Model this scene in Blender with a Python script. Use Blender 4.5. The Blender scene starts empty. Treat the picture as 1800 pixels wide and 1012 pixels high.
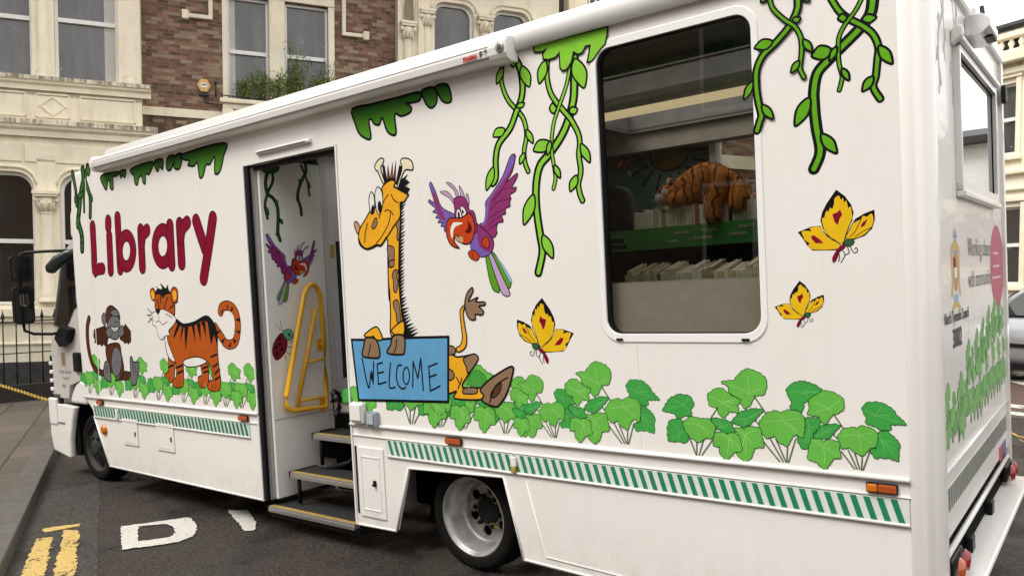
import bpy, bmesh, math, random
from mathutils import Vector, Matrix, geometry
random.seed(7)
scene = bpy.context.scene
COL = scene.collection
R = math.radians

# ------------------------------------------------------------------ frames
# The street slopes: van, road and pavement share the tilted street frame T, buildings stand upright.
T = Matrix([[0.9992431, -0.0025195, -0.0388174], [0.0013458, 0.9995419, -0.0302349], [0.0388757, 0.0301598, 0.9987888]]).to_4x4()
EYE = Vector([0.58687, -3.73777, 1.76163])
EYE_ROT = Matrix([[0.7895158, -0.0240881, 0.6132574], [0.6137303, 0.0309875, -0.7889074], [0.0, 0.9992295, 0.0392488]])
def ground_z(x, y):                      # height of the sloping street under a world point
    n = T.col[2]
    return -(n[0]*x + n[1]*y)/n[2]

# ------------------------------------------------------------------ materials
MATS = {}
def nodes_of(name):
    m = bpy.data.materials.new(name); m.use_nodes = True
    nt = m.node_tree; b = nt.nodes['Principled BSDF']
    return m, nt, b
def mixcol(nt, fac, a, b, blend='MIX'):
    n = nt.nodes.new('ShaderNodeMix'); n.data_type = 'RGBA'; n.blend_type = blend
    for sock, v in ((n.inputs[0], fac), (n.inputs[6], a), (n.inputs[7], b)):
        if hasattr(v, 'is_output') or isinstance(v, bpy.types.NodeSocket): nt.links.new(v, sock)
        elif isinstance(v, (int, float)): sock.default_value = v
        else: sock.default_value = (v[0], v[1], v[2], 1)
    return n.outputs[2]
def noise(nt, scale, detail=4, rough=.6, vec=None):
    n = nt.nodes.new('ShaderNodeTexNoise'); n.inputs['Scale'].default_value = scale
    n.inputs['Detail'].default_value = detail; n.inputs['Roughness'].default_value = rough
    if vec is None:
        tc = nt.nodes.new('ShaderNodeTexCoord'); vec = tc.outputs['Object']
    nt.links.new(vec, n.inputs['Vector'])
    return n.outputs['Fac']
def ramp(nt, fac, lo, hi, a=0., b=1.):
    n = nt.nodes.new('ShaderNodeMapRange'); n.inputs[1].default_value = lo; n.inputs[2].default_value = hi
    n.inputs[3].default_value = a; n.inputs[4].default_value = b
    nt.links.new(fac, n.inputs[0]); return n.outputs[0]
def bump(nt, b, h, strength, dist=.01):
    n = nt.nodes.new('ShaderNodeBump'); n.inputs['Strength'].default_value = strength; n.inputs['Distance'].default_value = dist
    nt.links.new(h, n.inputs['Height']); nt.links.new(n.outputs[0], b.inputs['Normal'])
def mat(name, col, rough=.5, metal=0., var=.12, scale=6., coat=0., bmp=0., bscale=40., dark=None, spec=.5):
    """plain painted/plastic/stone surface with a little mottling"""
    if name in MATS: return MATS[name]
    m, nt, b = nodes_of(name)
    d = dark or tuple(c*(1-var*2) for c in col)
    f = noise(nt, scale, 6)
    nt.links.new(mixcol(nt, ramp(nt, f, .35, .7), col, d), b.inputs['Base Color'])
    b.inputs['Roughness'].default_value = rough; b.inputs['Metallic'].default_value = metal
    b.inputs['Specular IOR Level'].default_value = spec; b.inputs['Coat Weight'].default_value = coat; b.inputs['Coat Roughness'].default_value = .05
    if bmp: bump(nt, b, noise(nt, bscale, 4), bmp)
    MATS[name] = m; return m

SAT = {  # vinyl colours of the pictures
 'ink':(.008,.008,.009),'white':(.78,.76,.72),'amber':(.80,.39,.02),'brown':(.26,.165,.095),'brown_dk':(.085,.042,.02),'brown_lt':(.5,.3,.2),
 'brown_mk':(.085,.028,.012),'brown_mk2':(.06,.02,.01),'brown_red':(.25,.09,.05),'cream':(.78,.72,.50),'crimson':(.2,.012,.03),'crimson_lt':(.52,.16,.21),
 'dark_red':(.09,.008,.006),'gold':(.6,.45,.2),'green_lf':(.07,.33,.05),'green_vein':(.03,.16,.03),'grey_bl':(.3,.33,.45),'grey_mk':(.15,.15,.155),
 'leaf_dg':(.055,.355,.065),'leaf_edge':(.018,.09,.018),'leaf_g':(.10,.32,.02),'leaf_lg':(.14,.475,.07),'leaf_vein':(.24,.58,.15),'leaf_vein_dk':(.12,.45,.11),
 'lilac':(.50,.34,.55),'lime':(.24,.58,.045),'magenta':(.26,.035,.15),'maroon':(.22,.004,.026),'maroon_edge':(.045,.004,.012),'orange':(.43,.09,.012),
 'pale_blue':(.3,.5,.68),'pink_txt':(.75,.55,.58),'plum':(.1,.01,.06),'red_or':(.52,.055,.012),'sky_blue':(.115,.33,.56),'stem':(.05,.075,.035),'stem_lt':(.2,.25,.16),
 'tan':(.52,.32,.16),'teal':(.12,.42,.3),'teal_dk':(.03,.12,.04),'vine':(.12,.38,.012),'vine_dk':(.035,.15,.02),'violet':(.19,.11,.42),
 'wall_gold':(.12,.09,.015),'wall_ink':(.012,.016,.014),'yellow':(.78,.48,.012),
 'rear_lg':(.22,.44,.17),'rear_dg':(.17,.38,.14),'rear_ink_glare':(.46,.48,.45),'rear_vine_glare':(.55,.58,.52)}  # rear vine and ink tones are paled, the gloss reflection put into them
def vinyl(key):
    if key in MATS: return MATS[key]
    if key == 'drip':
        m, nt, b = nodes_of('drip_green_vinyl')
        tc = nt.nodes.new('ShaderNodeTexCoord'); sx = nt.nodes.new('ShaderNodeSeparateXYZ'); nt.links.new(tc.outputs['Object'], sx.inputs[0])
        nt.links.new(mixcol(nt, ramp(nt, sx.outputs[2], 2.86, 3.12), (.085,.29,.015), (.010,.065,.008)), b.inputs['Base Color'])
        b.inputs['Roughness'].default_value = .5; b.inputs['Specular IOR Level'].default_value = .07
    else:
        m, nt, b = nodes_of(key + '_vinyl')
        c = SAT[key]; f = noise(nt, 9, 3)
        nt.links.new(mixcol(nt, ramp(nt, f, .3, .75), c, tuple(v*.86 for v in c)), b.inputs['Base Color'])
        b.inputs['Roughness'].default_value = .5; b.inputs['Specular IOR Level'].default_value = .07
    MATS[key] = m; return m

# ------------------------------------------------------------------ mesh builder
class MB:
    def __init__(s): s.v = []; s.f = []; s.m = []; s.sm = []
    def add(s, vs, fs, m=0, smooth=False):
        o = len(s.v); s.v += [tuple(p) for p in vs]
        for f in fs: s.f.append(tuple(i+o for i in f)); s.m.append(m); s.sm.append(smooth)
        return s
    def box(s, x0, x1, y0, y1, z0, z1, m=0):
        return s.add([(x0,y0,z0),(x1,y0,z0),(x1,y1,z0),(x0,y1,z0),(x0,y0,z1),(x1,y0,z1),(x1,y1,z1),(x0,y1,z1)],
                     [(0,3,2,1),(4,5,6,7),(0,1,5,4),(1,2,6,5),(2,3,7,6),(3,0,4,7)], m)
    def prism(s, poly, axis, a, b, m=0, smooth=False):
        """poly in the two other axes, extruded from a to b along axis"""
        def P(p, t): return (t,p[0],p[1]) if axis == 'x' else (p[0],t,p[1]) if axis == 'y' else (p[0],p[1],t)
        n = len(poly); tris = geometry.tessellate_polygon([[Vector((p[0],p[1],0)) for p in poly]])
        s.add([P(p,a) for p in poly], [tuple(t) for t in tris], m)
        s.add([P(p,b) for p in poly], [tuple(reversed(t)) for t in tris], m)
        s.add([P(p,a) for p in poly]+[P(p,b) for p in poly], [(i,(i+1)%n,n+(i+1)%n,n+i) for i in range(n)], m, smooth)
        return s
    def plate(s, outer, holes, axis, a, b, m=0):
        """flat plate with holes, thickness a..b"""
        def P(p, t): return (t,p[0],p[1]) if axis == 'x' else (p[0],t,p[1]) if axis == 'y' else (p[0],p[1],t)
        loops = [outer]+holes
        tris = geometry.tessellate_polygon([[Vector((p[0],p[1],0)) for p in l] for l in loops])
        flat = [p for l in loops for p in l]
        s.add([P(p,a) for p in flat], [tuple(t) for t in tris], m); s.add([P(p,b) for p in flat], [tuple(reversed(t)) for t in tris], m)
        for l in loops:
            n = len(l); s.add([P(p,a) for p in l]+[P(p,b) for p in l], [(i,(i+1)%n,n+(i+1)%n,n+i) for i in range(n)], m)
        return s
    def tube(s, path, r, n=10, m=0, closed=False):
        P = [Vector(p) for p in path]; N = len(P); rings = []
        up = Vector((0,0,1))
        for i, p in enumerate(P):
            if closed: d = (P[(i+1)%N]-P[i-1])
            else: d = P[min(i+1,N-1)]-P[max(i-1,0)]
            d.normalize(); u = d.cross(up)
            if u.length < 1e-3: u = d.cross(Vector((0,1,0)))
            u.normalize(); w = u.cross(d)
            rr = r[i] if isinstance(r, (list,tuple)) else r
            rings.append([p+u*(rr*math.cos(2*math.pi*k/n))+w*(rr*math.sin(2*math.pi*k/n)) for k in range(n)])
        vs = [q for g in rings for q in g]; fs = []
        for i in range(N if closed else N-1):
            a = i*n; c = ((i+1)%N)*n
            fs += [(a+k, a+(k+1)%n, c+(k+1)%n, c+k) for k in range(n)]
        if not closed: fs += [tuple(range(n))[::-1], tuple(range((N-1)*n, N*n))]
        return s.add(vs, fs, m, True)
    def lathe(s, prof, centre, axis='y', n=48, m=0, smooth=True, a0=0., a1=2*math.pi):
        """prof: list of (radius, position along axis)"""
        c = Vector(centre); vs = []; full = abs(a1-a0-2*math.pi) < 1e-6; k = n if full else n+1
        for r, h in prof:
            for i in range(k):
                a = a0+(a1-a0)*i/n; u, w = r*math.cos(a), r*math.sin(a)
                vs.append(c+(Vector((u,h,w)) if axis == 'y' else Vector((h,u,w)) if axis == 'x' else Vector((u,w,h))))
        fs = []
        for j in range(len(prof)-1):
            for i in range(n): fs.append((j*k+i, j*k+(i+1)%k, (j+1)*k+(i+1)%k, (j+1)*k+i))
        return s.add(vs, fs, m, smooth)
    def extrude_profile(s, prof, axis, a, b, m=0, smooth=True): return s.prism(prof, axis, a, b, m, smooth)
    def build(s, name, mats, parent=None, bevel=0., loc=None, seg=2, recalc=True):
        me = bpy.data.meshes.new(name); me.from_pydata(s.v, [], s.f)
        mats = mats if isinstance(mats, (list,tuple)) else [mats]
        for q in mats: me.materials.append(q)
        me.polygons.foreach_set('material_index', s.m); me.polygons.foreach_set('use_smooth', s.sm)
        if recalc:
            bm = bmesh.new(); bm.from_mesh(me); bmesh.ops.remove_doubles(bm, verts=bm.verts, dist=1e-5)
            bmesh.ops.recalc_face_normals(bm, faces=bm.faces); bm.to_mesh(me); bm.free()
        me.update()
        o = bpy.data.objects.new(name, me); COL.objects.link(o)
        if parent: o.parent = parent
        if loc: o.location = loc
        if bevel:
            md = o.modifiers.new('bevel','BEVEL'); md.width = bevel; md.segments = seg; md.limit_method = 'ANGLE'; md.angle_limit = R(35)
        return o
def tag(o, label=None, cat=None, group=None, kind=None):
    for k, v in (('label',label),('category',cat),('group',group),('kind',kind)):
        if v: o[k] = v
    return o
def empty(name, label, cat, M=None, group=None):
    o = bpy.data.objects.new(name, None); COL.objects.link(o); o.empty_display_size = .3
    if M is not None: o.matrix_world = M
    return tag(o, label, cat, group)
def copy_tree(o, parent=None):
    c = o.copy(); COL.objects.link(c)
    if parent: c.parent = parent
    for ch in [q for q in bpy.data.objects if q.parent == o]: copy_tree(ch, c)
    return c
def skin_object(name, pts, edges, radii, material, parent=None, sub=2):
    me = bpy.data.meshes.new(name+'_bones'); me.from_pydata(pts, edges, []); tmp = bpy.data.objects.new(name+'_bones', me); COL.objects.link(tmp)
    md = tmp.modifiers.new('skin','SKIN'); lay = me.skin_vertices[0].data
    for i, r in enumerate(radii): lay[i].radius = (r, r)
    lay[0].use_root = True
    sd = tmp.modifiers.new('sub','SUBSURF'); sd.levels = sub; sd.render_levels = sub
    dg = bpy.context.evaluated_depsgraph_get(); dg.update()
    out = bpy.data.meshes.new_from_object(tmp.evaluated_get(dg)); out.name = name
    bpy.data.objects.remove(tmp); bpy.data.meshes.remove(me)
    out.materials.clear(); out.materials.append(material)
    for p in out.polygons: p.use_smooth = True
    o = bpy.data.objects.new(name, out); COL.objects.link(o)
    if parent: o.parent = parent
    return o
def rrect(x0, x1, z0, z1, r, n=6):
    out = []
    for cx, cz, a in ((x1-r,z1-r,0),(x0+r,z1-r,90),(x0+r,z0+r,180),(x1-r,z0+r,270)):
        for i in range(n+1):
            t = R(a+90*i/n); out.append((cx+r*math.cos(t), cz+r*math.sin(t)))
    return out
def text(body, name, size, material, parent, M, depth=.0008, sx=1., align='CENTER', bold=0.):
    cu = bpy.data.curves.new(name,'FONT'); cu.body = body; cu.size = size; cu.align_x = align; cu.extrude = depth/2; cu.offset = bold
    tmp = bpy.data.objects.new(name, cu); COL.objects.link(tmp)
    dg = bpy.context.evaluated_depsgraph_get(); dg.update()
    me = bpy.data.meshes.new_from_object(tmp.evaluated_get(dg)); bpy.data.objects.remove(tmp); bpy.data.curves.remove(cu)
    me.materials.clear(); me.materials.append(material)
    o = bpy.data.objects.new(name, me); COL.objects.link(o); o.parent = parent
    o.matrix_local = M @ Matrix.Diagonal((sx,1,1,1)); return o
# text planes in street coordinates: the side panel faces -y, the rear faces +x
def on_side(x, z, y): return Matrix(((1,0,0,x),(0,0,-1,y),(0,1,0,z),(0,0,0,1)))
def on_rear(y, z, x): return Matrix(((0,0,1,x),(1,0,0,y),(0,1,0,z),(0,0,0,1)))

# ------------------------------------------------------------------ pictures (vinyl on the panels)
# one row per picture: name, plane, height off the panel (mm), height step (mm), shapes;
# a shape is kind, fill, line, line width (mm) and its outline as mm steps on the panel
ART = [
('ivy_picture','library',1.2,0.07,'''
O leaf_dg leaf_edge 3.1;-549 10 13 11 11 7 9 9 4 10 4 6 1 -5 -2 3 -2 -2 -8 -11 -10 -10 -10 -13 -12 -12 -9 -8 -8 -3 -9 -3 13 17 -4 7 -2 3 0;1156 5 3 4 -4 -11 -5 -5 -10 -4 -13 -8 -14 -12 -16 -14 -13 -14 1 3 -1 7 1 -4 3 -1 -7 1 6 11 7 12 9 6 12 12 16 12 13
l leaf_vein_dk - 3.7;-539 31 26;1119 -31 -37
l leaf_vein_dk - 3.7;-539 31 26;1119 -16 -22
l leaf_vein_dk - 3.7;-539 -1 -7;1119 17 9
l leaf_vein_dk - 3.7;-539 33 28;1119 0 -7
l leaf_vein_dk - 3.7;-539 13 8;1119 -26 -33
O leaf_dg leaf_edge 3.1;-622 4 10 8 10 14 11 12 11 14 10 11 7 12 7 8 4 6 11 5 12 5 7 -8 -12 -9 -10 -11 -10 -11 5 -1 -13 -10 -13 -12 -10 -9 -5 -13 -9 -12 -7 -5 5 1 -12 -1;1267 9 9 11 7 -1 1 1 -5 4 -6 -3 -12 -2 -11 -6 -13 -9 -5 -12 -4 -9 -7 -6 3 -4 4 -6 3 -1 -10 -15 -4 2 -4 3 2 9 5 -2 6 -1 8 9 13 11 10 14
l leaf_vein_dk - 3.7;-563 54 48;1235 -8 -15
l leaf_vein_dk - 3.7;-563 39 34;1235 6 -1
l leaf_vein_dk - 3.7;-563 -18 -24;1235 15 7
l leaf_vein_dk - 3.7;-563 19 13;1235 26 18
l leaf_vein_dk - 3.7;-563 54 48;1235 -8 -15
l stem - 8;-962 -39;1191 -56
l stem_lt - 3.1;-962 -39;1191 -56
l stem - 7.6;-770 52;1261 -78
l stem_lt - 3;-770 52;1261 -78
l stem - 7.6;-777 23;1150 -22
l stem_lt - 3;-777 23;1150 -22
l stem - 7.5;-673 42;1063 -102
l stem_lt - 2.9;-673 42;1063 -102
l stem - 7.5;-732 72;1045 -86
l stem_lt - 2.9;-732 72;1045 -86
l stem - 7.5;-702 59;1065 -105
l stem_lt - 2.9;-702 59;1065 -105
l stem - 7.4;-581 -36;1070 -110
l stem_lt - 2.9;-581 -36;1070 -110
l stem - 7.4;-620 -5;1034 -74
l stem_lt - 2.9;-620 -5;1034 -74
O leaf_lg leaf_edge 3.7;-1010 6 13 8 11 12 12 13 12 7 12 11 5 9 16 11 13 -1 -4 -8 -7 8 0 4 -13 -14 -13 -13 -3 -13 -9 -12 -8 -10 -5 3 -15 -14 -13 -6 3 -7 -1;1259 10 4 13 4 6 -3 3 -4 -10 -5 -7 -7 -8 1 -8 -3 -12 -9 -8 -2 -12 -12 -13 -4 7 -4 6 -14 -9 -13 3 10 7 14 16 -2 8 1 11 11 11 11
l leaf_vein - 4.4;-938 36 30;1223 -13 -21
l leaf_vein - 4.4;-938 38 33;1223 11 5
l leaf_vein - 4.4;-938 -23 -29;1223 16 9
l leaf_vein - 4.4;-938 15 9;1223 23 15
l leaf_vein - 4.4;-938 36 31;1223 4 -4
O leaf_lg leaf_edge 3.6;-934 13 15 11 15 13 5 13 10 9 15 10 13 11 13 13 11 11 3 12 6 6 -1 0 -2 -6 -1 -7 -12 -12 -12 -10 -1 -11 -4 -7 -15 -9 -10 -7 -9 0 8 -14 -8 -13 -9 -10 -9 -3 -1 7 -12 -9 -11;1324 8 1 5 -3 4 12 10 12 10 5 7 0 -5 -1 -7 -3 -3 -11 -4 -9 -12 -14 -14 -11 -8 -12 -9 -6 1 -4 2 -14 -13 -12 -13 -6 -10 6 12 9 10 12 0 10 0 7 5 6 10 10 8 2 9 4
l leaf_vein - 4.3;-796 -46 -53;1272 23 16
l leaf_vein - 4.3;-796 0 -5;1272 48 40
l leaf_vein - 4.3;-796 -46 -53;1272 23 16
l leaf_vein - 4.3;-796 0 -5;1272 48 40
l leaf_vein - 4.2;-796 35 30;1272 19 11
O leaf_dg leaf_edge 3.7;-995 9 13 13 8 13 10 13 11 12 10 0 10 0 -11 -11 -12 -12 -11 -14 -5 -11 -6 -12 -2 -12;1134 10 5 -1 -7 3 -7 2 -5 -3 -9 -14 -11 -11 -7 2 -7 2 -3 4 10 4 8 7 10 6
l leaf_vein_dk - 4.4;-930 -21 -27;1098 16 9
l leaf_vein_dk - 4.4;-930 -13 -18;1098 21 14
l leaf_vein_dk - 4.4;-930 -21 -27;1098 16 9
l leaf_vein_dk - 4.4;-930 16 11;1098 16 8
l leaf_vein_dk - 4.4;-930 -10 -16;1098 4 -3
O leaf_dg leaf_edge 3.6;-884 6 12 6 12 11 16 10 11 11 12 13 11 15 12 -8 -10 -7 -12 -5 -10 -9 -13 -15 -14 -13 -8 -14 -8 -12 -5;1140 12 9 11 8 7 2 8 -2 9 0 2 -4 2 -3 -16 -7 -12 -5 -11 -7 -10 -9 -7 -8 0 9 -2 9 2 8
l leaf_vein_dk - 4.3;-813 34 29;1149 22 15
l leaf_vein_dk - 4.3;-813 28 22;1149 14 7
l leaf_vein_dk - 4.3;-813 -23 -28;1149 0 -6
l leaf_vein_dk - 4.3;-813 34 29;1149 22 15
l leaf_vein_dk - 4.3;-813 -3 -8;1149 -11 -17
O leaf_lg leaf_edge 3.5;-754 3 13 3 10 6 12 15 11 14 10 8 10 12 10 11 10 11 13 12 8 4 10 1 3 -4 4 -4 2 -6 -1 1 -9 -11 -7 -9 -7 -9 -3 -11 -2 -9 -13 -9 -11 -9 -9 -2 -7 -12 -11 -12 -10 -7 -8 -6 -6 -4 2;1136 12 7 13 6 11 7 1 6 1 -2 -10 9 4 6 3 -5 4 -6 -1 -5 -10 -8 -8 -10 -12 -11 -12 -11 -12 -9 -8 -6 3 8 4 -11 -2 -13 -13 -12 -9 -1 10 -1 8 6 13 9 -9 -2 -4 5 11 5 9 8 13 8
l leaf_vein - 4.1;-641 36 30;1152 -22 -30
l leaf_vein - 4.1;-641 39 33;1152 -18 -24
l leaf_vein - 4.2;-641 -37 -44;1152 -2 -9
l leaf_vein - 4.1;-641 1 -6;1152 17 9
l leaf_vein - 4.1;-641 41 36;1152 10 4
O leaf_lg leaf_edge 3.6;-876 14 12 14 12 12 14 14 12 14 12 5 0 2 5 -2 6 -3 -12 -11 -13 -11 -1 -5 -5 -7 -12 -11 -15 -8 -12 -12 -6 14 14 -5 6 -5 4 -5 5 -12 -4 -11;1102 3 -4 4 -4 12 3 2 -4 2 -6 -12 -13 -14 -12 -13 -13 -12 -8 4 -7 0 -12 -13 -13 -13 -7 -11 2 8 6 11 14 9 2 11 13 9 13 12 12 7 13 6
l leaf_vein - 4.3;-825 4 -1;1072 -44 -51
l leaf_vein - 4.3;-825 -8 -14;1072 -37 -45
l leaf_vein - 4.3;-825 -16 -21;1072 14 7
l leaf_vein - 4.3;-825 31 26;1072 18 10
l leaf_vein - 4.3;-825 19 14;1072 -18 -25
O leaf_lg leaf_edge 3.7;-982 14 16 12 16 12 11 14 15 10 13 2 0 6 -4 6 -2 -12 -15 -13 -9 -12 -10 -11 -11 -7 -11 -4 -2 5 -12 -12 -12 -2 4 0 5;1069 8 0 2 0 -8 6 0 1 -8 -3 -13 -12 -10 -14 -11 -14 -6 -3 -3 -10 -13 -11 -6 4 11 6 13 14 16 -5 3 -1 15 11 14 14
l leaf_vein - 4.4;-905 -4 -9;1048 -35 -43
l leaf_vein - 4.4;-905 26 20;1048 -16 -23
l leaf_vein - 4.4;-905 -24 -31;1048 11 4
l leaf_vein - 4.4;-905 10 4;1048 15 8
l leaf_vein - 4.4;-905 11 6;1048 -20 -28
'''),
('ivy_picture','library',0.8,0.07,'''
l stem - 8;-962 -39;1191 -56
l stem_lt - 3.1;-962 -39;1191 -56
l stem - 8.3;-1113 30;1032 -79
l stem_lt - 3.2;-1113 30;1032 -79
l stem - 8.2;-1076 -3;1013 -63
l stem_lt - 3.2;-1076 -3;1013 -63
l stem - 8.2;-1038 -28;1033 -82
l stem_lt - 3.2;-1038 -28;1033 -82
l stem - 8.1;-992 -59;1033 -80
l stem_lt - 3.2;-992 -59;1033 -80
l stem - 8;-957 -24;1105 -28
l stem_lt - 3.1;-957 -24;1105 -28
O leaf_dg leaf_edge 3.9;-1220 15 13 15 15 11 3 8 0 9 0 5 8 2 -7 -15 -16 -14 -14 -16 -16 -18 -5 3 -4 2 -1 -1 10 0;1119 5 -1 6 0 -7 -12 -10 -13 -9 -14 -12 -9 -12 -12 -11 -2 5 2 -9 4 -2 9 15 11 14 12 14 11 13
l leaf_vein_dk - 4.7;-1164 -17 -24;1063 24 16
l leaf_vein_dk - 4.7;-1164 -21 -27;1063 -17 -25
l leaf_vein_dk - 4.7;-1164 -17 -24;1063 24 16
l leaf_vein_dk - 4.6;-1164 16 11;1063 0 -7
l leaf_vein_dk - 4.7;-1164 -3 -9;1063 -14 -22
O leaf_lg leaf_edge 3.7;-1010 5 14 7 12 12 12 12 15 5 11 10 8 9 15 11 13 1 -8 -2 -12 9 0 4 -15 -12 -12 -14 -6 -11 -7 -14 -6 -11 -6 2 -12 -13 -15 -6 1 -3 -1;1258 11 5 10 5 7 -1 1 -3 -11 -7 -3 -10 -6 1 -9 -2 -12 -11 -7 -1 -11 -16 -11 -2 4 -2 4 -13 -10 -11 2 10 5 16 15 -1 5 4 10 13 7 14
l leaf_vein - 4.4;-938 36 30;1223 -13 -21
l leaf_vein - 4.4;-938 38 33;1223 11 5
l leaf_vein - 4.4;-938 -23 -29;1223 16 9
l leaf_vein - 4.4;-938 15 9;1223 23 15
l leaf_vein - 4.4;-938 36 31;1223 4 -4
O leaf_dg leaf_edge 3.7;-999 11 15 11 10 12 12 12 11 11 9 3 8 1 -10 -13 -11 -14 -10 -12 -7 -9 -7 -10 -5 -13;1134 10 2 3 -7 1 -6 2 -5 -4 -7 -16 -8 -14 -6 1 -6 1 -4 5 11 1 11 7 9 6
l leaf_vein_dk - 4.4;-930 -21 -27;1098 16 9
l leaf_vein_dk - 4.4;-930 -13 -18;1098 21 14
l leaf_vein_dk - 4.4;-930 -21 -27;1098 16 9
l leaf_vein_dk - 4.4;-930 16 11;1098 16 8
l leaf_vein_dk - 4.4;-930 -10 -16;1098 4 -3
O leaf_lg leaf_edge 3.8;-1146 8 14 10 18 15 14 8 2 16 15 15 12 7 12 6 0 -7 -2 -3 -10 -12 -16 -8 -13 -9 -12 -13 -8 -12 -12 -9 -12 -7 -1 -6;1108 16 10 8 4 -5 -1 2 -7 7 -2 1 -9 -10 -7 -10 -15 -12 -13 -14 -8 -5 4 -10 -4 -10 -5 3 10 8 4 11 9 11 14 11
l leaf_vein - 4.5;-1063 27 21;1102 -18 -26
l leaf_vein - 4.5;-1063 33 26;1102 -10 -17
l leaf_vein - 4.6;-1063 -27 -34;1102 6 -1
l leaf_vein - 4.5;-1063 5 0;1102 15 9
l leaf_vein - 4.5;-1063 33 26;1102 -10 -17
O leaf_lg leaf_edge 3.7;-980 10 19 12 15 12 12 13 15 8 14 6 -3 4 -1 5 -4 -10 -15 -14 -6 -15 -5 -16 -10 -6 -12 -4 -2 7 -13 -13 -11 -3 6 -2 5;1068 7 1 5 -3 -9 10 1 -2 -8 -5 -12 -12 -10 -15 -10 -12 -8 0 -4 -13 -9 -12 -9 6 11 5 13 16 15 -5 3 -1 15 13 12 12
l leaf_vein - 4.4;-905 -4 -9;1048 -35 -43
l leaf_vein - 4.4;-905 26 20;1048 -16 -23
l leaf_vein - 4.4;-905 -24 -31;1048 11 4
l leaf_vein - 4.4;-905 10 4;1048 15 8
l leaf_vein - 4.4;-905 11 6;1048 -20 -28
'''),
('lettering','side',3.0,0.25,'''
l maroon_edge - 122;-7365 -6 -11 35 126;2627 -203 -214 -6 1
l maroon - 100;-7365 -6 -11 35 126;2627 -203 -214 -6 1
l maroon_edge - 127;-7040 -8;2650 -54
l maroon - 105;-7040 -8;2650 -54
l maroon_edge - 122;-7041 -17;2507 -330
l maroon - 100;-7041 -17;2507 -330
l maroon_edge - 122;-6855 -16;2667 -487
l maroon - 100;-6855 -16;2667 -487
r maroon_edge - 116;-6603 -9 -18 -23 -30 -32 -34 -32 -29 -23 -17 -8 1 10 18 24 30 33 33 32 28 23 16 8;2336 -36 -34 -28 -22 -12 -3 6 16 25 31 36 38 37 34 28 21 12 2 -7 -16 -25 -31 -35
r maroon - 94;-6603 -9 -18 -23 -30 -32 -34 -32 -29 -23 -17 -8 1 10 18 24 30 33 33 32 28 23 16 8;2336 -36 -34 -28 -22 -12 -3 6 16 25 31 36 38 37 34 28 21 12 2 -7 -16 -25 -31 -35
l maroon_edge - 122;-6442 -13;2517 -343
l maroon - 100;-6442 -13;2517 -343
l maroon_edge - 122;-6441 34 78;2392 74 39
l maroon - 100;-6441 34 78;2392 74 39
r maroon_edge - 116;-5946 -9 -17 -24 -30 -33 -35 -33 -30 -24 -18 -8 0 9 18 25 30 34 34 33 30 23 17 8;2335 -37 -34 -28 -22 -12 -3 6 17 25 31 36 39 37 34 29 21 11 3 -8 -17 -25 -31 -35
r maroon - 94;-5946 -9 -17 -24 -30 -33 -35 -33 -30 -24 -18 -8 0 9 18 25 30 34 34 33 30 23 17 8;2335 -37 -34 -28 -22 -12 -3 6 17 25 31 36 39 37 34 29 21 11 3 -8 -17 -25 -31 -35
l maroon_edge - 122;-5937 -10;2514 -341
l maroon - 100;-5937 -10;2514 -341
l maroon_edge - 122;-5777 -7;2515 -341
l maroon - 100;-5777 -7;2515 -341
l maroon_edge - 122;-5777 40 81;2388 84 43
l maroon - 100;-5777 40 81;2388 84 43
l maroon_edge - 122;-5517 55 55;2518 -125 -117
l maroon - 100;-5517 55 55;2518 -125 -117
l maroon_edge - 122;-5266 -87 -106;2518 -231 -258
l maroon - 100;-5266 -87 -106;2518 -231 -258
'''),
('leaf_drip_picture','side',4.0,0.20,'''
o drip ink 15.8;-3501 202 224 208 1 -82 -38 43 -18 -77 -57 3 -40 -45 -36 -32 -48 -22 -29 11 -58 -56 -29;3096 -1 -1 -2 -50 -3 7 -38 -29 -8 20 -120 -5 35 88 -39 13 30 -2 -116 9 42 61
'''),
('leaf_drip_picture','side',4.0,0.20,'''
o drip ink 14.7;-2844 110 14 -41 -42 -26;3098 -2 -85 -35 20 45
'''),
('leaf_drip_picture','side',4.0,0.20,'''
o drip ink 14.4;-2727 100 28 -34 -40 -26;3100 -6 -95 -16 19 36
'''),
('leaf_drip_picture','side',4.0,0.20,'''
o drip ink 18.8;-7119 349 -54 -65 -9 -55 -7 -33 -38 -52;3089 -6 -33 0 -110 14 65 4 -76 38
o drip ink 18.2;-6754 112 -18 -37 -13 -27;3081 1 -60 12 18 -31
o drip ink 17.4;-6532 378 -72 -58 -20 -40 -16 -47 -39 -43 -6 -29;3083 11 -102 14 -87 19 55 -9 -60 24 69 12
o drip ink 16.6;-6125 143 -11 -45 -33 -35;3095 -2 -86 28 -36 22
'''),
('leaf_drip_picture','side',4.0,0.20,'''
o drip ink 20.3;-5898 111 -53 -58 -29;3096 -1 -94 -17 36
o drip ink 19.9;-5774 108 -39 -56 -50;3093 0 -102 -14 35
o drip ink 18.8;-5653 617 -24 -60 -74 8 -72 -57 -52 -52 -24 -54 -89 30 -89;3091 4 -107 -107 -8 132 -51 3 -79 -10 124 -21 19 31 26
'''),
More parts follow.
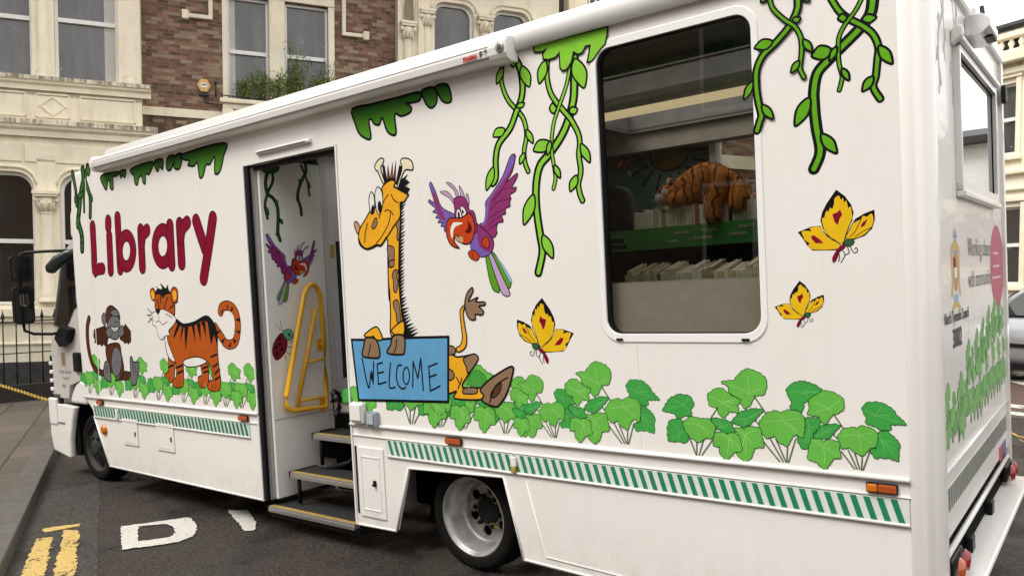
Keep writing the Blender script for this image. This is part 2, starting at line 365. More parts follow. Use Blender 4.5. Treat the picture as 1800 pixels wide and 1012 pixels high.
('vine_picture','side',3.2,0.20,'''
l ink - 35.8;-2195 -10 40 75 33 13 -23 3 19;3113 -91 -104 -85 -51 -82 -89 -69 -49
l lime - 14.7;-2195 -10 40 75 33 13 -23 3 19;3113 -91 -104 -85 -51 -82 -89 -69 -49
l ink - 49.2;-2103 33 14 -13 -42 -50 -87 -29 -6 -26;3140 -55 -104 -74 -70 -84 -75 -84 -106 -33
l lime - 20.9;-2103 33 14 -13 -42 -50 -87 -29 -6 -26;3140 -55 -104 -74 -70 -84 -75 -84 -106 -33
o lime ink 10.6;-2202 -31 -30 -18 -6 29 32 20;2759 11 -3 -20 -22 -7 0 17
o lime ink 10.2;-2043 -6 6 20 20 4 -4 -17;2728 -20 -26 -23 -15 20 26 24
o lime ink 10.3;-2065 -19 -16 -5 2 17 17 8;2599 -6 -15 -20 -17 7 15 19
o lime ink 10.8;-2298 -31 -25 -8 4 28 28 11;2549 -19 -37 -43 -31 21 35 42
o lime ink 10.2;-2052 -17 4 26 29 12 1 -22;3087 -26 -39 -37 -23 26 39 37
o lime ink 10.5;-2191 -25 -21 -7 3 22 24 9;3112 -10 -24 -31 -24 12 23 29
o lime ink 10.3;-2101 -26 -14 8 15 23 17 -4;3174 -9 -22 -28 -21 10 21 26
o lime ink 10.3;-2102 16 19 13 6 -16 -19 -14;2864 -7 0 9 12 6 2 -8
'''),
('vine_picture','side',3.4,0.20,'''
l ink - 57.2;-1699 -7 -14 -49 -58 -73 -58 -30 -12 4 14 9 -35;3066 -116 -119 -118 -80 -68 -48 -76 -102 -104 -116 -92 -113
l lime - 26.2;-1699 -7 -14 -49 -58 -73 -58 -30 -12 4 14 9 -35;3066 -116 -119 -118 -80 -68 -48 -76 -102 -104 -116 -92 -113
l ink - 39;-1878 -6 25 70 48 42 10 -10 8 -19 6 15;3083 -98 -97 -93 -59 -78 -56 -65 -88 -64 -55 -40
l lime - 17.3;-1878 -6 25 70 48 42 10 -10 8 -19 6 15;3083 -98 -97 -93 -59 -78 -56 -65 -88 -64 -55 -40
l ink - 28.3;-1732 -27 -67 -30 -19 2 10 3 -16;3021 -97 -129 -68 -98 -79 -68 -57 -49
l lime - 12.3;-1732 -27 -67 -30 -19 2 10 3 -16;3021 -97 -129 -68 -98 -79 -68 -57 -49
o lime ink 11.2;-1889 -36 -39 -26 -10 34 42 27;2637 17 -1 -24 -27 -13 -3 20
o lime ink 11.1;-1882 -16 -12 -1 4 15 14 3;2641 -12 -21 -26 -18 12 22 24
o lime ink 10.6;-1681 -7 8 25 24 4 -5 -22;2595 -26 -34 -30 -18 25 34 31
o lime ink 10.8;-1718 -26 -21 -5 5 23 23 8;2430 -9 -22 -29 -23 11 20 28
o lime ink 11;-1862 -6 5 17 18 4 -3 -15;2504 -18 -24 -21 -13 18 24 22
o lime ink 11.5;-2015 -40 -34 -9 5 37 38 13;2358 -24 -46 -55 -41 26 45 53
o lime ink 11.3;-1963 -11 10 31 30 7 -6 -26;2124 -34 -43 -37 -22 33 43 39
o lime ink 10.6;-1695 -23 2 33 36 17 4 -27;3054 -35 -51 -49 -32 35 51 49
o lime ink 11.2;-1890 -31 -23 -3 8 28 26 6;3085 -14 -32 -41 -31 17 30 39
o lime ink 11;-1853 16 6 -11 -14 -13 -8 7;2787 10 16 18 13 -10 -16 -18
o lime ink 10.7;-1746 17 18 12 4 -16 -19 -12;2775 -13 -2 11 15 10 5 -9
'''),
('leaf_drip_picture','side',42.0,0.20,'''
O lime ink 9.9;-1965 249 236 -7 -14 -22 -28 -23 -14 -28 13 9 -28 -20 -29 -28 -17 -31 -30 -14 -2 -24 -46 -37 -3 29 -31 -53;3182 -5 -3 -45 -44 -12 -24 -24 -9 0 45 40 2 -28 -6 19 -51 -30 -4 19 83 -20 -3 11 26 28 -12 8
'''),
('vine_picture','side',40.0,0.20,'''
l ink - 40;-503 2 -21 -29 -57 -59 -31 -6 5 14 -9 -14;3087 -55 -49 -39 -50 -43 -57 -63 -74 -75 -30 -40
l vine - 16.4;-503 2 -21 -29 -57 -59 -31 -6 5 14 -9 -14;3087 -55 -49 -39 -50 -43 -57 -63 -74 -75 -30 -40
l ink - 27.2;-629 14 50 46 25 3 -7 -3 16;3112 -59 -63 -42 -52 -59 -53 -30 -39
l vine - 11.1;-629 14 50 46 25 3 -7 -3 16;3112 -59 -63 -42 -52 -59 -53 -30 -39
o vine ink 9.7;-620 -23 -27 -22 -13 22 29 23;2904 15 3 -14 -17 -11 -6 11
o vine ink 9.3;-526 10 12 8 5 -10 -12 -10;2973 -9 -3 7 10 7 4 -5
o vine ink 9.2;-481 -4 7 16 15 2 -5 -14;2881 -17 -20 -16 -8 16 21 16
o vine ink 9.4;-503 -16 -14 -7 -1 15 15 9;2791 -1 -11 -18 -15 3 10 16
o vine ink 9.9;-720 -20 -17 -7 0 18 19 9;2742 -9 -20 -27 -21 10 19 26
o vine ink 9.7;-679 -2 10 21 20 -1 -8 -19;2626 -22 -24 -18 -9 20 25 20
o vine ink 9.7;-640 -14 -11 -3 2 12 13 4;3123 1 -6 -14 -13 0 5 13
o vine ink 9.2;-484 -1 7 15 13 0 -6 -13;3082 -14 -15 -9 -3 13 16 10
'''),
('vine_picture','side',3.4,0.20,'''
l ink - 52.8;-187 -9 -22 -44 -59 -60 -46 -18 -1 7 12 -5 -25;3005 -64 -38 -42 -46 -48 -44 -73 -77 -94 -79 -46 -51
l vine - 21.6;-187 -9 -22 -44 -59 -60 -46 -18 -1 7 12 -5 -25;3005 -64 -38 -42 -46 -48 -44 -73 -77 -94 -79 -46 -51
l ink - 35;-368 38 42 55 41 19 -5 -9 -11 26;3052 -77 -48 -43 -46 -56 -50 -72 -42 -55
l vine - 14.3;-368 38 42 55 41 19 -5 -9 -11 26;3052 -77 -48 -43 -46 -56 -50 -72 -42 -55
l ink - 23.4;-229 -30 -44 -27 -6 2 11 -14;3008 -51 -49 -46 -59 -61 -55 -56
l vine - 9.6;-229 -30 -44 -27 -6 2 11 -14;3008 -51 -49 -46 -59 -61 -55 -56
o vine ink 10.6;-365 -23 -28 -22 -12 23 29 23;2813 20 6 -17 -21 -17 -8 12
o vine ink 10.5;-342 -15 -13 -4 0 14 14 6;2820 -5 -15 -20 -16 6 14 18
o vine ink 10.4;-295 -10 -12 -10 -6 9 13 10;2936 14 5 -7 -10 -12 -7 4
o vine ink 10.1;-235 13 18 17 10 -13 -19 -16;2911 -15 -6 7 11 11 9 -5
o vine ink 10;-171 -3 10 23 21 0 -8 -20;2786 -25 -29 -22 -10 23 30 23
o vine ink 10.2;-197 -19 -17 -8 -1 17 19 10;2662 -1 -12 -22 -19 3 11 20
o vine ink 10.4;-322 -4 5 13 13 2 -3 -12;2721 -15 -18 -15 -8 15 18 16
o vine ink 10.9;-465 -31 -27 -11 1 28 30 14;2621 -11 -29 -42 -33 13 28 39
o vine ink 10.6;-420 -1 14 27 24 -1 -11 -25;2453 -29 -32 -22 -11 26 34 24
'''),
('vine_picture','side',3.0,0.20,'''
l ink - 88.8;-7491 3 -74 -62 -36 52 -14;3198 -100 -125 -161 -114 -140 -142
l vine_dk - 36.4;-7491 3 -74 -62 -36 52 -14;3198 -100 -125 -161 -114 -140 -142
l ink - 63.2;-7714 24 21 -2;3193 -88 -103 -135
l vine_dk - 25.9;-7714 24 21 -2;3193 -88 -103 -135
l ink - 64.9;-7380 -70 38 38 -27;3217 -107 -104 -103 -179
l vine_dk - 24.8;-7380 -70 38 38 -27;3217 -107 -104 -103 -179
l ink - 43.9;-7478 -27 -13;3047 -130 -132
l vine_dk - 14.4;-7478 -27 -13;3047 -130 -132
o vine_dk ink 15.3;-7518 -52 -44 -15 4 47 50 20;2977 2 -11 -24 -22 0 9 21
o vine_dk ink 15.5;-7639 -37 -28 -3 10 34 31 8;2763 -23 -38 -42 -30 23 38 42
o vine_dk ink 15.4;-7609 -23 -6 18 25 19 10 -14;2550 -15 -23 -23 -16 16 23 23
o vine_dk ink 14.9;-7380 -32 -12 19 28 27 17 -13;3217 -17 -29 -31 -22 17 28 31
o vine_dk ink 14.9;-7366 -11 3 20 21 8 -1 -16;2952 -17 -26 -26 -17 18 25 26
o vine_dk ink 15.5;-7665 -26 -18 -1 8 23 21 4;2976 -15 -25 -29 -20 16 25 28
'''),
('butterfly_picture','side',4.0,0.20,'''
O ink - 0;-364 36 25 9 -8 -17 -22 -30 -36 -20 -9 8 22;2200 -32 -40 -36 -33 -40 -61 13 30 34 36 34 40
o yellow - 0;-354 9 8 5 10 6 10 4 1 -18 -25 -33 -32 -15 -5 11 4 7 7 7 10 9 2;2173 -20 8 -20 6 -32 6 -24 -26 -45 -62 16 29 33 35 6 16 13 -6 17 -5 24 20
O maroon - 0;-350 8 -12 -8 -13 -9 20;2112 -25 -17 -27 15 36 5
O ink - 0;-538 60 42 9 30 46 -14 -110 -23 -20;2026 20 1 -23 -34 -31 -26 6 25 34
o yellow - 0;-521 18 26 -6 44 14 28 40 -11 -104 -21 6 -21 -5;2025 5 -4 15 2 -26 -32 -27 -19 4 21 8 16 15
O maroon - 0;-479 14 23 17 -35 -16;2004 2 -19 -19 2 19
O ink - 0;-209 -40 -40 -20 -25 36 46 31 13;2097 -12 -21 -32 -50 -8 14 28 41
o yellow - 0;-219 -10 -11 -15 -10 -16 -18 -16 -13 30 40 33 11;2079 -1 -9 5 -13 -7 -11 -31 -27 -5 12 29 32
O maroon - 0;-236 -15 -19 13;2060 -30 -5 23
l ink - 3.4;-263 -27 -24;2062 -52 -23
l ink - 3.3;-225 -33 -33;2021 -14 -21
l ink - 2.7;-341 18 23;1958 58 46
l ink - 3.4;-362 3 -5;1925 -28 -14
l ink - 3.4;-345 9 -18;1931 -22 -32
l ink - 3.4;-325 7 -18;1947 -28 -8
l ink - 3.4;-312 6 13 11 -6 -6;1949 -21 -12 11 12 -6
o teal_dk ink 2.7;-334 36 -2 -18 -15;1975 -1 -19 -9 8
o maroon ink 2.7;-331 -20 -21 -17 5 14 11 22;1958 -6 -23 -30 -20 18 28 16
'''),
('butterfly_picture','side',4.0,0.20,(14,0.6829,0.0045,-0.2991,0.0062,0.6679,0.3382,0.6753,'')),
('butterfly_picture','side',4.0,0.20,(14,-1.1992,0.0168,-2.4643,-0.0063,1.1728,-0.8131,1.1858,'')),
('giraffe_picture','side',6.5,0.20,'''
O ink - 0;-3048 44 -49 39 -44 52 -56 36 -41 35 -39 34 -39 47 -51 48 -52 34 -39 39 -42 41 -44 44 -46 46 -49 41 -44 43 -45 55 -57 54 -56 43 -45 49 -50 42 -44 44 -46 41 -42 45 -47 47 -49 41 -43 40 -41 45 -47 45 -47 50 -52 50 -51 44 -44 43 -43 42 -43 37 -36 56 -56 51 -50 52 -51 74 -72 65 -60 66 -62 67 -62 71 -59 80 -68 80 -67 86 -72 81 -66 -130 66;2554 9 -31 8 -29 11 -33 5 -26 8 -30 8 -30 5 -27 9 -30 10 -32 8 -30 11 -33 5 -27 11 -33 6 -28 13 -36 11 -33 12 -34 5 -27 9 -32 7 -29 9 -31 7 -30 14 -36 7 -29 9 -32 7 -29 6 -29 9 -31 13 -36 13 -35 13 -36 12 -34 11 -34 9 -31 8 -31 13 -35 11 -34 6 -28 8 -30 7 -30 13 -35 18 -38 13 -34 10 -30 17 -37 14 -33 0 976
O ink - 0;-3106 32 20 51 -26 39 -47 46 -24 -38;2525 48 1 23 -32 -24 -21 -18 -28 12
o amber ink 11.6;-3246 20 -10 -8 10 -2 -5 124 -8 -15 6 -9 20 30 -1;2242 -57 -167 -225 83 -168 -158 0 89 178 156 -71 220 218 110
o brown ink 8;-3232 58 4 -13 -41 -4;2146 -9 -56 -66 -7 54
o brown ink 8;-3178 36 -15 9 -25 -24 6 -12;1987 -8 -32 -56 -53 21 56 34
o brown ink 7.9;-3128 31 -20 -21 9 -10;2310 14 -136 2 54 34
o brown ink 8;-3202 41 14 4 -36 -5 -22;1780 7 -59 -78 -5 51 54
o brown ink 8;-3221 41 1 -42;2044 9 -39 -4
O ink - 0;-3231 -6 21 15 17 12 34 -6 38 -15 -59;2564 122 -9 -88 97 -94 103 -107 114 -143 -6
O brown_red - 0;-3185 0 -11;2666 -79 1
O brown_red - 0;-3142 -6 -18;2674 -82 -4
O brown_red - 0;-3110 -20 -12;2683 -96 -5
O ink - 0;-3123 45 24 -52;2546 118 -15 -118
o cream ink 9.6;-3296 -15 28 40 23 -15 -19 29 -14 -45;2653 30 33 14 -14 -30 -25 -86 -14 85
o cream ink 9.3;-3051 51 35 10 -15 -65 -64 -15 58 -8;2700 -5 -25 -40 -14 4 -99 1 111 44
o amber ink 11.3;-3238 40 48 27 -7 112 -5 -33 -32 -4 -16 -46 -78 -62 -44 -41 -61 -48 -20 2 28 55 49 97 28 -6;2548 20 7 -19 -29 -61 -16 -29 -3 -72 -29 -39 -73 -46 6 -12 -10 22 33 55 46 50 47 34 51 47
l ink - 8.6;-3167 17 36 37 38 30 -8 -99 -26;2482 -32 -25 -6 14 29 8 47 13
o white ink 8.2;-3359 24 5 -8 -23 -18 -6 4;2520 -23 -48 -60 -18 22 48 47
o white ink 8.1;-3289 29 11 -8 -27 -27 -12 -1 14;2547 -28 -45 -59 -51 16 62 54 35
o ink - 0;-3346 10 -5 -22 -8 9;2434 -22 -36 -5 21 26
o ink - 0;-3287 20 0 -17 -16 -2;2453 -17 -34 -33 23 34
l ink - 8;-3237 24 36 19;2378 8 -16 -24
l ink - 8;-3180 -28 -66 -63;2367 -71 -75 -48
l ink - 8;-3159 -36 -37;2279 -37 -34
l ink - 8;-3195 -42 -31 -26;2485 -36 -47 -64
l ink - 8.3;-3411 -29 -9;2314 -66 -61
l ink - 14.8;-3508 29 49 61 40 40 52;2212 -47 -23 8 11 -3 47
o brown ink 7.4;-3342 23 2 -27 -27 11;2336 6 -36 -32 6 29
o tan ink 8.4;-3542 25 28 -22 -16 -17;2332 1 -37 -43 15 37
o green_lf green_vein 4.3;-2584 22 51 54 24 -49 -72;1257 57 28 -20 -41 -48 6
o amber ink 8.7;-2661 30 22 -6 -1 40 -16 7 11 -13 -40 -32;1478 14 47 95 75 32 -51 -75 -76 -56 -27 -4
o brown ink 9.5;-2507 1 -37 74 -17 69 -1 -45 34 -17 -48 -2 -37 -29 -14 17 26;1846 -28 -53 20 -25 -4 -19 -6 -30 -23 5 -30 -2 29 66 55 32
o amber ink 11.9;-2743 76 69 81 23 -80 -56 148 35 -27 -224 16 -77;1429 -9 6 11 -28 -95 -83 2 -27 -43 -6 48 -3
o brown ink 9.7;-2611 45 56 18 -82 -16;1407 24 8 -34 -84 39
o brown ink 10;-2750 45 10 -44;1339 -10 -38 -19
o brown ink 8.8;-2740 46 24 -15 -58;1484 3 -22 -27 -2
o brown ink 8.6;-2611 95 -4 -104;1227 4 -33 -5
l ink - 8.8;-2676 29 15;1292 -38 34
l ink - 8.8;-2668 21;1220 34
o brown ink 12.5;-2230 -6 -47 -62 -48 -82 15 -25 42 86;1371 -65 -102 -71 -8 29 33 31 44 54
o brown_dk ink 7.3;-2319 -9 -43 -36 23;1271 -50 -39 -2 47
l ink - 9.3;-2265 -53 -56 -41;1303 -23 -43 -90
O sky_blue ink 17.4;-3639 194 208 259 251 -29 -474 -371;1524 0 9 8 4 -412 -16 -14
l ink - 12.7;-3541 48 37 13;1395 -201 112 -83
l ink - 12.6;-3443 16;1223 151
l ink - 12.5;-3391 0;1360 -139
l ink - 12.5;-3391 76;1221 18
l ink - 12.5;-3391 59;1296 11
l ink - 12.5;-3391 51;1360 9
l ink - 12.3;-3262 -24 14 44;1368 -143 -25 8
l ink - 12.1;-3155 -37 -20 19 42 19;1357 -8 -70 -62 -17 12
l ink - 11.8;-3064 17;1215 169
l ink - 11.7;-3047 34;1384 -110
l ink - 11.7;-3013 37;1274 130
l ink - 11.6;-2976 7;1404 -208
l ink - 11.5;-2909 3;1354 -158
l ink - 11.4;-2906 87;1196 36
l ink - 11.4;-2909 76;1352 25
l ink - 11.4;-2907 61;1286 18
r ink - 11;-3088 -4 -8 -10 -12 -11 -9 -5 -1 4 8 11 11 12 8 5;1288 -21 -18 -13 -5 4 12 18 22 21 19 12 5 -4 -12 -18
o amber ink 11.1;-3502 112 42 20 -58 -31 -27 -42;1561 52 -29 -57 -3 26 -18 12
o brown ink 14.1;-3486 100 24 -93 -81 19;1538 -14 -112 -11 14 65
l ink - 9.8;-3448 -11 -21;1492 -35 -49
o amber ink 10.7;-3228 103 16 -15 -56 -39;1595 55 -45 -46 -9 17
o brown ink 13.4;-3220 100 -1 -37 -128 37;1552 -2 -101 -22 9 57
l ink - 9.4;-3190 -12 -27;1527 -56 -42
'''),
('parrot_picture','side',5.4,0.20,'''
o leaf_g ink 6.1;-2390 26 66 -30 -27 -24;2031 0 -202 -13 28 88
o leaf_g ink 6.1;-2348 20 51 64 -10 -27 -52;2039 8 -66 -111 -39 23 92
o pale_blue ink 3;-2328 57 64 -5 -55;2045 -65 -92 -25 90
o lilac ink 6.1;-2368 26 72 48 -10 -34 -31;2036 1 -137 -92 -22 6 46
o violet ink 5.5;-2805 35 44 98 17 -70 -17 -19 8 -32 15 -39 21 -38 21 -44 27 -56 8 38 -32;2518 -63 -99 -52 -34 -12 -55 11 18 7 18 8 22 8 22 18 17 44 16 -16 103
o magenta - 0;-2799 27 39 34 -32 -29 -22;2459 -22 -90 -69 3 45 55
o magenta ink 6;-2147 16 -31 -45 75 8 -44 31 -7 -40 6 -11 1 -34 -2 -29 9 -40 -14 4 -30 -46 -55 42 16 -4 52 86 57;2604 -18 -84 -54 42 -19 -58 1 -23 -18 -22 -20 -24 -9 -31 -6 -37 -5 -39 -19 -26 19 68 10 53 63 49 88 98
o violet - 0;-2149 8 -58 -109 -36 -12 -24 -39 34 18 50 86 57;2599 -38 -72 -102 -51 -61 -53 -3 31 96 49 88 98
l plum - 5;-2186 -75 -61;2419 -20 -47
l plum - 5;-2187 -89 -61;2352 -9 -43
l plum - 5;-2222 -70 -60;2298 -20 -31
l plum - 5.1;-2253 -65 -43;2261 -26 -32
l plum - 5;-2211 -51 -48;2445 -55 -39
l plum - 5.1;-2284 -48 -25;2219 -19 -20
o magenta ink 6.2;-2491 42 18 62 43 -9 -43 -60 -58 -9;2140 84 -6 -46 -53 -54 -33 -1 36 37
o violet - 0;-2491 39 13 51 35 -43 -53 -49 -5;2138 36 -74 -40 -12 -17 3 37 33
o lilac ink 4.3;-2732 64 52 -7 -35;2451 -7 -61 -18 41
o lilac ink 4.3;-2677 50 45 -9 -27;2503 -17 -61 -40 63
o lilac ink 4.2;-2572 33 4 -24;2471 -50 -42 16
o lilac ink 4.2;-2514 15 -9 -19;2418 -38 -45 29
o magenta ink 5.3;-2622 27 49 34 12 35 17 -16 -141 -14;2388 18 -5 -38 -46 -14 -75 -53 95 66
o white ink 5.3;-2601 19 14 1 -41;2325 6 -27 -28 5
o white ink 5.3;-2569 28 15 -26 -15;2345 -10 -35 -18 26
o ink - 0;-2593 13 1 -16;2311 -2 -28 2
o ink - 0;-2562 13 3 -12;2321 -1 -19 -3
o tan ink 4.3;-2624 62 -4 -30 -18;2173 -4 -49 11 9
o red_or ink 7.5;-2688 34 87 63 33 6 -26 -38 -37 -16 -42 -9 35 -56 -35 -8;2258 24 -6 22 -40 -65 -62 -18 7 31 22 -41 -40 18 45 57
o dark_red - 0;-2519 31 -12 -42 26;2253 -40 -35 8 30
o white - 0;-2656 -7 12 26 68 -57 -24 -8;2162 38 36 17 -11 -15 -24 -42
o tan - 0;-2590 27 -2 -19;2164 -9 -30 8
o red_or ink 5.1;-2414 20 29 9 -13 -23;2112 30 -7 -32 -26 6
o red_or ink 5.2;-2527 32 35 20 -23 -47;2059 15 -14 -29 -23 18
l ink - 3.2;-2496 7;2067 -42
l ink - 3.1;-2389 1;2132 -40
'''),
('parrot_picture','leaf',2.0,0.20,(18,-0.6871,-0.0195,-1.3234,-0.0213,0.6884,0.5073,0.6881,'')),
('ladybird_picture','leaf',2.0,0.20,'''
l ink - 4.9;200 11;1382 -41
l ink - 4.9;242 25;1394 -30
l ink - 4.9;232 54;1441 -5
l ink - 4.9;247 50;1473 19
l ink - 5;277 41;1505 48
l ink - 4.9;209 32;1409 -26
l ink - 3.6;187 -31 -24;1574 31 35
l ink - 3.6;197 -16 -5;1574 40 43
o crimson ink 7.3;180 49 -20 -84 -39 23;1558 -60 -89 -61 62 81
o teal ink 6.1;196 59 35 -27 -47;1568 16 -35 -51 12
o ink - 0;243 19 -1 -16;1547 2 -20 4
o ink - 0;140 -5 -11 -10 -3 5 10 10;1449 -10 -3 5 11 10 3 -5
o ink - 0;174 -5 -10 -10 -4 5 11 10;1469 -10 -4 6 10 10 3 -5
o ink - 0;192 -5 -11 -10 -4 5 11 10;1428 -10 -4 6 10 10 3 -5
o ink - 0;143 -5 -11 -10 -3 5 10 10;1399 -10 -4 6 10 10 3 -5
o ink - 0;178 -5 -11 -10 -3 5 10 10;1513 -10 -3 5 11 10 3 -5
'''),
('vine_picture','leaf',2.0,0.20,'''
l ink - 30.9;148 -30 9 52 35 1 -11 18;2845 -88 -92 -37 -65 -93 -108 -67
l vine_dk - 9.5;148 -30 9 52 35 1 -11 18;2845 -88 -92 -37 -65 -93 -108 -67
l ink - 24.9;186 -1 -49 -36 16;2841 -79 -86 -105 -105
l vine_dk - 7.8;186 -1 -49 -36 16;2841 -79 -86 -105 -105
l ink - 29;515 -5 -57 -37 23 5;2924 -70 -87 -112 -81 -66
l vine_dk - 8.5;515 -5 -57 -37 23 5;2924 -70 -87 -112 -81 -66
l ink - 20.9;468 34 24 9;2913 -76 -65 -103
l vine_dk - 6.9;468 34 24 9;2913 -76 -65 -103
o vine_dk ink 7.2;85 161 -12 -48 -71;2870 23 -48 -17 -3
o vine_dk ink 5.8;202 -11 -2 10 12 8 4 -7;2616 -10 -11 -8 -4 10 11 9
o vine_dk ink 5.8;207 -11 -10 -2 2 11 10 4;2362 -2 -6 -11 -8 2 6 10
o vine_dk ink 5.9;234 -6 1 11 12 5 0 -9;2470 -12 -16 -12 -6 12 16 12
o vine_dk ink 5.7;108 -3 4 10 11 2 -2 -10;2558 -15 -21 -18 -11 15 21 19
o vine_dk ink 6.1;420 -10 -8 -2 2 9 9 3;2642 -1 -5 -9 -7 1 5 8
o vine_dk ink 6.2;527 -5 2 11 10 4 -1 -9;2786 -13 -18 -14 -9 13 18 15
o vine_dk ink 6.1;434 -1 6 14 13 1 -5 -13;2793 -12 -10 -4 1 11 11 5
'''),
('tiger_picture','side',6.4,0.20,'''
l ink - 82.7;-5333 81 53 66 79 42 3 -45 -82 -79 -24;1622 -78 -50 -14 26 93 98 74 28 -13 -36
l orange - 67.9;-5333 81 53 66 79 42 3 -45 -82 -79 -24;1622 -78 -50 -14 26 93 98 74 28 -13 -36
O ink - 0;-5251 60 -8;1733 41 -33
O ink - 0;-5150 24 -10;1798 8 -55
O ink - 0;-5080 30 -49;1790 -19 -32
O ink - 0;-4968 -7 -73;1696 -32 17
O ink - 0;-4975 -16 -63;1593 -27 27
O ink - 0;-5035 -40 -14;1511 -27 49
O ink - 0;-5164 38 21;1461 -3 53
O ink - 0;-5260 31 34;1511 -23 47
O ink - 0;-5317 18 53;1589 -23 34
o orange ink 10.2;-6100 98 -25 -34 -114 -16 74;1375 -35 -144 -55 -1 61 38
o orange ink 9.5;-5584 109 -2 -23 -97 -43 2 61;1302 14 -103 -81 -27 39 53 25
o white ink 10.2;-6144 66 82 8 -71 -65;1534 9 -155 -62 7 65
o white ink 9.6;-5853 194 154 7 -172 -161;1343 33 -15 -34 -41 3
o orange ink 9.6;-6101 126 51 105 174 188 99 50 -11 4 16 -23 -102 -79 27 64 -29 -75 -144 -187 -19 -10 -33 -123 -23 64 2 -51;1543 107 45 -40 16 49 -52 -90 -135 -135 -123 -82 -20 26 59 22 104 55 21 -33 -65 -119 -54 -2 56 44 120 83
o ink - 0;-5942 123 174 193 95 49 -14 -53 -103 -171 -163 -104;1695 -38 16 49 -52 -92 -90 112 78 -37 -13 24
O ink - 0;-5918 49 -116 -14;1656 -12 -115 14
O ink - 0;-5847 36 -85;1643 -8 -160
O ink - 0;-5804 65 -69 -4;1635 -1 -210 108
O ink - 0;-5691 47 -3;1642 3 -161
O ink - 0;-5610 62 -13;1652 11 -163
O ink - 0;-5541 68 -2 -34;1667 15 -155 97
O ink - 0;-5445 76 20 -61;1697 -43 -88 -92
O ink - 0;-5332 20 -53 39;1578 -68 -115 93
l ink - 18.3;-5986 112;1269 24
l ink - 18.3;-5984 110;1215 31
l ink - 16.8;-5401 80;1289 33
l ink - 16.8;-5381 74;1233 39
l ink - 16.8;-5383 78;1182 31
l ink - 18.7;-6113 82;1272 20
l ink - 17.2;-5558 76;1274 19
l ink - 17.2;-5550 70;1240 13
l ink - 16.9;-5421 93;1374 24
l ink - 6.7;-5999 25;1095 55
l ink - 6.7;-5943 13;1097 48
l ink - 6.2;-5434 16;1087 54
l ink - 6.2;-5379 5;1092 47
l ink - 6.3;-5596 17;1111 53
l ink - 6.8;-6129 17;1144 43
o orange ink 8.7;-6340 50 36 -8 -49 -29;1960 22 -37 -61 -13 37
o amber - 0;-6325 32 21 -4 -32 -18;1947 11 -25 -42 -11 28
o orange ink 10.2;-6251 84 182 41 -4 -39 -200 -49 -40;1914 22 -6 -67 -106 -23 45 -19 51
l ink - 13.5;-6046 -40 -30;1890 -41 -56
l ink - 13.3;-5958 -15;1875 -70
l ink - 13.8;-6228 24;1877 -85
l ink - 13.7;-6170 2;1912 -79
l ink - 13.3;-6029 75;1792 24
o ink - 0;-6271 64 -46 118 -25 90 31 13 32 -83 -50 -42;1927 55 11 -26 56 -51 31 -42 -37 -9 -29 32
o orange ink 9.9;-5981 58 45 -18 -72 -20;1957 20 -33 -94 -5 55
o amber - 0;-5962 53 9 -44;1932 13 -57 -27
o white ink 6.9;-6356 122 95 132 74 -66 -68 8 -64 -79 -59 -16 -62 12 -46;1752 22 13 -39 -53 -59 -39 -44 0 -37 52 58 34 36 13
o ink - 0;-6268 78 -11 -37;1789 2 -32 -14
l ink - 6.9;-6230 9 -54;1750 -59 -16
l ink - 6.8;-6221 64 73;1691 -39 26
l ink - 7;-6320 -90;1751 45
l ink - 7;-6334 -95;1737 4
l ink - 7;-6324 -95;1721 -48
l ink - 6.7;-6098 108;1748 -38
'''),
('monkey_picture','side',6.4,0.20,'''
l ink - 70;-7576 -49 -14 23 57 106 180;1725 -88 -136 -136 -108 -62 -18
l brown_mk - 53.5;-7576 -49 -14 23 57 106 180;1725 -88 -136 -136 -108 -62 -18
o brown_mk ink 11.4;-6963 186 -12 -232;1208 -10 -54 -13
o grey_mk ink 9.9;-7302 52 35 -30 -57;1741 35 -49 -72 31
o brown_mk ink 11.7;-7247 248 38 29 -31 -113 -107 -34 -41;1450 28 -104 -116 -91 -46 12 105 79
o grey_mk ink 7.8;-7057 74 18 -47 -73 -62 -23 48;1445 -45 -97 -105 -42 38 105 106
O brown_mk2 ink 10.1;-7483 237 57 -42 -44 -24 -46 -33 -42 -33 -38 17 -31;1609 39 -79 -99 -21 27 -27 24 -11 24 -5 34 27
O brown_mk2 ink 9.4;-6958 116 89 -9 -20 -21 -36 -41 -31 -56;1581 79 -66 -102 6 -26 22 -16 26 13
o brown_mk ink 11.6;-7217 31 78 78 73 5 -132 -117;1753 63 27 -21 -50 -75 -63 37
o grey_mk ink 9.7;-7138 99 75 19 -40 -84 -110 -56 31;1728 35 -40 -90 -90 -29 28 53 59
o grey_mk ink 9.8;-7239 114 10 -74;1602 32 -65 -37
o grey_mk ink 9.5;-6987 91 10 -78;1601 47 -80 -28
o grey_mk ink 9.6;-7118 72 85 5 -99;1778 27 -20 -38 -7
O white ink 9.7;-7131 68 74 3 -72 -62;1645 -14 9 -35 -18 21
l ink - 5.8;-7129 74 68;1624 -14 10
l ink - 5.8;-7089 0;1639 -42
l ink - 5.8;-7041 -7;1634 -46
l ink - 7.8;-7106 8;1765 -40
l ink - 7.7;-7044 33 16;1686 -7 12
l ink - 9.7;-7071 9;1307 -7
o grey_mk ink 12;-7334 43 34 30 17 9 -95 -45;1235 65 -10 17 -55 -146 8 38
o grey_mk ink 11.2;-6796 35 25 63 41 -47 -35 -83 -9;1336 16 -44 1 -16 -124 -73 -9 82
l ink - 8;-7304 18;1249 -66
l ink - 8;-7260 2;1264 -80
l ink - 7.4;-6726 2;1289 -77
l ink - 7.4;-6688 -16;1290 -83
l ink - 7.5;-6756 3;1314 -90
'''),
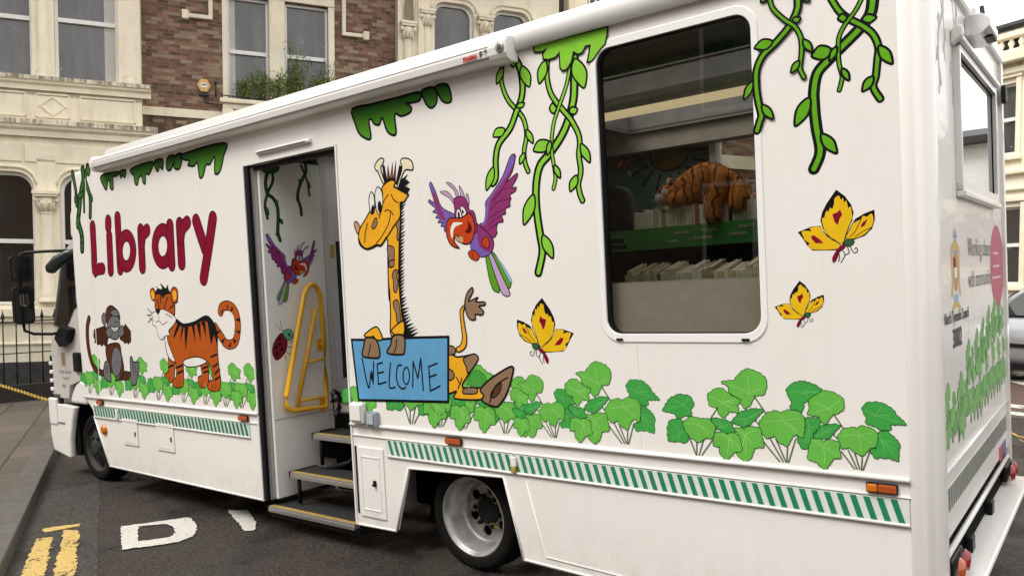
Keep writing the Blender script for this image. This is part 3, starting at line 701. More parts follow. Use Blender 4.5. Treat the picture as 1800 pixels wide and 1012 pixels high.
('ivy_picture','side',0.5,0.07,'''
l stem - 8;-962 -39;1191 -56
l stem_lt - 3.1;-962 -39;1191 -56
l stem - 7.6;-770 52;1261 -78
l stem_lt - 3;-770 52;1261 -78
l stem - 7.6;-777 23;1150 -22
l stem_lt - 3;-777 23;1150 -22
l stem - 8.3;-1113 30;1032 -79
l stem_lt - 3.2;-1113 30;1032 -79
l stem - 8.2;-1076 -3;1013 -63
l stem_lt - 3.2;-1076 -3;1013 -63
l stem - 8.2;-1038 -28;1033 -82
l stem_lt - 3.2;-1038 -28;1033 -82
l stem - 8.1;-992 -59;1033 -80
l stem_lt - 3.2;-992 -59;1033 -80
l stem - 8;-957 -24;1105 -28
l stem_lt - 3.1;-957 -24;1105 -28
O leaf_dg leaf_edge 3.9;-1262 6 9 4 12 3 12 10 17 8 14 16 15 14 14 13 5 8 -2 -11 -7 6 -2 -13 -17 -12 -16 -16 -12 -5 -11 -13 -11 -13 -16;1165 13 8 15 8 13 8 11 0 10 4 2 -6 4 -6 -8 -14 -12 -16 -12 -12 -11 -13 -7 1 -4 -9 -3 4 14 7 0 5 -2 5
l leaf_vein_dk - 4.7;-1139 -41 -48;1199 -8 -16
l leaf_vein_dk - 4.6;-1139 -24 -31;1199 15 8
l leaf_vein_dk - 4.7;-1139 -41 -48;1199 -8 -16
l leaf_vein_dk - 4.6;-1139 14 8;1199 22 14
l leaf_vein_dk - 4.6;-1139 18 11;1199 -13 -21
O leaf_dg leaf_edge 3.9;-1222 18 12 16 14 13 2 8 -1 8 2 3 8 1 -6 -13 -18 -11 -16 -17 -15 -16 -9 6 -8 6 -3 -1 10 -2;1116 9 -1 6 -2 -7 -12 -10 -12 -9 -13 -11 -11 -11 -15 -10 -3 6 0 -5 3 -3 12 10 14 13 14 13 14 11
l leaf_vein_dk - 4.7;-1164 -17 -24;1063 24 16
l leaf_vein_dk - 4.7;-1164 -21 -27;1063 -17 -25
l leaf_vein_dk - 4.7;-1164 -17 -24;1063 24 16
l leaf_vein_dk - 4.6;-1164 16 11;1063 0 -7
l leaf_vein_dk - 4.7;-1164 -3 -9;1063 -14 -22
O leaf_lg leaf_edge 3.7;-1010 7 13 8 11 13 12 9 14 7 12 9 8 10 11 12 14 1 -7 -4 -8 8 -1 4 -13 -12 -15 -14 -3 -13 -6 -13 -9 -9 -5 2 -16 -12 -12 -8 1 -6 2;1259 11 3 12 4 6 0 0 -2 -9 -8 -4 -10 -6 0 -8 -3 -12 -10 -6 -2 -12 -14 -10 -4 5 -3 5 -13 -11 -13 4 9 8 13 18 -1 4 2 8 16 8 13
l leaf_vein - 4.4;-938 36 30;1223 -13 -21
l leaf_vein - 4.4;-938 38 33;1223 11 5
l leaf_vein - 4.4;-938 -23 -29;1223 16 9
l leaf_vein - 4.4;-938 15 9;1223 23 15
l leaf_vein - 4.4;-938 36 31;1223 4 -4
O leaf_lg leaf_edge 3.6;-935 13 15 13 13 14 7 11 10 10 12 12 14 11 13 9 13 11 6 12 4 5 -1 2 -2 -6 -2 -7 -13 -9 -13 -11 -2 -9 -6 -7 -15 -8 -12 -3 -9 -2 7 -12 -10 -10 -11 -9 -10 -2 -1 4 -11 -8 -15;1325 8 -2 5 -1 2 14 10 10 12 3 9 0 -6 0 -7 -3 -5 -10 -4 -10 -11 -13 -12 -12 -10 -11 -10 -4 2 -6 3 -13 -14 -13 -12 -8 -8 6 11 9 11 8 3 7 4 5 6 5 12 9 8 3 9 3
l leaf_vein - 4.3;-796 -46 -53;1272 23 16
l leaf_vein - 4.3;-796 0 -5;1272 48 40
l leaf_vein - 4.3;-796 -46 -53;1272 23 16
l leaf_vein - 4.3;-796 0 -5;1272 48 40
l leaf_vein - 4.2;-796 35 30;1272 19 11
O leaf_dg leaf_edge 3.7;-996 9 15 11 10 13 9 15 10 11 7 3 8 4 -13 -12 -11 -12 -13 -11 -6 -12 -6 -8 -5 -13;1132 12 3 0 -5 1 -5 2 -6 -3 -11 -13 -9 -13 -7 2 -6 1 -4 3 13 2 12 5 10 4
l leaf_vein_dk - 4.4;-930 -21 -27;1098 16 9
l leaf_vein_dk - 4.4;-930 -13 -18;1098 21 14
l leaf_vein_dk - 4.4;-930 -21 -27;1098 16 9
l leaf_vein_dk - 4.4;-930 16 11;1098 16 8
l leaf_vein_dk - 4.4;-930 -10 -16;1098 4 -3
O leaf_dg leaf_edge 3.6;-884 7 12 8 10 10 15 11 10 13 12 12 13 14 11 -6 -12 -7 -10 -5 -13 -7 -13 -16 -13 -11 -12 -12 -10 -12 -4;1141 11 8 13 8 7 2 6 0 8 -1 3 -4 3 -4 -13 -9 -11 -7 -12 -5 -9 -14 -3 -9 0 8 1 4 4 8
l leaf_vein_dk - 4.3;-813 34 29;1149 22 15
l leaf_vein_dk - 4.3;-813 28 22;1149 14 7
l leaf_vein_dk - 4.3;-813 -23 -28;1149 0 -6
l leaf_vein_dk - 4.3;-813 34 29;1149 22 15
l leaf_vein_dk - 4.3;-813 -3 -8;1149 -11 -17
O leaf_lg leaf_edge 3.8;-1148 9 15 10 18 16 16 5 2 15 17 16 12 5 12 6 2 -6 -4 -4 -10 -14 -13 -10 -11 -9 -14 -12 -9 -10 -13 -8 -12 -8 -1 -8;1111 11 9 12 3 -3 -1 0 -7 6 -2 2 -7 -10 -8 -11 -14 -14 -15 -11 -10 -3 5 -10 -4 -9 -5 3 8 6 5 12 10 8 17 10
l leaf_vein - 4.5;-1063 27 21;1102 -18 -26
l leaf_vein - 4.5;-1063 33 26;1102 -10 -17
l leaf_vein - 4.6;-1063 -27 -34;1102 6 -1
l leaf_vein - 4.5;-1063 5 0;1102 15 9
l leaf_vein - 4.5;-1063 33 26;1102 -10 -17
O leaf_lg leaf_edge 3.6;-875 13 12 14 12 11 15 15 11 13 13 7 -3 4 4 -2 6 -3 -10 -14 -11 -11 -1 -8 -2 -8 -12 -12 -13 -9 -10 -13 -5 12 16 -5 4 -5 2 -4 3 -9 -4 -11;1103 3 -2 2 -4 10 5 2 -6 3 -5 -14 -13 -15 -11 -12 -13 -14 -4 3 -7 1 -13 -14 -13 -12 -9 -13 4 11 5 12 12 10 1 10 14 11 10 12 12 7 13 6
l leaf_vein - 4.3;-825 4 -1;1072 -44 -51
l leaf_vein - 4.3;-825 -8 -14;1072 -37 -45
l leaf_vein - 4.3;-825 -16 -21;1072 14 7
l leaf_vein - 4.3;-825 31 26;1072 18 10
l leaf_vein - 4.3;-825 19 14;1072 -18 -25
O leaf_lg leaf_edge 3.7;-981 15 11 15 15 10 13 16 14 9 11 7 -3 5 0 4 -2 -12 -16 -12 -8 -12 -8 -15 -11 -6 -11 -6 -1 5 -10 -11 -12 -4 6 -3 6;1068 10 -1 4 -3 -9 8 1 1 -9 -3 -14 -11 -12 -12 -11 -14 -7 -1 -3 -14 -8 -13 -9 6 13 7 11 15 15 -5 3 2 10 14 13 13
l leaf_vein - 4.4;-905 -4 -9;1048 -35 -43
l leaf_vein - 4.4;-905 26 20;1048 -16 -23
l leaf_vein - 4.4;-905 -24 -31;1048 11 4
l leaf_vein - 4.4;-905 10 4;1048 15 8
l leaf_vein - 4.4;-905 11 6;1048 -20 -28
'''),
('ivy_picture','side',2.0,0.07,'''
l stem - 7;-407 40;1199 -62
l stem_lt - 2.7;-407 40;1199 -62
l stem - 7;-417 22;1111 -22
l stem_lt - 2.7;-417 22;1111 -22
l stem - 7.5;-673 42;1063 -102
l stem_lt - 2.9;-673 42;1063 -102
l stem - 7.5;-732 72;1045 -86
l stem_lt - 2.9;-732 72;1045 -86
l stem - 7.5;-702 59;1065 -105
l stem_lt - 2.9;-702 59;1065 -105
l stem - 7.4;-581 -36;1070 -110
l stem_lt - 2.9;-581 -36;1070 -110
l stem - 7.4;-620 -5;1034 -74
l stem_lt - 2.9;-620 -5;1034 -74
l stem - 6.9;-378 53;1031 -73
l stem_lt - 2.7;-378 53;1031 -73
l stem - 6.9;-348 34;1038 -79
l stem_lt - 2.7;-348 34;1038 -79
l stem - 6.8;-290 -5;1020 -63
l stem_lt - 2.7;-290 -5;1020 -63
l stem - 6.8;-257 -31;1046 -88
l stem_lt - 2.6;-257 -31;1046 -88
l stem - 6.9;-322 19;1032 -72
l stem_lt - 2.7;-322 19;1032 -72
O leaf_dg leaf_edge 3.4;-619 4 10 7 9 11 13 11 13 11 9 14 10 9 11 9 11 8 9 6 -9 -12 -8 -11 -8 -12 -10 -9 -13 -12 2 -6 -5 -11 -10 -11 -11 -11 -2 8 1 -7 -3 -8 -1;1297 9 10 8 6 8 0 7 -1 1 -5 -1 -7 -1 -4 -10 -4 -9 -3 -9 -7 -1 -8 -1 -8 -2 -4 -10 -4 -8 -13 -14 -13 0 6 4 -2 4 14 8 12 10 9 10 13
l leaf_vein_dk - 4;-543 42 37;1288 5 -2
l leaf_vein_dk - 4;-543 37 31;1288 9 2
l leaf_vein_dk - 4;-543 -25 -30;1288 6 0
l leaf_vein_dk - 4;-543 23 18;1288 19 11
l leaf_vein_dk - 4;-543 16 12;1288 -6 -13
O leaf_dg leaf_edge 3.4;-533 14 15 12 15 12 2 -5 -2 -4 -11 -3 -11 -1 -7 -1 -6 -1 -10 -11 -17 -7 -3 -9 0 -3 4 16 13 -1 5 1 4 -4 4;1174 6 -3 1 -2 -4 -11 -11 -11 -12 -5 -10 -7 -16 -15 -9 -9 -10 -13 -6 1 7 13 6 12 12 11 -1 -1 11 11 13 12 13 14
l leaf_vein_dk - 4;-517 -10 -15;1128 -33 -39
l leaf_vein_dk - 4;-517 0 -5;1128 -30 -37
l leaf_vein_dk - 4;-517 -3 -7;1128 20 14
l leaf_vein_dk - 4;-517 19 15;1128 7 1
l leaf_vein_dk - 4;-517 0 -5;1128 -30 -37
O leaf_lg leaf_edge 3.3;-516 6 11 9 12 8 11 9 14 10 11 12 8 8 10 6 8 4 -3 4 -3 -5 -12 -6 -14 -12 -3 -11 -4 -7 -9 -12 -9 -7 3 -11 -10 -11 -10 -13 1 7 2 -4 3;1257 9 5 7 6 8 6 6 2 -4 0 -4 -3 -9 0 -9 -4 -14 -11 -10 -12 -11 -4 -8 -5 0 -10 -10 -11 -8 -10 4 11 10 10 -3 5 -4 6 1 11 12 12 12 10
l leaf_vein - 3.9;-429 -29 -34;1222 15 10
l leaf_vein - 3.9;-429 -31 -36;1222 -9 -16
l leaf_vein - 3.9;-429 -29 -34;1222 15 10
l leaf_vein - 3.9;-429 26 22;1222 21 15
l leaf_vein - 3.9;-429 9 4;1222 -5 -12
O leaf_dg leaf_edge 3.3;-467 11 13 11 13 11 10 11 10 -6 -10 -8 -6 -10 -6 -10 -13 -12 -13 -15 -13 2 14 1 9;1140 6 0 7 -1 3 2 -6 -1 -12 -8 -9 -10 -8 -12 -5 -4 2 -1 -2 3 16 14 10 7
l leaf_vein_dk - 3.9;-456 31 25;1108 19 11
l leaf_vein_dk - 3.9;-456 20 15;1108 21 13
l leaf_vein_dk - 3.9;-456 -1 -6;1108 15 8
l leaf_vein_dk - 3.9;-456 22 17;1108 8 1
l leaf_vein_dk - 4;-456 -13 -18;1108 -5 -12
O leaf_lg leaf_edge 3.5;-753 5 10 4 11 6 10 15 11 13 13 8 8 12 9 12 12 11 11 9 11 4 9 3 1 -1 1 -3 2 -6 1 -1 -9 -11 -6 -10 -7 -9 -5 -8 -4 -10 -10 -10 -11 -9 -9 -4 -6 -11 -11 -14 -9 -5 -11 -3 -7 -4 4;1137 11 7 12 7 10 8 0 8 0 -3 -8 9 2 7 1 -2 1 -3 -2 -4 -12 -5 -10 -12 -10 -11 -10 -13 -10 -12 -8 -4 1 7 4 -8 -2 -15 -11 -12 -11 1 8 0 8 7 12 9 -9 -1 -7 6 11 6 10 6 11 13
l leaf_vein - 4.1;-641 36 30;1152 -22 -30
l leaf_vein - 4.1;-641 39 33;1152 -18 -24
l leaf_vein - 4.2;-641 -37 -44;1152 -2 -9
l leaf_vein - 4.1;-641 1 -6;1152 17 9
l leaf_vein - 4.1;-641 41 36;1152 10 4
O leaf_dg leaf_edge 3.1;-287 4 9 5 13 11 9 11 11 10 10 10 8 11 4 10 3 6 10 5 9 5 7 -9 -11 -9 -8 -10 -9 -10 5 -1 -11 -10 -12 -10 -9 -7 -10 -7 -10 -8 -8 -4 5 -1 -8 -3;1230 9 9 9 6 -2 2 3 -5 1 -4 -4 -8 -3 -9 -6 -12 -8 -5 -9 -5 -11 -6 -4 2 -2 3 -6 4 -3 -10 -10 -4 1 -2 1 2 7 5 -1 7 -2 5 10 9 12 9 13
l leaf_vein_dk - 3.7;-234 49 44;1202 -8 -14
l leaf_vein_dk - 3.7;-234 35 31;1202 5 -1
l leaf_vein_dk - 3.7;-234 -17 -21;1202 13 7
l leaf_vein_dk - 3.7;-234 17 12;1202 23 17
l leaf_vein_dk - 3.7;-234 49 44;1202 -8 -14
O leaf_dg leaf_edge 3.1;-223 11 11 11 10 7 7 9 3 9 3 6 2 -5 -1 1 -3 1 -10 -7 -11 -8 -10 -13 -9 -13 -6 -7 -8 -3 -8 -2 10 15 -2 7 -4 4 0;1129 8 -1 5 -4 -9 -6 -4 -10 -4 -9 -7 -14 -12 -14 -12 -12 -13 -1 5 -1 7 0 -5 4 0 -8 2 5 11 4 12 10 4 10 13 12 12 12
l leaf_vein_dk - 3.7;-212 28 23;1096 -28 -33
l leaf_vein_dk - 3.7;-212 28 24;1096 -14 -20
l leaf_vein_dk - 3.7;-212 -2 -5;1096 15 9
l leaf_vein_dk - 3.7;-212 30 25;1096 0 -6
l leaf_vein_dk - 3.7;-212 11 7;1096 -23 -30
O leaf_lg leaf_edge 3.2;-394 4 9 5 9 10 13 11 11 8 2 10 12 11 11 10 11 10 7 7 3 -5 1 -4 -3 -11 -14 -6 -11 -6 -9 -13 -9 -12 -8 -8 -6 -11 -10 -10 -7 0 -9 1;1095 13 8 11 8 6 0 6 -1 0 -7 10 7 0 -5 1 -6 -4 -9 -9 -10 -11 -12 -12 -12 -7 -3 -11 -8 -11 -6 0 9 1 8 6 9 -7 0 -4 10 12 8 14
l leaf_vein - 3.8;-305 29 24;1112 -13 -19
l leaf_vein - 3.8;-305 7 4;1112 -30 -36
l leaf_vein - 3.8;-305 -30 -35;1112 -2 -9
l leaf_vein - 3.8;-305 0 -5;1112 13 6
l leaf_vein - 3.8;-305 32 28;1112 8 2
O leaf_lg leaf_edge 3.3;-508 12 12 13 11 8 12 14 10 13 8 10 3 -4 0 5 1 1 -11 -12 -12 -4 -7 -4 -9 -3 -9 -10 -6 -12 -5 -9 -10 -9 -11 -7 -2 5 0 4 0 0 9 -1;1081 2 -2 2 -5 -8 11 1 1 -4 -1 -3 -13 -16 -10 -10 -11 -12 -5 0 -3 -10 -7 -12 -6 -12 -7 3 8 5 8 8 0 6 -1 8 10 11 12 8 12 11 10 10
l leaf_vein - 4;-458 6 0;1044 -34 -40
l leaf_vein - 3.9;-458 31 26;1044 -11 -18
l leaf_vein - 4;-458 -15 -20;1044 16 10
l leaf_vein - 3.9;-458 14 9;1044 17 11
l leaf_vein - 3.9;-458 31 26;1044 -11 -18
'''),
('ivy_picture','side',1.2,0.07,(0,1.0062,0.0000,-0.8463,0.0000,1.0062,0.0094,1.0062,'')),
('ivy_picture','side',3.0,0.07,(0,0.8185,0.0000,-1.4323,0.0000,0.8185,0.1860,0.8185,'')),
('ivy_picture','side',2.0,0.07,(1,0.9985,0.0000,-1.2384,0.0000,0.9985,0.0188,0.9985,'')),
('ivy_picture','side',0.6,0.07,(1,1.1684,0.0000,-1.3931,0.0000,1.1684,-0.1407,1.1684,'')),
('ivy_picture','side',2.0,0.07,(1,1.3939,0.0000,-1.6033,0.0000,1.3939,-0.3524,1.3939,'')),
('ivy_picture','side',3.4,0.07,(1,1.1403,0.0000,-1.6176,0.0000,1.1403,-0.1143,1.1403,'')),
('ivy_picture','side',0.6,0.07,(1,0.8885,0.0000,-2.6788,0.0000,0.8885,0.1810,0.8885,'')),
('ivy_picture','side',0.5,0.07,(1,1.1445,0.0000,-6.4449,0.0000,1.1445,-0.1183,1.1445,'')),
('ivy_picture','side',1.8,0.07,(1,1.1343,0.0000,-6.0063,0.0000,1.1343,-0.1087,1.1343,'')),
('ivy_picture','side',3.1,0.07,(1,1.1129,0.0000,-5.5551,0.0000,1.1129,-0.0886,1.1129,'')),
('ivy_picture','side',4.4,0.07,(1,1.0954,0.0000,-5.1542,0.0000,1.0954,-0.0722,1.0954,'')),
('ivy_picture','side',0.5,0.07,(1,1.0704,0.0000,-4.7511,0.0000,1.0704,-0.0487,1.0704,'')),
('ivy_picture','side',1.8,0.07,(1,1.0566,0.0000,-4.4205,0.0000,1.0566,-0.0358,1.0566,'')),
('ivy_picture','side',3.1,0.07,(1,1.0472,0.0000,-4.1294,0.0000,1.0472,-0.0269,1.0472,'')),
('ivy_picture','side',4.4,0.07,(1,1.0499,0.0000,-3.9047,0.0000,1.0499,-0.0295,1.0499,'')),
('ivy_picture','rear',1.0,0.07,(0,0.5967,0.0000,0.8053,0.0000,0.6683,0.3824,0.5967,'rear')),
('ivy_picture','rear',2.4,0.07,(1,0.8057,0.0000,1.4559,0.0000,0.9024,0.1376,0.8057,'rear')),
('ivy_picture','rear',3.8,0.07,(0,0.5967,0.0000,1.1653,0.0000,0.6683,0.3924,0.5967,'rear')),
('ivy_picture','rear',1.0,0.07,(1,0.8057,0.0000,1.8259,0.0000,0.9024,0.1676,0.8057,'rear')),
('ivy_picture','rear',2.4,0.07,(0,0.4590,0.0000,1.3164,0.0000,0.5141,0.7449,0.4590,'rear')),
('ivy_picture','rear',3.8,0.07,(1,0.8633,0.0000,2.1170,0.0000,0.9669,0.0874,0.8633,'rear')),
('ivy_picture','rear',1.0,0.07,(0,0.5049,0.0000,1.6461,0.0000,0.5655,0.7074,0.5049,'rear')),
('ivy_picture','rear',2.4,0.07,(1,0.8057,0.0000,2.3359,0.0000,0.9024,0.1776,0.8057,'rear')),
('ivy_picture','rear',3.8,0.07,(0,0.5049,0.0000,1.8761,0.0000,0.5655,0.7474,0.5049,'rear')),
('ivy_picture','rear',1.0,0.07,(1,0.8633,0.0000,2.6670,0.0000,0.9669,0.1174,0.8633,'rear')),
('ivy_picture','rear',2.4,0.07,(0,0.5049,0.0000,2.1261,0.0000,0.5655,0.8074,0.5049,'rear')),
('ivy_picture','rear',3.8,0.07,(1,0.8633,0.0000,2.9370,0.0000,0.9669,0.1174,0.8633,'rear')),
('ivy_picture','rear',1.0,0.07,(0,0.5508,0.0000,2.4157,0.0000,0.6169,0.7699,0.5508,'rear')),
('ivy_picture','rear',2.4,0.07,(1,0.8057,0.0000,3.1059,0.0000,0.9024,0.1976,0.8057,'rear')),
('ivy_picture','rear',3.8,0.07,(0,0.4590,0.0000,2.5964,0.0000,0.5141,0.8849,0.4590,'rear')),
('vine_picture','rear',2.0,0.20,(11,0.7500,0.0000,0.8531,0.0000,0.8500,0.4800,0.7000,'rear')),
('vine_picture','rear',2.0,0.20,(11,0.7500,0.0000,1.1931,0.0000,0.8500,0.4800,0.7000,'rear')),
('red_ellipse_sign','rear',2.0,0.20,'''
o crimson_lt - 0;2467 -7 -23 -35 -48 -57 -64 -69 -69 -66 -62 -52 -42 -29 -15 0 15 29 42 52 62 66 69 69 64 57 48 35 23;1820 55 52 47 40 31 21 9 -3 -15 -26 -36 -44 -50 -53 -56 -53 -50 -44 -36 -26 -15 -3 9 21 31 40 47 52
l pink_txt - 12;1980 220;1900 0
l pink_txt - 12;1950 300;1820 0
l pink_txt - 12;1920 380;1750 0
'''),
('coat_of_arms','rear',2.0,0.20,'''
o brown_lt - 8;560 -5 130 -5 -60;1760 120 0 -120 -50
o gold - 8;490 20 40 -5 -25 -40 30 -10;1900 30 -20 -180 -40 20 50 80
o gold - 8;750 -20 -40 5 25 40 -30 10;1900 30 -20 -180 -40 20 50 80
o pale_blue - 8;570 100 10 -60 -60;1700 0 -30 -15 15
o grey_bl - 8;575 -5 50 50 -5;1895 45 30 -30 -45
O grey_bl - 8;560 40 20;1970 50 -50
O grey_bl - 8;680 -40 -20;1970 50 -50
o gold - 8;510 110 110 -10 -100 -100;1645 25 -25 -25 22 -22
O white - 8;580 0 80 0;1780 50 0 -50
O crimson - 8;560 -2 62 0;1830 45 0 -45
o gold - 8;530 30 120 30 -30 -120;1920 30 0 -30 -8 0
'''),
('sun_picture','wall',2.0,0.20,'''
l wall_ink - 20;-2126 160;2865 15
l wall_ink - 20;-2143 140;2930 64
l wall_ink - 20;-2190 99;2985 103
l wall_ink - 20;-2262 44;3022 126
l wall_ink - 20;-2346 -19;3035 130
l wall_ink - 20;-2430 -79;3022 114
l wall_ink - 20;-2501 -127;2985 82
l wall_ink - 20;-2549 -155;2930 36
l wall_ink - 20;-2566 -159;2865 -15
l wall_ink - 20;-2549 -140;2800 -63
l wall_ink - 20;-2501 -100;2745 -102
l wall_ink - 20;-2430 -44;2708 -125
l wall_ink - 20;-2346 19;2695 -129
l wall_ink - 20;-2262 79;2708 -114
l wall_ink - 20;-2190 126;2745 -81
l wall_ink - 20;-2143 155;2800 -36
o wall_gold wall_ink 20;-2176 -9 -27 -41 -51 -56 -54 -47 -34 -19 0 19 34 47 54 56 51 41 27;2865 42 38 29 17 4 -11 -23 -34 -40 -43 -41 -33 -24 -10 3 17 29 38
'''),
('parrot_picture','wall',2.0,0.20,(18,0.3191,0.0299,-2.0446,0.0128,0.2877,2.2342,0.3024,'')),
]

def smooth_pts(P, closed, n=5):
    out = []; N = len(P)
    for i in range(N if closed else N-1):
        p1, p2 = P[i], P[(i+1)%N]
        p0 = P[i-1] if (closed or i) else p1; p3 = P[(i+2)%N] if (closed or i+2 < N) else p2
        for k in range(n):
            t = k/n; out.append(tuple(.5*((2*b)+(-a+c)*t+(2*a-5*b+4*c-d)*t*t+(-a+3*b-3*c+d)*t**3) for a, b, c, d in zip(p0,p1,p2,p3)))
    if not closed: out.append(tuple(P[-1]))
    return out
def offsets(P, closed, h):
    N = len(P); L = []; Rr = []
    for i in range(N):
        a = P[i-1] if (closed or i) else P[i]; c = P[(i+1)%N] if (closed or i < N-1) else P[i]
        p = Vector(P[i]); d1 = (p-Vector(a)); d2 = (Vector(c)-p)
        if d1.length < 1e-7: d1 = d2
        if d2.length < 1e-7: d2 = d1
        d1 = d1.normalized() if d1.length else Vector((1,0)); d2 = d2.normalized() if d2.length else d1
        t = d1+d2
        if t.length < .2: t = d1
        t.normalize(); nn = Vector((-t.y, t.x)); k = h/max(.55, nn.dot(Vector((-d1.y,d1.x))))
        L.append(tuple(p+nn*k)); Rr.append(tuple(p-nn*k))
    return L, Rr
def cap(p, q, h, n=7):
    d = Vector(p)-Vector(q); a = math.atan2(d.y, d.x)
    return [(p[0]+h*math.cos(a+math.pi/2-math.pi*i/n), p[1]+h*math.sin(a+math.pi/2-math.pi*i/n)) for i in range(1,n)]
def parse(block):
    ops = []
    for ln in block.strip().split('\n'):
        head, xs, ys = ln.split(';'); k, fill, line, w = head.split()
        acc = lambda s: [v/1000 for v in __import__('itertools').accumulate(int(t) for t in s.split())]
        ops.append((k, fill, line, float(w)/1000, list(zip(acc(xs), acc(ys)))))
    return ops
OPS = {}
def picture(i, parent, mats_of=vinyl):
    name, plane, base, step, data = ART[i]
    if isinstance(data, str): ops = OPS.setdefault(i, parse(data)); aff = None
    else:
        j, a, b, c, d, e, f, k, tint = data
        src = OPS.setdefault(j, parse(ART[j][4]))
        cm = {'leaf_lg':'rear_lg','leaf_dg':'rear_dg','ink':'rear_ink_glare','vine':'rear_vine_glare','leaf_edge':'rear_dg'} if tint else {}
        ops = [(o[0], cm.get(o[1],o[1]), cm.get(o[2],o[2]), o[3]*k, [(a*p[0]+b*p[1]+c, d*p[0]+e*p[1]+f) for p in o[4]]) for o in src]
    h = (.25+base*.16)/1000; st = .00003
    def P3(p, off):
        return (p[0],-off,p[1]) if plane == 'side' else (-4.69+off,p[0],p[1]) if plane == 'leaf' else (off,p[0],p[1]) if plane == 'rear' else (p[0],2.395-off,p[1])
    mb = MB(); keys = []
    def mi(k):
        if k not in keys: keys.append(k)
        return keys.index(k)
    def fillp(P, key):
        nonlocal h
        P = [P[i] for i in range(len(P)) if (Vector(P[i])-Vector(P[i-1])).length > 2e-4]
        if len(P) < 3: return
        tris = geometry.tessellate_polygon([[Vector((p[0],p[1],0)) for p in P]])
        mb.add([P3(p,h) for p in P], [tuple(t) for t in tris], mi(key)); h += st
    def band(P, closed, w, key):
        nonlocal h
        L, Rr = offsets(P, closed, w/2); n = len(P)
        if closed: mb.add([P3(p,h) for p in L+Rr], [(i,(i+1)%n,n+(i+1)%n,n+i) for i in range(n)], mi(key)); h += st
        else: fillp(L+cap(P[-1],P[-2],w/2)+Rr[::-1]+cap(P[0],P[1],w/2), key)
    for k, fill, line, w, P in ops:
        if k == 'o': P = smooth_pts(P, True, 4)
        if k == 'l' and len(P) > 2: P = smooth_pts(P, False, 5)
        if k in 'oO':
            fillp(P, fill)
            if line != '-': band(P, True, w, line)
        elif k == 'r': band(smooth_pts(P, True, 2), True, w, fill)
        else: band(P, False, w, fill)
    o = mb.build(name, [mats_of(q) for q in keys], parent, recalc=False)
    me = o.data
    # face the viewer side
    want = {'side':Vector((0,-1,0)),'leaf':Vector((1,0,0)),'rear':Vector((1,0,0)),'wall':Vector((0,-1,0))}[plane]
    for p in me.polygons:
        if p.normal.dot(want) < 0: p.flip()
    return o

# ------------------------------------------------------------------ common paints
WHITE, nt, b = nodes_of('white_body_paint'); tc = nt.nodes.new('ShaderNodeTexCoord'); mp = nt.nodes.new('ShaderNodeMapping'); mp.inputs['Scale'].default_value = (5,5,.35); nt.links.new(tc.outputs['Object'], mp.inputs[0])
sx = nt.nodes.new('ShaderNodeSeparateXYZ'); nt.links.new(tc.outputs['Object'], sx.inputs[0])
c = mixcol(nt, ramp(nt, noise(nt, 1.3, 4, .6, tc.outputs['Object']), .35, .7), (.815,.79,.755), (.79,.762,.722))
c = mixcol(nt, ramp(nt, noise(nt, 2.6, 5, .7, mp.outputs[0]), .52, .8, 0, .16), c, (.60,.56,.50))
gm = nt.nodes.new('ShaderNodeMath'); gm.operation = 'MULTIPLY'; nt.links.new(ramp(nt, sx.outputs[2], .16, .55, .42, 0), gm.inputs[0]); nt.links.new(ramp(nt, noise(nt, 7, 6, .75, tc.outputs['Object']), .38, .72), gm.inputs[1])
nt.links.new(mixcol(nt, gm.outputs[0], c, (.36,.32,.27)), b.inputs['Base Color']); b.inputs['Roughness'].default_value = .32; b.inputs['Coat Weight'].default_value = .35; b.inputs['Coat Roughness'].default_value = .05
bump(nt, b, noise(nt, .9, 2, .5, tc.outputs['Object']), .12, .02)
WHITE2 = mat('white_trim_plastic', (.80,.785,.76), rough=.28, var=.02, coat=.2)
SHADE = mat('off_white_lining', (.60,.58,.55), rough=.5, var=.04)
BLACK = mat('black_plastic', (.009,.009,.010), rough=.42, var=.1, spec=.2)
RUBBER = mat('tyre_rubber', (.018,.017,.016), rough=.8, var=.2, scale=20, bmp=.3, bscale=60)
DARK = mat('dark_underside', (.006,.006,.006), rough=.9, spec=.05)
ALU = mat('brushed_aluminium', (.55,.55,.54), rough=.38, metal=.9, var=.08, scale=30)
STEEL = mat('silver_wheel_paint', (.43,.43,.42), rough=.38, metal=.5, var=.12, scale=14, dark=(.26,.25,.24))
YEL = mat('yellow_handrail_paint', (.78,.42,.015), rough=.35, var=.05)
GREYL = mat('grey_interior_panel', (.68,.665,.68), rough=.55, var=.05)
AMBER = mat('amber_lens', (.60,.17,.01), rough=.12, var=.1, scale=60, coat=.6)
AMBER2 = mat('orange_lens', (.42,.075,.01), rough=.12, var=.1, scale=60, coat=.6)
REDL = mat('red_lens', (.30,.008,.010), rough=.15, var=.1, coat=.15)
SLATE_K = mat('dark_interior', (.02,.02,.02), rough=.8)
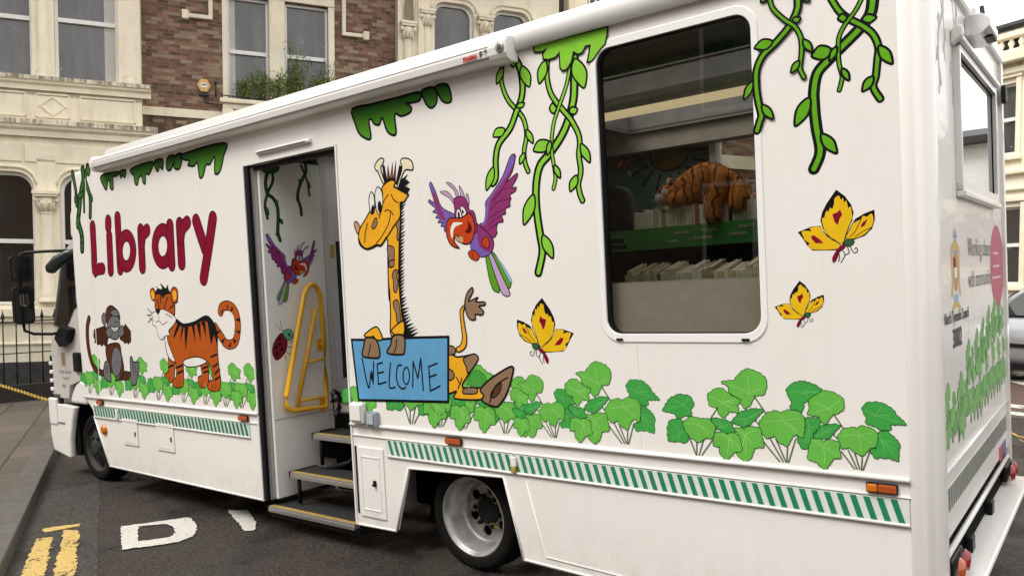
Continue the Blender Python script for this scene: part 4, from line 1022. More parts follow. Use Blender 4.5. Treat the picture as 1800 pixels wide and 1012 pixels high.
# rear panel: gloss paint with slightly wavy reflections
m, nt, b = nodes_of('gloss_rear_paint'); b.inputs['Base Color'].default_value = (.77,.75,.72,1); b.inputs['Roughness'].default_value = .32
b.inputs['Coat Weight'].default_value = .25; b.inputs['Coat Roughness'].default_value = .06; b.inputs['Coat IOR'].default_value = 1.35; b.inputs['Specular IOR Level'].default_value = .3
tc = nt.nodes.new('ShaderNodeTexCoord'); mp = nt.nodes.new('ShaderNodeMapping'); mp.inputs['Scale'].default_value = (1,1.2,5); nt.links.new(tc.outputs['Object'], mp.inputs[0])
bump(nt, b, noise(nt, 1.6, 3, .5, mp.outputs[0]), .10, .05)
nt.links.new(b.inputs['Normal'].links[0].from_socket, b.inputs['Coat Normal'])
GLOSS = m
def glass(name, tint, refl=.10, rough=.0, blend=None):
    m = bpy.data.materials.new(name); m.use_nodes = True; nt = m.node_tree; nt.nodes.clear()
    out = nt.nodes.new('ShaderNodeOutputMaterial'); tr = nt.nodes.new('ShaderNodeBsdfTransparent'); gl = nt.nodes.new('ShaderNodeBsdfGlossy')
    tr.inputs[0].default_value = (*tint,1); gl.inputs['Roughness'].default_value = rough; gl.inputs['Color'].default_value = (.9,.9,.9,1)
    lw = nt.nodes.new('ShaderNodeLayerWeight'); lw.inputs[0].default_value = .5; fr = nt.nodes.new('ShaderNodeMath'); fr.operation = 'POWER'; fr.inputs[1].default_value = 5; nt.links.new(lw.outputs['Facing'], fr.inputs[0])
    mx = nt.nodes.new('ShaderNodeMixShader'); mul = nt.nodes.new('ShaderNodeMath'); mul.operation = 'MULTIPLY_ADD'; mul.inputs[1].default_value = .95; mul.inputs[2].default_value = .045+refl; mul.use_clamp = True
    nt.links.new(fr.outputs[0], mul.inputs[0]); nt.links.new(mul.outputs[0], mx.inputs[0]); nt.links.new(tr.outputs[0], mx.inputs[1]); nt.links.new(gl.outputs[0], mx.inputs[2]); nt.links.new(mx.outputs[0], out.inputs[0])
    return m
def mirror_glass(name, col, refl, rough=.02, wav=.0):
    m, nt, b = nodes_of(name); b.inputs['Base Color'].default_value = (*col,1); b.inputs['Roughness'].default_value = rough
    b.inputs['Specular IOR Level'].default_value = refl; b.inputs['Coat Weight'].default_value = 1.; b.inputs['Coat Roughness'].default_value = rough
    if wav: bump(nt, b, noise(nt, 1.2, 2), wav, .05)
    return m
TINT = glass('tinted_window_glass', (.56,.56,.53), -.008)
CLEAR = glass('clear_window_glass', (.82,.84,.82), .0)

# ------------------------------------------------------------------ the van
van = empty('mobile_library_van', 'long white mobile library van with cartoon jungle animals and an open side door', 'van', T)
S = 0.0
DOOR = [(-4.80,.93),(-3.705,.93),(-3.705,2.875),(-4.80,2.875)]
WIN = rrect(-1.575,-.715,1.556,3.075,.085)
FRONT_X = -7.66
# near side wall of the body with the door and window openings
outer = [(-.10,.93),(-.10,3.20),(-7.45,3.20),(-7.45,.93),(-4.80,.93),(-4.80,2.875),(-3.705,2.875),(-3.705,.93)]
MB().plate(outer, [WIN], 'y', 0, .035).build('side_panel', WHITE, van)
# front end of the body: a moulded cap that curves in over the cab
mb = MB()
side_cap = [(-7.45,.93),(-7.45,3.2),(-7.70,3.2),(-7.76,3.12),(-7.80,2.9),(-7.835,2.4),(-7.835,2.0),(-7.82,1.4),(-7.80,.93)]
mb.prism(side_cap, 'y', .0, .06)
mb.build('front_moulding', WHITE, van, bevel=.025, seg=3)
MB().prism([(-7.76,1.06),(-7.86,1.09),(-7.97,1.04),(-8.07,.94),(-8.12,.845),(-7.76,.845)], 'y', -.012, .12).build('wheel_arch_flare', WHITE, van, bevel=.03, seg=3)
mb = MB(); mb.prism([(-7.45,2.55),(-7.45,3.2),(-7.62,3.2),(-7.80,3.05),(-7.98,2.8),(-8.0,2.55)], 'y', .05, 2.45); mb.build('luton_front', WHITE, van, bevel=.04)
MB().box(-7.456,-7.444,-.0025,0,.95,3.1).build('panel_joint', WHITE2, van)
MB().box(-1.392,-1.389,-.0003,0,.95,1.50).build('panel_joint', SHADE, van)
# corner post
arc = [(-.10,0)]+[(-.10+.12*math.sin(R(a)), .12-.12*math.cos(R(a))) for a in range(8,90,8)]+[(.02,.12),(.02,.14),(-.02,.14),(-.10,.035)]
MB().prism(arc, 'z', .13, 3.13, smooth=True).build('corner_post', WHITE, van, bevel=.004)
MB().prism([(a,b) for a,b in [(-.0,2.5),(.02,2.5),(.02,2.42),(-.06,2.42),(-.1,2.5)]], 'z', .4, 3.13).build('corner_post', WHITE, van)
# rear wall, far wall, roof, floor
RW_ = rrect(.735,2.02,2.245,2.87,.03,3)
MB().plate([(.14,.62),(2.42,.62),(2.42,3.15),(.14,3.15)], [RW_], 'x', -.03, .0).build('rear_panel', GLOSS, van)
FW = [(-1.93,2.2),(-.42,2.2),(-.42,2.93),(-1.93,2.93)]
MB().plate([(-.10,.3),(-.10,3.2),(-7.45,3.2),(-7.45,.3)], [FW], 'y', 2.46, 2.5).build('far_side_panel', WHITE, van)
SKY_ = [(-2.25,.46),(-.75,.46),(-.75,1.08),(-2.25,1.08)]; SKY3_FILL = [(-4.6,.75),(-3.85,.75),(-3.85,1.6),(-4.6,1.6)]; SKY2_FILL = [(-2.6,1.45),(-.5,1.45),(-.5,2.2),(-2.6,2.2)]  # second and third roof openings are added to brighten the interior and lobby
MB().plate([(-.02,-.01),(-.02,2.5),(-6.95,2.5),(-6.95,-.01)], [SKY_,SKY2_FILL,SKY3_FILL], 'z', 3.255, 3.29).build('roof', WHITE, van)
tr = [(-.012,3.175),(-.035,3.178),(-.04,3.25),(-.028,3.30),(.0,3.32),(.09,3.335),(.09,3.29),(0,3.29),(0,3.2)]
MB().prism(tr, 'x', -6.95, -.09, smooth=True).build('roof_edge_trim', WHITE2, van)
MB().prism([(-.10,3.13),(-.10,3.33),(-.06,3.32),(.0,3.27),(.025,3.20),(.025,3.13)], 'y', .0, 2.5).build('rear_roof_edge', WHITE2, van, bevel=.02)
MB().box(-3.69,-.1,.05,2.45,.86,.955).build('floor', SLATE_K, van); MB().box(-7.4,-4.80,.05,2.45,.86,.955).build('floor', SLATE_K, van)
MB().box(-7.3,-.3,.5,2.0,.5,.72).build('chassis', DARK, van)
MB().box(-4.62,-3.36,.6,2.4,.22,.86).build('underfloor_box', DARK, van)
MB().box(-7.4,-7.3,.04,2.46,.96,3.2).build('front_bulkhead', SLATE_K, van)
MB().prism([(-6.95,3.2),(-6.95,3.29),(-7.2,3.27),(-7.6,3.2)], 'y', .02, 2.46).build('roof_front', WHITE, van, bevel=.02)
# skirts
fs = [(-7.80,.93),(-4.80,.93),(-4.80,.235),(-7.355,.252),(-7.625,.735),(-7.64,.80)]
MB().prism(fs, 'y', .004, .034).build('skirt_panel', WHITE, van, bevel=.003)
rs = [(-3.705,.93),(-.10,.93),(-.10,.14),(-2.215,.212),(-2.34,.70),(-3.155,.67),(-3.298,.222),(-3.705,.215)]
MB().prism(rs, 'y', .004, .034).build('skirt_panel', WHITE, van, bevel=.003)
mb = MB()
for poly in ([(-4.80,.24),(-7.355,.255),(-7.622,.735)], [(-.10,.145),(-2.215,.215)], [(-2.215,.215),(-2.34,.70),(-3.155,.67),(-3.298,.222),(-3.705,.215)]):
    for (a, b2), (c, d) in zip(poly, poly[1:]): mb.tube([(a,.004,b2),(c,.004,d)], .009, 6)
mb.build('skirt_edge_bead', WHITE2, van)
MB().tube([(-2.17,.001,.69),(-2.05,.001,.26),(-.12,.001,.19)], .004, 5).build('panel_joint', WHITE2, van)
for x0, x1 in ((-7.80,-4.80),(-3.705,-.10)):
    MB().prism([(-.014,.923),(-.016,.932),(-.010,.940),(.004,.946),(.004,.918)], 'x', x0, x1, smooth=True).build('waist_bead', WHITE2, van)
    MB().box(x0 if x0 > -7 else -7.62, x1, -.006, .004, .852, .856).build('waist_bead', WHITE2, van)
# reflective strips with slanting green bars
MINT = mat('mint_reflective_strip', (.50,.66,.55), rough=.3, var=.04, scale=30)
PALE = mat('pale_reflective_strip', (.70,.74,.68), rough=.3, var=.04, scale=30)
GREEN = mat('green_reflective_bar', (.018,.235,.12), rough=.3, var=.1, scale=30)
DGREEN = mat('dark_green_reflective_bar', (.02,.13,.075), rough=.3, var=.1, scale=30)
for x0, x1, back, bar in ((-7.61,-4.93,MINT,DGREEN),(-3.345,-.105,PALE,GREEN)):
    mb = MB(); mb.box(x0, x1, -.003, .004, .740, .846, 0)
    x = x0+.012
    while x < x1-.06:
        mb.add([(x,-.0042,.842),(x+.027,-.0042,.842),(x+.058,-.0042,.744),(x+.031,-.0042,.744)], [(0,3,2,1)], 1); x += .0563
    mb.build('reflective_strip', [back, bar], van)
    MB().prism([(-.010,.728),(-.011,.737),(.004,.743),(.004,.724)], 'x', x0, x1, smooth=True).build('strip_bead', WHITE2, van)
# door surround, leaf and steps
mb = MB()
mb.box(-4.815,-4.80,-.006,.04,.24,2.89); mb.box(-3.705,-3.69,-.006,.04,.22,2.89); mb.box(-4.815,-3.69,-.006,.04,2.875,2.89)
mb.build('door_surround', WHITE2, van, bevel=.003)
mb = MB(); mb.box(-4.80,-4.755,.002,.09,.245,2.872); mb.box(-4.755,-4.742,.02,.12,.245,2.86); mb.box(-4.80,-3.71,.04,.09,2.84,2.872); mb.build('door_seal', BLACK, van, bevel=.006)
MB().box(-4.742,-4.722,.025,.075,.25,2.86).build('door_hinge_strip', ALU, van)
leaf = MB().box(-4.72,-4.69,.06,.655,.25,2.93).build('door_leaf', mat('door_leaf_white', (.82,.80,.77), .3, var=.03, coat=.4), van, bevel=.006)
MB().box(-4.69,-4.687,.075,.645,.874,.880).build('door_leaf_joint', ALU, leaf)
hr = [(.542,.917),(.36,.930),(.20,.938),(.156,.955),(.138,.995),(.15,1.068),(.258,1.447),(.38,1.868),(.423,1.922),(.461,1.939),(.498,1.922),(.534,1.862),(.544,1.659),(.550,1.448),(.545,1.14)]
rail = MB().tube([(-4.63,y,z) for y, z in hr], .0205, 12, closed=True).build('handrail', YEL, leaf)
mb = MB(); mb.tube([(-4.63,.481,1.744),(-4.63,.36,1.33),(-4.63,.244,.965)], .0185, 10); mb.tube([(-4.63,.372,1.309),(-4.63,.545,1.314)], .012, 8); mb.tube([(-4.63,.262,1.004),(-4.63,.545,1.001)], .012, 8)
mb.build('inner_rail', YEL, rail)
mb = MB()
for y, z in ((.542,.93),(.547,1.43)): mb.tube([(-4.63,y,z),(-4.692,y,z)], .012, 8); mb.box(-4.692,-4.684,y-.025,y+.025,z-.05,z+.05)
mb.build('rail_bracket', YEL, rail)
# black post, grey partition beyond the leaf, floor lever
MB().box(-4.765,-4.715,.658,.670,.95,2.9).build('door_post', BLACK, van)
MB().box(-4.76,-4.735,.68,1.65,.96,3.02).build('partition', GREYL, van)
MB().box(-4.735,-4.710,.672,.735,.96,2.95).build('partition_post', SHADE, van)
MB().box(-4.735,-4.731,.82,.862,1.12,2.30).build('partition_slot', SLATE_K, van)
MB().box(-4.735,-4.731,.745,.80,2.16,2.27).build('sticker', mat('yellow_sticker', (.55,.4,.05), .5), van)
MB().box(-4.735,-3.70,1.65,1.68,.955,3.03).build('lobby_back_panel', GREYL, van)
MB().plate([(-4.80,.08),(-3.72,.08),(-3.72,2.45),(-4.80,2.45)], [SKY3_FILL], 'z', 3.03, 3.05).build('lobby_ceiling', SHADE, van)
mb = MB(); mb.tube([(-4.3,.36,.80),(-4.3,.355,.90),(-4.3,.40,.95),(-4.3,.40,1.06),(-4.3,.36,1.085),(-4.3,.335,1.07),(-4.3,.335,1.0)], .02, 8); mb.build('step_lever', BLACK, van)
TREAD = mat('black_rubber_tread', (.016,.016,.016), rough=.75, var=.3, scale=30, bmp=.6, bscale=220)
NOSE = mat('yellow_step_nosing', (.50,.33,.05), rough=.5, var=.25, scale=40, dark=(.2,.13,.03))
for x0, y0, y1, z in ((-4.735,-.005,.30,.205),(-4.575,.10,.36,.468),(-4.55,.32,.62,.735)):
    st = MB().box(x0,-3.72,y0+.05,y1,z-.035,z).build('step', TREAD, van, bevel=.004)
    mb = MB(); mb.box(x0,-3.72,y0,y0+.05,z-.036,z+.002,0); mb.box(x0,-3.72,y0-.003,y0+.002,z-.042,z-.012,0)
    for k in range(3): mb.box(x0+.01,-3.725,y0+.006+k*.015,y0+.013+k*.015,z+.002,z+.005,1)
    mb.build('step_nosing', [ALU, NOSE], st, bevel=.002)
    MB().box(x0-.012,x0,y0-.004,y1,z-.045,z+.006).build('step_end', BLACK, st)
mb = MB(); mb.tube([(-4.52,.14,.46),(-4.52,.14,.22)], .016, 8); mb.tube([(-4.50,.36,.72),(-4.50,.36,.48)], .016, 8); mb.tube([(-4.15,.42,.70),(-4.15,.42,.58),(-4.2,.38,.52),(-4.45,.30,.45)], .022, 8); mb.tube([(-4.52,.16,.30),(-4.3,.30,.36)], .014, 8)
mb.box(-4.74,-3.70,.02,.06,.12,.165); mb.build('step_frame', BLACK, van)
MB().box(-4.685,-3.70,.625,.645,.2,.86).build('step_riser', SHADE, van)
MB().box(-3.705,-3.69,.035,.62,.22,.95).build('stepwell_side', SHADE, van)
MB().box(-4.685,-3.69,.66,2.45,.86,.945).build('lobby_floor', SHADE, van); MB().box(-4.685,-3.69,.64,1.65,.945,.955).build('floor_mat', TREAD, van)
# lamp over the door
mb = MB(); mb.prism([(0,2.935),(-.025,2.938),(-.03,2.955),(-.02,2.968),(0,2.97)], 'x', -4.60, -3.95); l0 = mb.build('entrance_lamp', WHITE2, van, bevel=.006)
MB().prism([(-.0265,2.940),(-.0315,2.950),(-.0265,2.957)], 'x', -4.57, -3.99).build('lamp_lens', mat('grey_lens', (.25,.25,.24), .2), l0)
# socket boxes beside the sign
o = MB().box(-3.655,-3.525,-.045,0,.945,1.09).build('outdoor_socket', WHITE2, van, bevel=.012); MB().box(-3.645,-3.535,-.06,-.045,.965,1.08).build('socket_lid', WHITE2, o, bevel=.008)
GREYSW = mat('grey_switch_plastic', (.25,.28,.31), .4)
o = MB().box(-3.508,-3.40,-.035,0,.925,1.035).build('outdoor_switch', GREYSW, van, bevel=.012); MB().box(-3.49,-3.425,-.045,-.035,.945,1.018).build('rocker', mat('pale_rocker', (.42,.46,.49), .35), o, bevel=.006)
# locker door behind the steps
MB().box(-3.675,-3.662,-.002,.006,.30,.775).build('locker_gap', BLACK, van)
o = MB().box(-3.645,-3.385,-.006,.004,.285,.775).build('locker_door', WHITE, van, bevel=.003)
mb = MB()
for a in ((-3.61,-3.42,.705,.711),(-3.61,-3.42,.335,.341),(-3.61,-3.604,.335,.711),(-3.426,-3.42,.335,.711)): mb.box(a[0],a[1],-.010,-.006,a[2],a[3])
mb.build('locker_moulding', WHITE2, o)
mb = MB(); mb.box(-3.487,-3.462,-.02,-.006,.508,.552); mb.box(-3.485,-3.468,-.035,-.02,.515,.528); mb.build('locker_handle', BLACK, o, bevel=.005)
# flaps in the front skirt
for x0, x1 in ((-7.03,-6.745),(-6.395,-6.10)):
    o = MB().box(x0, x1, -.008, .004, .505, .755).build('service_flap', WHITE, van, bevel=.004)
    mb = MB(); mb.box(x0+.02,x1-.02,-.010,-.008,.725,.745); mb.build('flap_hinge', SHADE, o); MB().box(x0+.03,x1-.05,-.0095,-.008,.527,.533).build('flap_groove', SHADE, o)
    MB().box(x1-.045,x1-.03,-.014,-.008,.60,.64).build('flap_latch', BLACK, o)
for x in (-2.247,-7.11):
    o = MB().box(x-.018, x+.018, -.022, .0, .775, .835).build('flap_catch', WHITE2, van, bevel=.004); MB().box(x-.015,x+.015,-.024,-.004,.741,.774).build('catch_bolt', NOSE if x > -3 else WHITE2, o, bevel=.003)
# side marker lamps
for x0, x1, two in ((-.278,-.147,1),(-2.79,-2.655,0),(-5.062,-4.935,0),(-7.51,-7.39,0)):
    o = MB().box(x0, x1, -.012, 0, .862, .910).build('marker_lamp', BLACK, van, bevel=.008)
    if two: MB().box(x0+.005,x0+.05,-.026,-.012,.868,.904).build('lamp_lens', AMBER, o, bevel=.008); MB().box(x0+.051,x1-.005,-.024,-.012,.868,.904).build('lamp_lens', AMBER2, o, bevel=.008)
    else: MB().box(x0+.004,x1-.004,-.024,-.012,.867,.905).build('lamp_lens', AMBER2, o, bevel=.008)
o = MB().lathe([(0,-.03),(.025,-.028),(.05,-.012),(.055,.004)], (-7.415,0,.615), 'y', 20).build('side_indicator', AMBER, van)
# awning cassette
aw = [(0,3.124),(-.060,3.122),(-.092,3.135),(-.104,3.155),(-.110,3.19),(-.108,3.215),(-.096,3.235),(-.075,3.243),(-.03,3.246),(0,3.25)]
A = MB().prism(aw, 'x', -7.03, -2.20, smooth=False).build('awning', WHITE2, van, bevel=.004)
MB().box(-7.03,-2.21,-.1085,-.100,3.1475,3.1505).build('awning_slot', mat('awning_shadow_gap', (.12,.12,.12), .6), A)
MB().box(-7.03,-2.21,-.112,-.10,3.208,3.211).build('awning_rib', WHITE2, A)
c1 = [(.0,3.112),(-.062,3.110),(-.100,3.124),(-.116,3.152),(-.121,3.19),(-.118,3.222),(-.102,3.248),(-.075,3.256),(0,3.258)]
for x0, x1 in ((-2.205,-2.075),(-7.085,-7.03)):
    e = MB().prism(c1, 'x', x0, x1).build('awning_end_cap', WHITE2, A, bevel=.012)
    if x0 > -3:
        MB().lathe([(0,-.006),(.028,-.006),(.032,0)], (-2.115,-.119,3.185), 'y', 24).build('cap_screw', mat('grey_screw_cap', (.35,.34,.31), .35, metal=.3), e)
        MB().tube([(-2.122,-.127,3.20),(-2.122,-.127,3.178),(-2.115,-.127,3.172),(-2.108,-.127,3.178),(-2.108,-.127,3.20)], .003, 6).build('screw_slot', BLACK, e)
RED_T = mat('red_print', (.55,.03,.03), .4); BLK_T = mat('black_print', (.02,.02,.02), .4)
Maw = Matrix.Rotation(0,4,'X')
text('FIAMMA', 'awning_lettering', .030, RED_T, A, on_side(-2.345,3.164,-.1105), sx=1.0, bold=.0012)
text('F', 'awning_lettering', .046, BLK_T, A, on_side(-2.262,3.160,-.1105)@Matrix.Shear('XZ',4,(0,0)), sx=1.1, bold=.0015)
text('45', 'awning_lettering', .026, BLK_T, A, on_side(-2.228,3.180,-.1107), bold=.0006); text('Li', 'awning_lettering', .014, BLK_T, A, on_side(-2.228,3.166,-.1106))
MB().box(-2.405,-2.290,-.1112,-.1085,3.158,3.1605).build('awning_underline', RED_T, A)
# big side window
W = MB().plate(rrect(-1.600,-.690,1.518,3.110,.115), [rrect(-1.567,-.723,1.563,3.067,.082)], 'y', -.006, .045).build('side_window', mat('white_window_frame', (.84,.83,.81), .25, var=.01, coat=.3), van, bevel=.006)
MB().plate(rrect(-1.568,-.722,1.562,3.068,.083), [rrect(-1.556,-.728,1.568,3.062,.072)], 'y', .006, .05).build('window_seal', BLACK, W)
pw = rrect(-1.56,-.728,1.568,3.062,.078); MB().add([(p[0],.032,p[1]) for p in pw], [tuple(t) for t in geometry.tessellate_polygon([[Vector((p[0],p[1],0)) for p in pw]])]).build('window_pane', TINT, W, recalc=False)
wp_ = [c for c in W.children if c.name.startswith('window_pane')][0].data
for p in wp_.polygons:
    if p.normal.y > 0: p.flip()
for x in (-1.49,-.80):
    MB().box(x-.02,x+.02,-.014,-.007,1.527,1.540).build('window_catch', BLACK, W, bevel=.004)
# ---------------- pictures
for i in range(2, len(ART)):
    plane = ART[i][1]; picture(i, leaf if plane == 'leaf' else van)
o = [c for c in bpy.data.objects if c.name.startswith('lettering')][0]; o.name = 'lettering'; o['label'] = 'dark red word Library in round letters'
# ---------------- rear
REARG = mirror_glass('dark_rear_glass', (.05,.05,.05), 1.0, .01, .015); q = REARG.node_tree.nodes['Principled BSDF']; q.inputs['IOR'].default_value = 1.9; q.inputs['Coat IOR'].default_value = 1.5
o = MB().plate(rrect(.70,2.05,2.20,2.90,.035,3), [rrect(.735,2.02,2.25,2.865,.02,3)], 'x', 0, .03).build('rear_window', WHITE2, van, bevel=.006)
MB().plate(rrect(.737,2.018,2.247,2.868,.02,3), [rrect(.745,2.010,2.255,2.860,.02,3)], 'x', -.01, .010).build('window_seal', BLACK, o)
MB().prism([(.75,2.26),(2.005,2.26),(2.005,2.855),(.75,2.855)], 'x', .002, .006).build('window_pane', REARG, o)
MB().box(.0,.05,.69,2.06,2.905,2.935).build('window_hood', WHITE2, o, bevel=.008)
MB().box(.0,.045,.70,2.05,2.17,2.198).build('window_sill', WHITE2, o, bevel=.006)
MB().prism([(.0,2.88),(.0,2.96),(.04,2.98),(.055,2.96),(.05,2.92)], 'y', .64, .70).build('hood_bracket', WHITE2, o, bevel=.012)
MB().prism([(-.014,.923),(-.016,.932),(-.010,.940),(.0,.946),(.0,.918)], 'y', .14, 2.42).build('waist_bead', WHITE2, van).matrix_local = Matrix.Identity(4)
for z in (.93,.565):
    mb = MB(); mb.tube([(.004,.14,z),(.004,2.42,z)], .014 if z < .8 else .011, 8); mb.build('waist_bead', WHITE2, van)
mb = MB(); mb.box(0,.003,.19,2.42,.738,.848,0); y = .2
GREYG = mat('grey_green_bar', (.16,.20,.16), .3); PALE2 = mat('pale_rear_strip', (.55,.56,.52), .3)
while y < 2.37: mb.add([(.0042,y,.842),(.0042,y+.028,.842),(.0042,y+.04,.744),(.0042,y+.012,.744)], [(0,3,2,1)], 1); y += .056
mb.build('reflective_strip', [PALE2, GREYG], van)
MB().box(-.06,.125,.10,2.46,.395,.425).build('rear_step', WHITE2, van, bevel=.012)
MB().box(-.04,-.01,.14,2.44,.42,.62).build('rear_lower_panel', DARK, van)
for y in (.70,1.42):
    MB().box(.0,.03,y,y+.09,.425,.50).build('step_bracket', BLACK, van, bevel=.006)
for y in (.16,2.12):
    o = MB().box(.0,.03,y+.0,y+.27,.45,.55).build('tail_lamp', BLACK, van, bevel=.01)
    MB().lathe([(0,.07),(.04,.066),(.052,.045)], (0,y+.20,.50), 'x', 24).build('lamp_lens', REDL, o); MB().lathe([(0,.07),(.04,.066),(.052,.045)], (0,y+.07,.50), 'x', 24).build('lamp_lens', REDL if y > 1 else AMBER2, o)
for y, c in ((2.02,(.5,.1,.1)),(2.2,(.12,.16,.35))):
    MB().box(.0,.004,y,y+.14,.60,.69).build('rear_sticker', mat('sticker_%d' % int(y*100), c, .4), van)
RED_N = mat('red_letters', (.4,.04,.05), .4)
o = MB().prism([(.0,3.02),(.04,3.015),(.08,3.02),(.115,3.05),(.115,3.09),(.08,3.12),(.03,3.12),(0,3.11)], 'y', 1.08, 1.40).build('rear_camera', mat('white_camera_housing', (.72,.72,.72), .15, coat=.6), van, bevel=.03, seg=3)
MB().box(.07,.118,1.18,1.33,3.015,3.03).build('camera_lens', BLACK, o, bevel=.01)
MB().tube([(.04,1.34,3.13),(.05,1.36,3.19),(.045,1.38,3.23)], .012, 6).build('camera_cable', BLACK, o)
MB().box(.02,.05,2.36,2.44,2.86,2.98).build('rear_top_lamp', BLACK, van, bevel=.015)
GREYT = mat('grey_print', (.24,.24,.24), .4)
text('Working closer', 'rear_lettering', .135, GREYT, van, on_rear(1.42,1.885,.0035)); text('with communities', 'rear_lettering', .13, GREYT, van, on_rear(1.42,1.72,.0035), sx=.92)
text('North Tyneside Council', 'rear_lettering', .075, BLK_T, van, on_rear(.62,1.575,.0035), sx=.92, bold=.001); text('3002', 'rear_lettering', .125, BLK_T, van, on_rear(.61,1.455,.0035), bold=.002)
# ---------------- wheels
TYRE_N = mat('tyre_sidewall', (.009,.008,.007), .85, var=.2, scale=12, spec=.15)
HUBK = mat('black_greasy_hub', (.006,.006,.006), .85)
LIME_P = mat('yellow_green_wheel_marker', (.30,.34,.05), .5, var=.25, scale=50)
def wheel(name, x, y, z, rear=True):
    w = MB().lathe([(.26,y-.01),(.275,y-.02),(.32,y-.022),(.345,y-.006),(.358,y+.02),(.362,y+.10),(.358,y+.18),(.345,y+.205),(.26,y+.21)], (x,0,z), 'y', 64).build(name, [TYRE_N], van)
    if rear:
        prof = [(.262,y-.012),(.256,y-.016),(.248,y-.006),(.240,y+.01),(.232,y+.016),(.229,y+.045),(.219,y+.058),(.217,y+.085),(.208,y+.097),(.206,y+.118),(.196,y+.128),(.187,y+.138),(.180,y+.168)]
        rim = MB().lathe(prof, (x,0,z), 'y', 72).build('rim', STEEL, w)
        dy = y+.165
        circ = lambda cx, cz, r, n=20: [(x+cx+r*math.cos(2*math.pi*i/n), z+cz+r*math.sin(2*math.pi*i/n)) for i in range(n)]
        holes = [circ(.142*math.cos(R(a)), .142*math.sin(R(a)), .036) for a in range(20,380,60)]
        MB().plate(circ(0,0,.185,64), [circ(0,0,.085,32)]+holes, 'y', dy, dy+.012).build('wheel_disc', STEEL, rim)
        MB().lathe([(.104,dy-.004),(.098,dy-.010),(.09,dy-.012),(.085,dy+.01)], (x,0,z), 'y', 48).build('hub_ring', STEEL, rim)
        mb = MB(); mb.lathe([(0,dy-.03),(.07,dy-.028),(.094,dy-.016),(.094,dy+.01)], (x,0,z), 'y', 40); mb.lathe([(.19,dy+.05),(0,dy+.051)], (x,0,z), 'y', 40); mb.build('hub', HUBK, rim)
        for a in range(50,410,60):
            cx, cz = x+.100*math.cos(R(a)), z+.105*math.sin(R(a))
            nut = MB().lathe([(0,dy-.048),(.013,dy-.046),(.0155,dy-.03),(.0155,dy-.01)], (cx,0,cz), 'y', 6, smooth=False).build('wheel_nut', HUBK, rim)
            if a % 120 != 50: continue
            t = R(a+65); mk = MB(); mk.lathe([(.017,dy-.022),(.026,dy-.022),(.026,dy-.018),(.017,dy-.018)], (cx,0,cz), 'y', 14, smooth=False)
            mk.prism([(cx+.024*math.cos(t+.8),cz+.024*math.sin(t+.8)),(cx+.024*math.cos(t-.8),cz+.024*math.sin(t-.8)),(cx+.052*math.cos(t),cz+.052*math.sin(t))], 'y', dy-.022, dy-.018)
            mk.build('nut_marker', LIME_P, nut)
    else:
        dim = mat('dirty_shaded_wheel_paint', (.035,.032,.029), .75, metal=.2, var=.2, scale=10)  # dirty wheel paint, darkened further to carry the shade under the arch
        rim = MB().lathe([(.262,y-.012),(.254,y-.016),(.245,y-.002),(.235,y+.012),(.225,y+.02),(.215,y+.03),(.18,y+.012),(.13,y-.02),(.12,y-.022)], (x,0,z), 'y', 64).build('rim', dim, w)
        mb = MB(); mb.lathe([(.13,y-.018),(.085,y-.024),(.07,y-.04),(.05,y-.045),(0,y-.046)], (x,0,z), 'y', 36); mb.build('hub', dim, rim)
        for a in range(0,360,60):
            MB().lathe([(0,y-.044),(.014,y-.042),(.016,y-.02)], (x+.105*math.cos(R(a)),0,z+.105*math.sin(R(a))), 'y', 6, smooth=False).build('wheel_nut', HUBK, rim)
            MB().lathe([(0,y-.001),(.03,y-.002)], (x+.175*math.cos(R(a+30)),0,z+.175*math.sin(R(a+30))), 'y', 16).build('wheel_hole', HUBK, rim)
    return w
wheel('rear_wheel', -2.745, .17, .357); wheel('rear_wheel', -2.735, 2.14, .357, False)
wheel('front_wheel', -7.985, .19, .357, False); wheel('front_wheel', -7.985, 2.16, .357, False)
MB().prism([(-3.36,.75),(-2.20,.75),(-2.20,.13),(-2.24,.13),(-2.36,.72),(-3.14,.72),(-3.32,.20),(-3.36,.20)], 'y', .40, .42).build('wheel_box', DARK, van)
MB().plate([(-3.38,.2),(-3.38,.9),(-2.1,.9),(-2.1,.2)], [], 'y', .43, .45).build('wheel_box', DARK, van)
# ---------------- cab
CABW = mat('cab_white_paint_shaded', (.56,.53,.495), .4, var=.05, scale=3)  # white paint greyed, the shade on the receding cab put into its colour
prof = [(-7.6,.86),(-7.6,2.56),(-8.05,2.56),(-8.30,2.42),(-8.62,1.66),(-8.74,1.50),(-8.80,1.2),(-8.80,.90),(-8.74,.86),(-8.40,.86),(-8.36,1.0),(-8.12,1.06),(-7.86,1.0),(-7.7,.86)]
cab = MB().prism(prof, 'y', .10, 2.40).build('cab', CABW, van, bevel=.05, seg=3)
CABT = mat('faint_print', (.33,.31,.29), .5)
CABG = mirror_glass('dark_cab_glass', (.012,.011,.010), .2, .05); CABG.node_tree.nodes['Principled BSDF'].inputs['Coat Weight'].default_value = .25
MB().prism([(-7.84,2.46),(-8.10,2.42),(-8.26,2.36),(-8.55,1.66),(-8.42,1.60),(-8.26,1.69),(-8.12,1.83),(-7.84,1.90)], 'y', .088, .098).build('cab_side_window', CABG, cab)
mb = MB(); mb.tube([(-8.12,.10,2.44),(-8.29,.10,2.38),(-8.59,.10,1.66)], .025, 8); mb.build('window_pillar', mat('grey_pillar_trim', (.30,.33,.31), .35), cab)
MB().prism([(-8.335,2.36),(-8.60,1.75),(-8.605,1.75),(-8.345,2.37)], 'y', .25, 2.25).build('windscreen', CABG, cab)
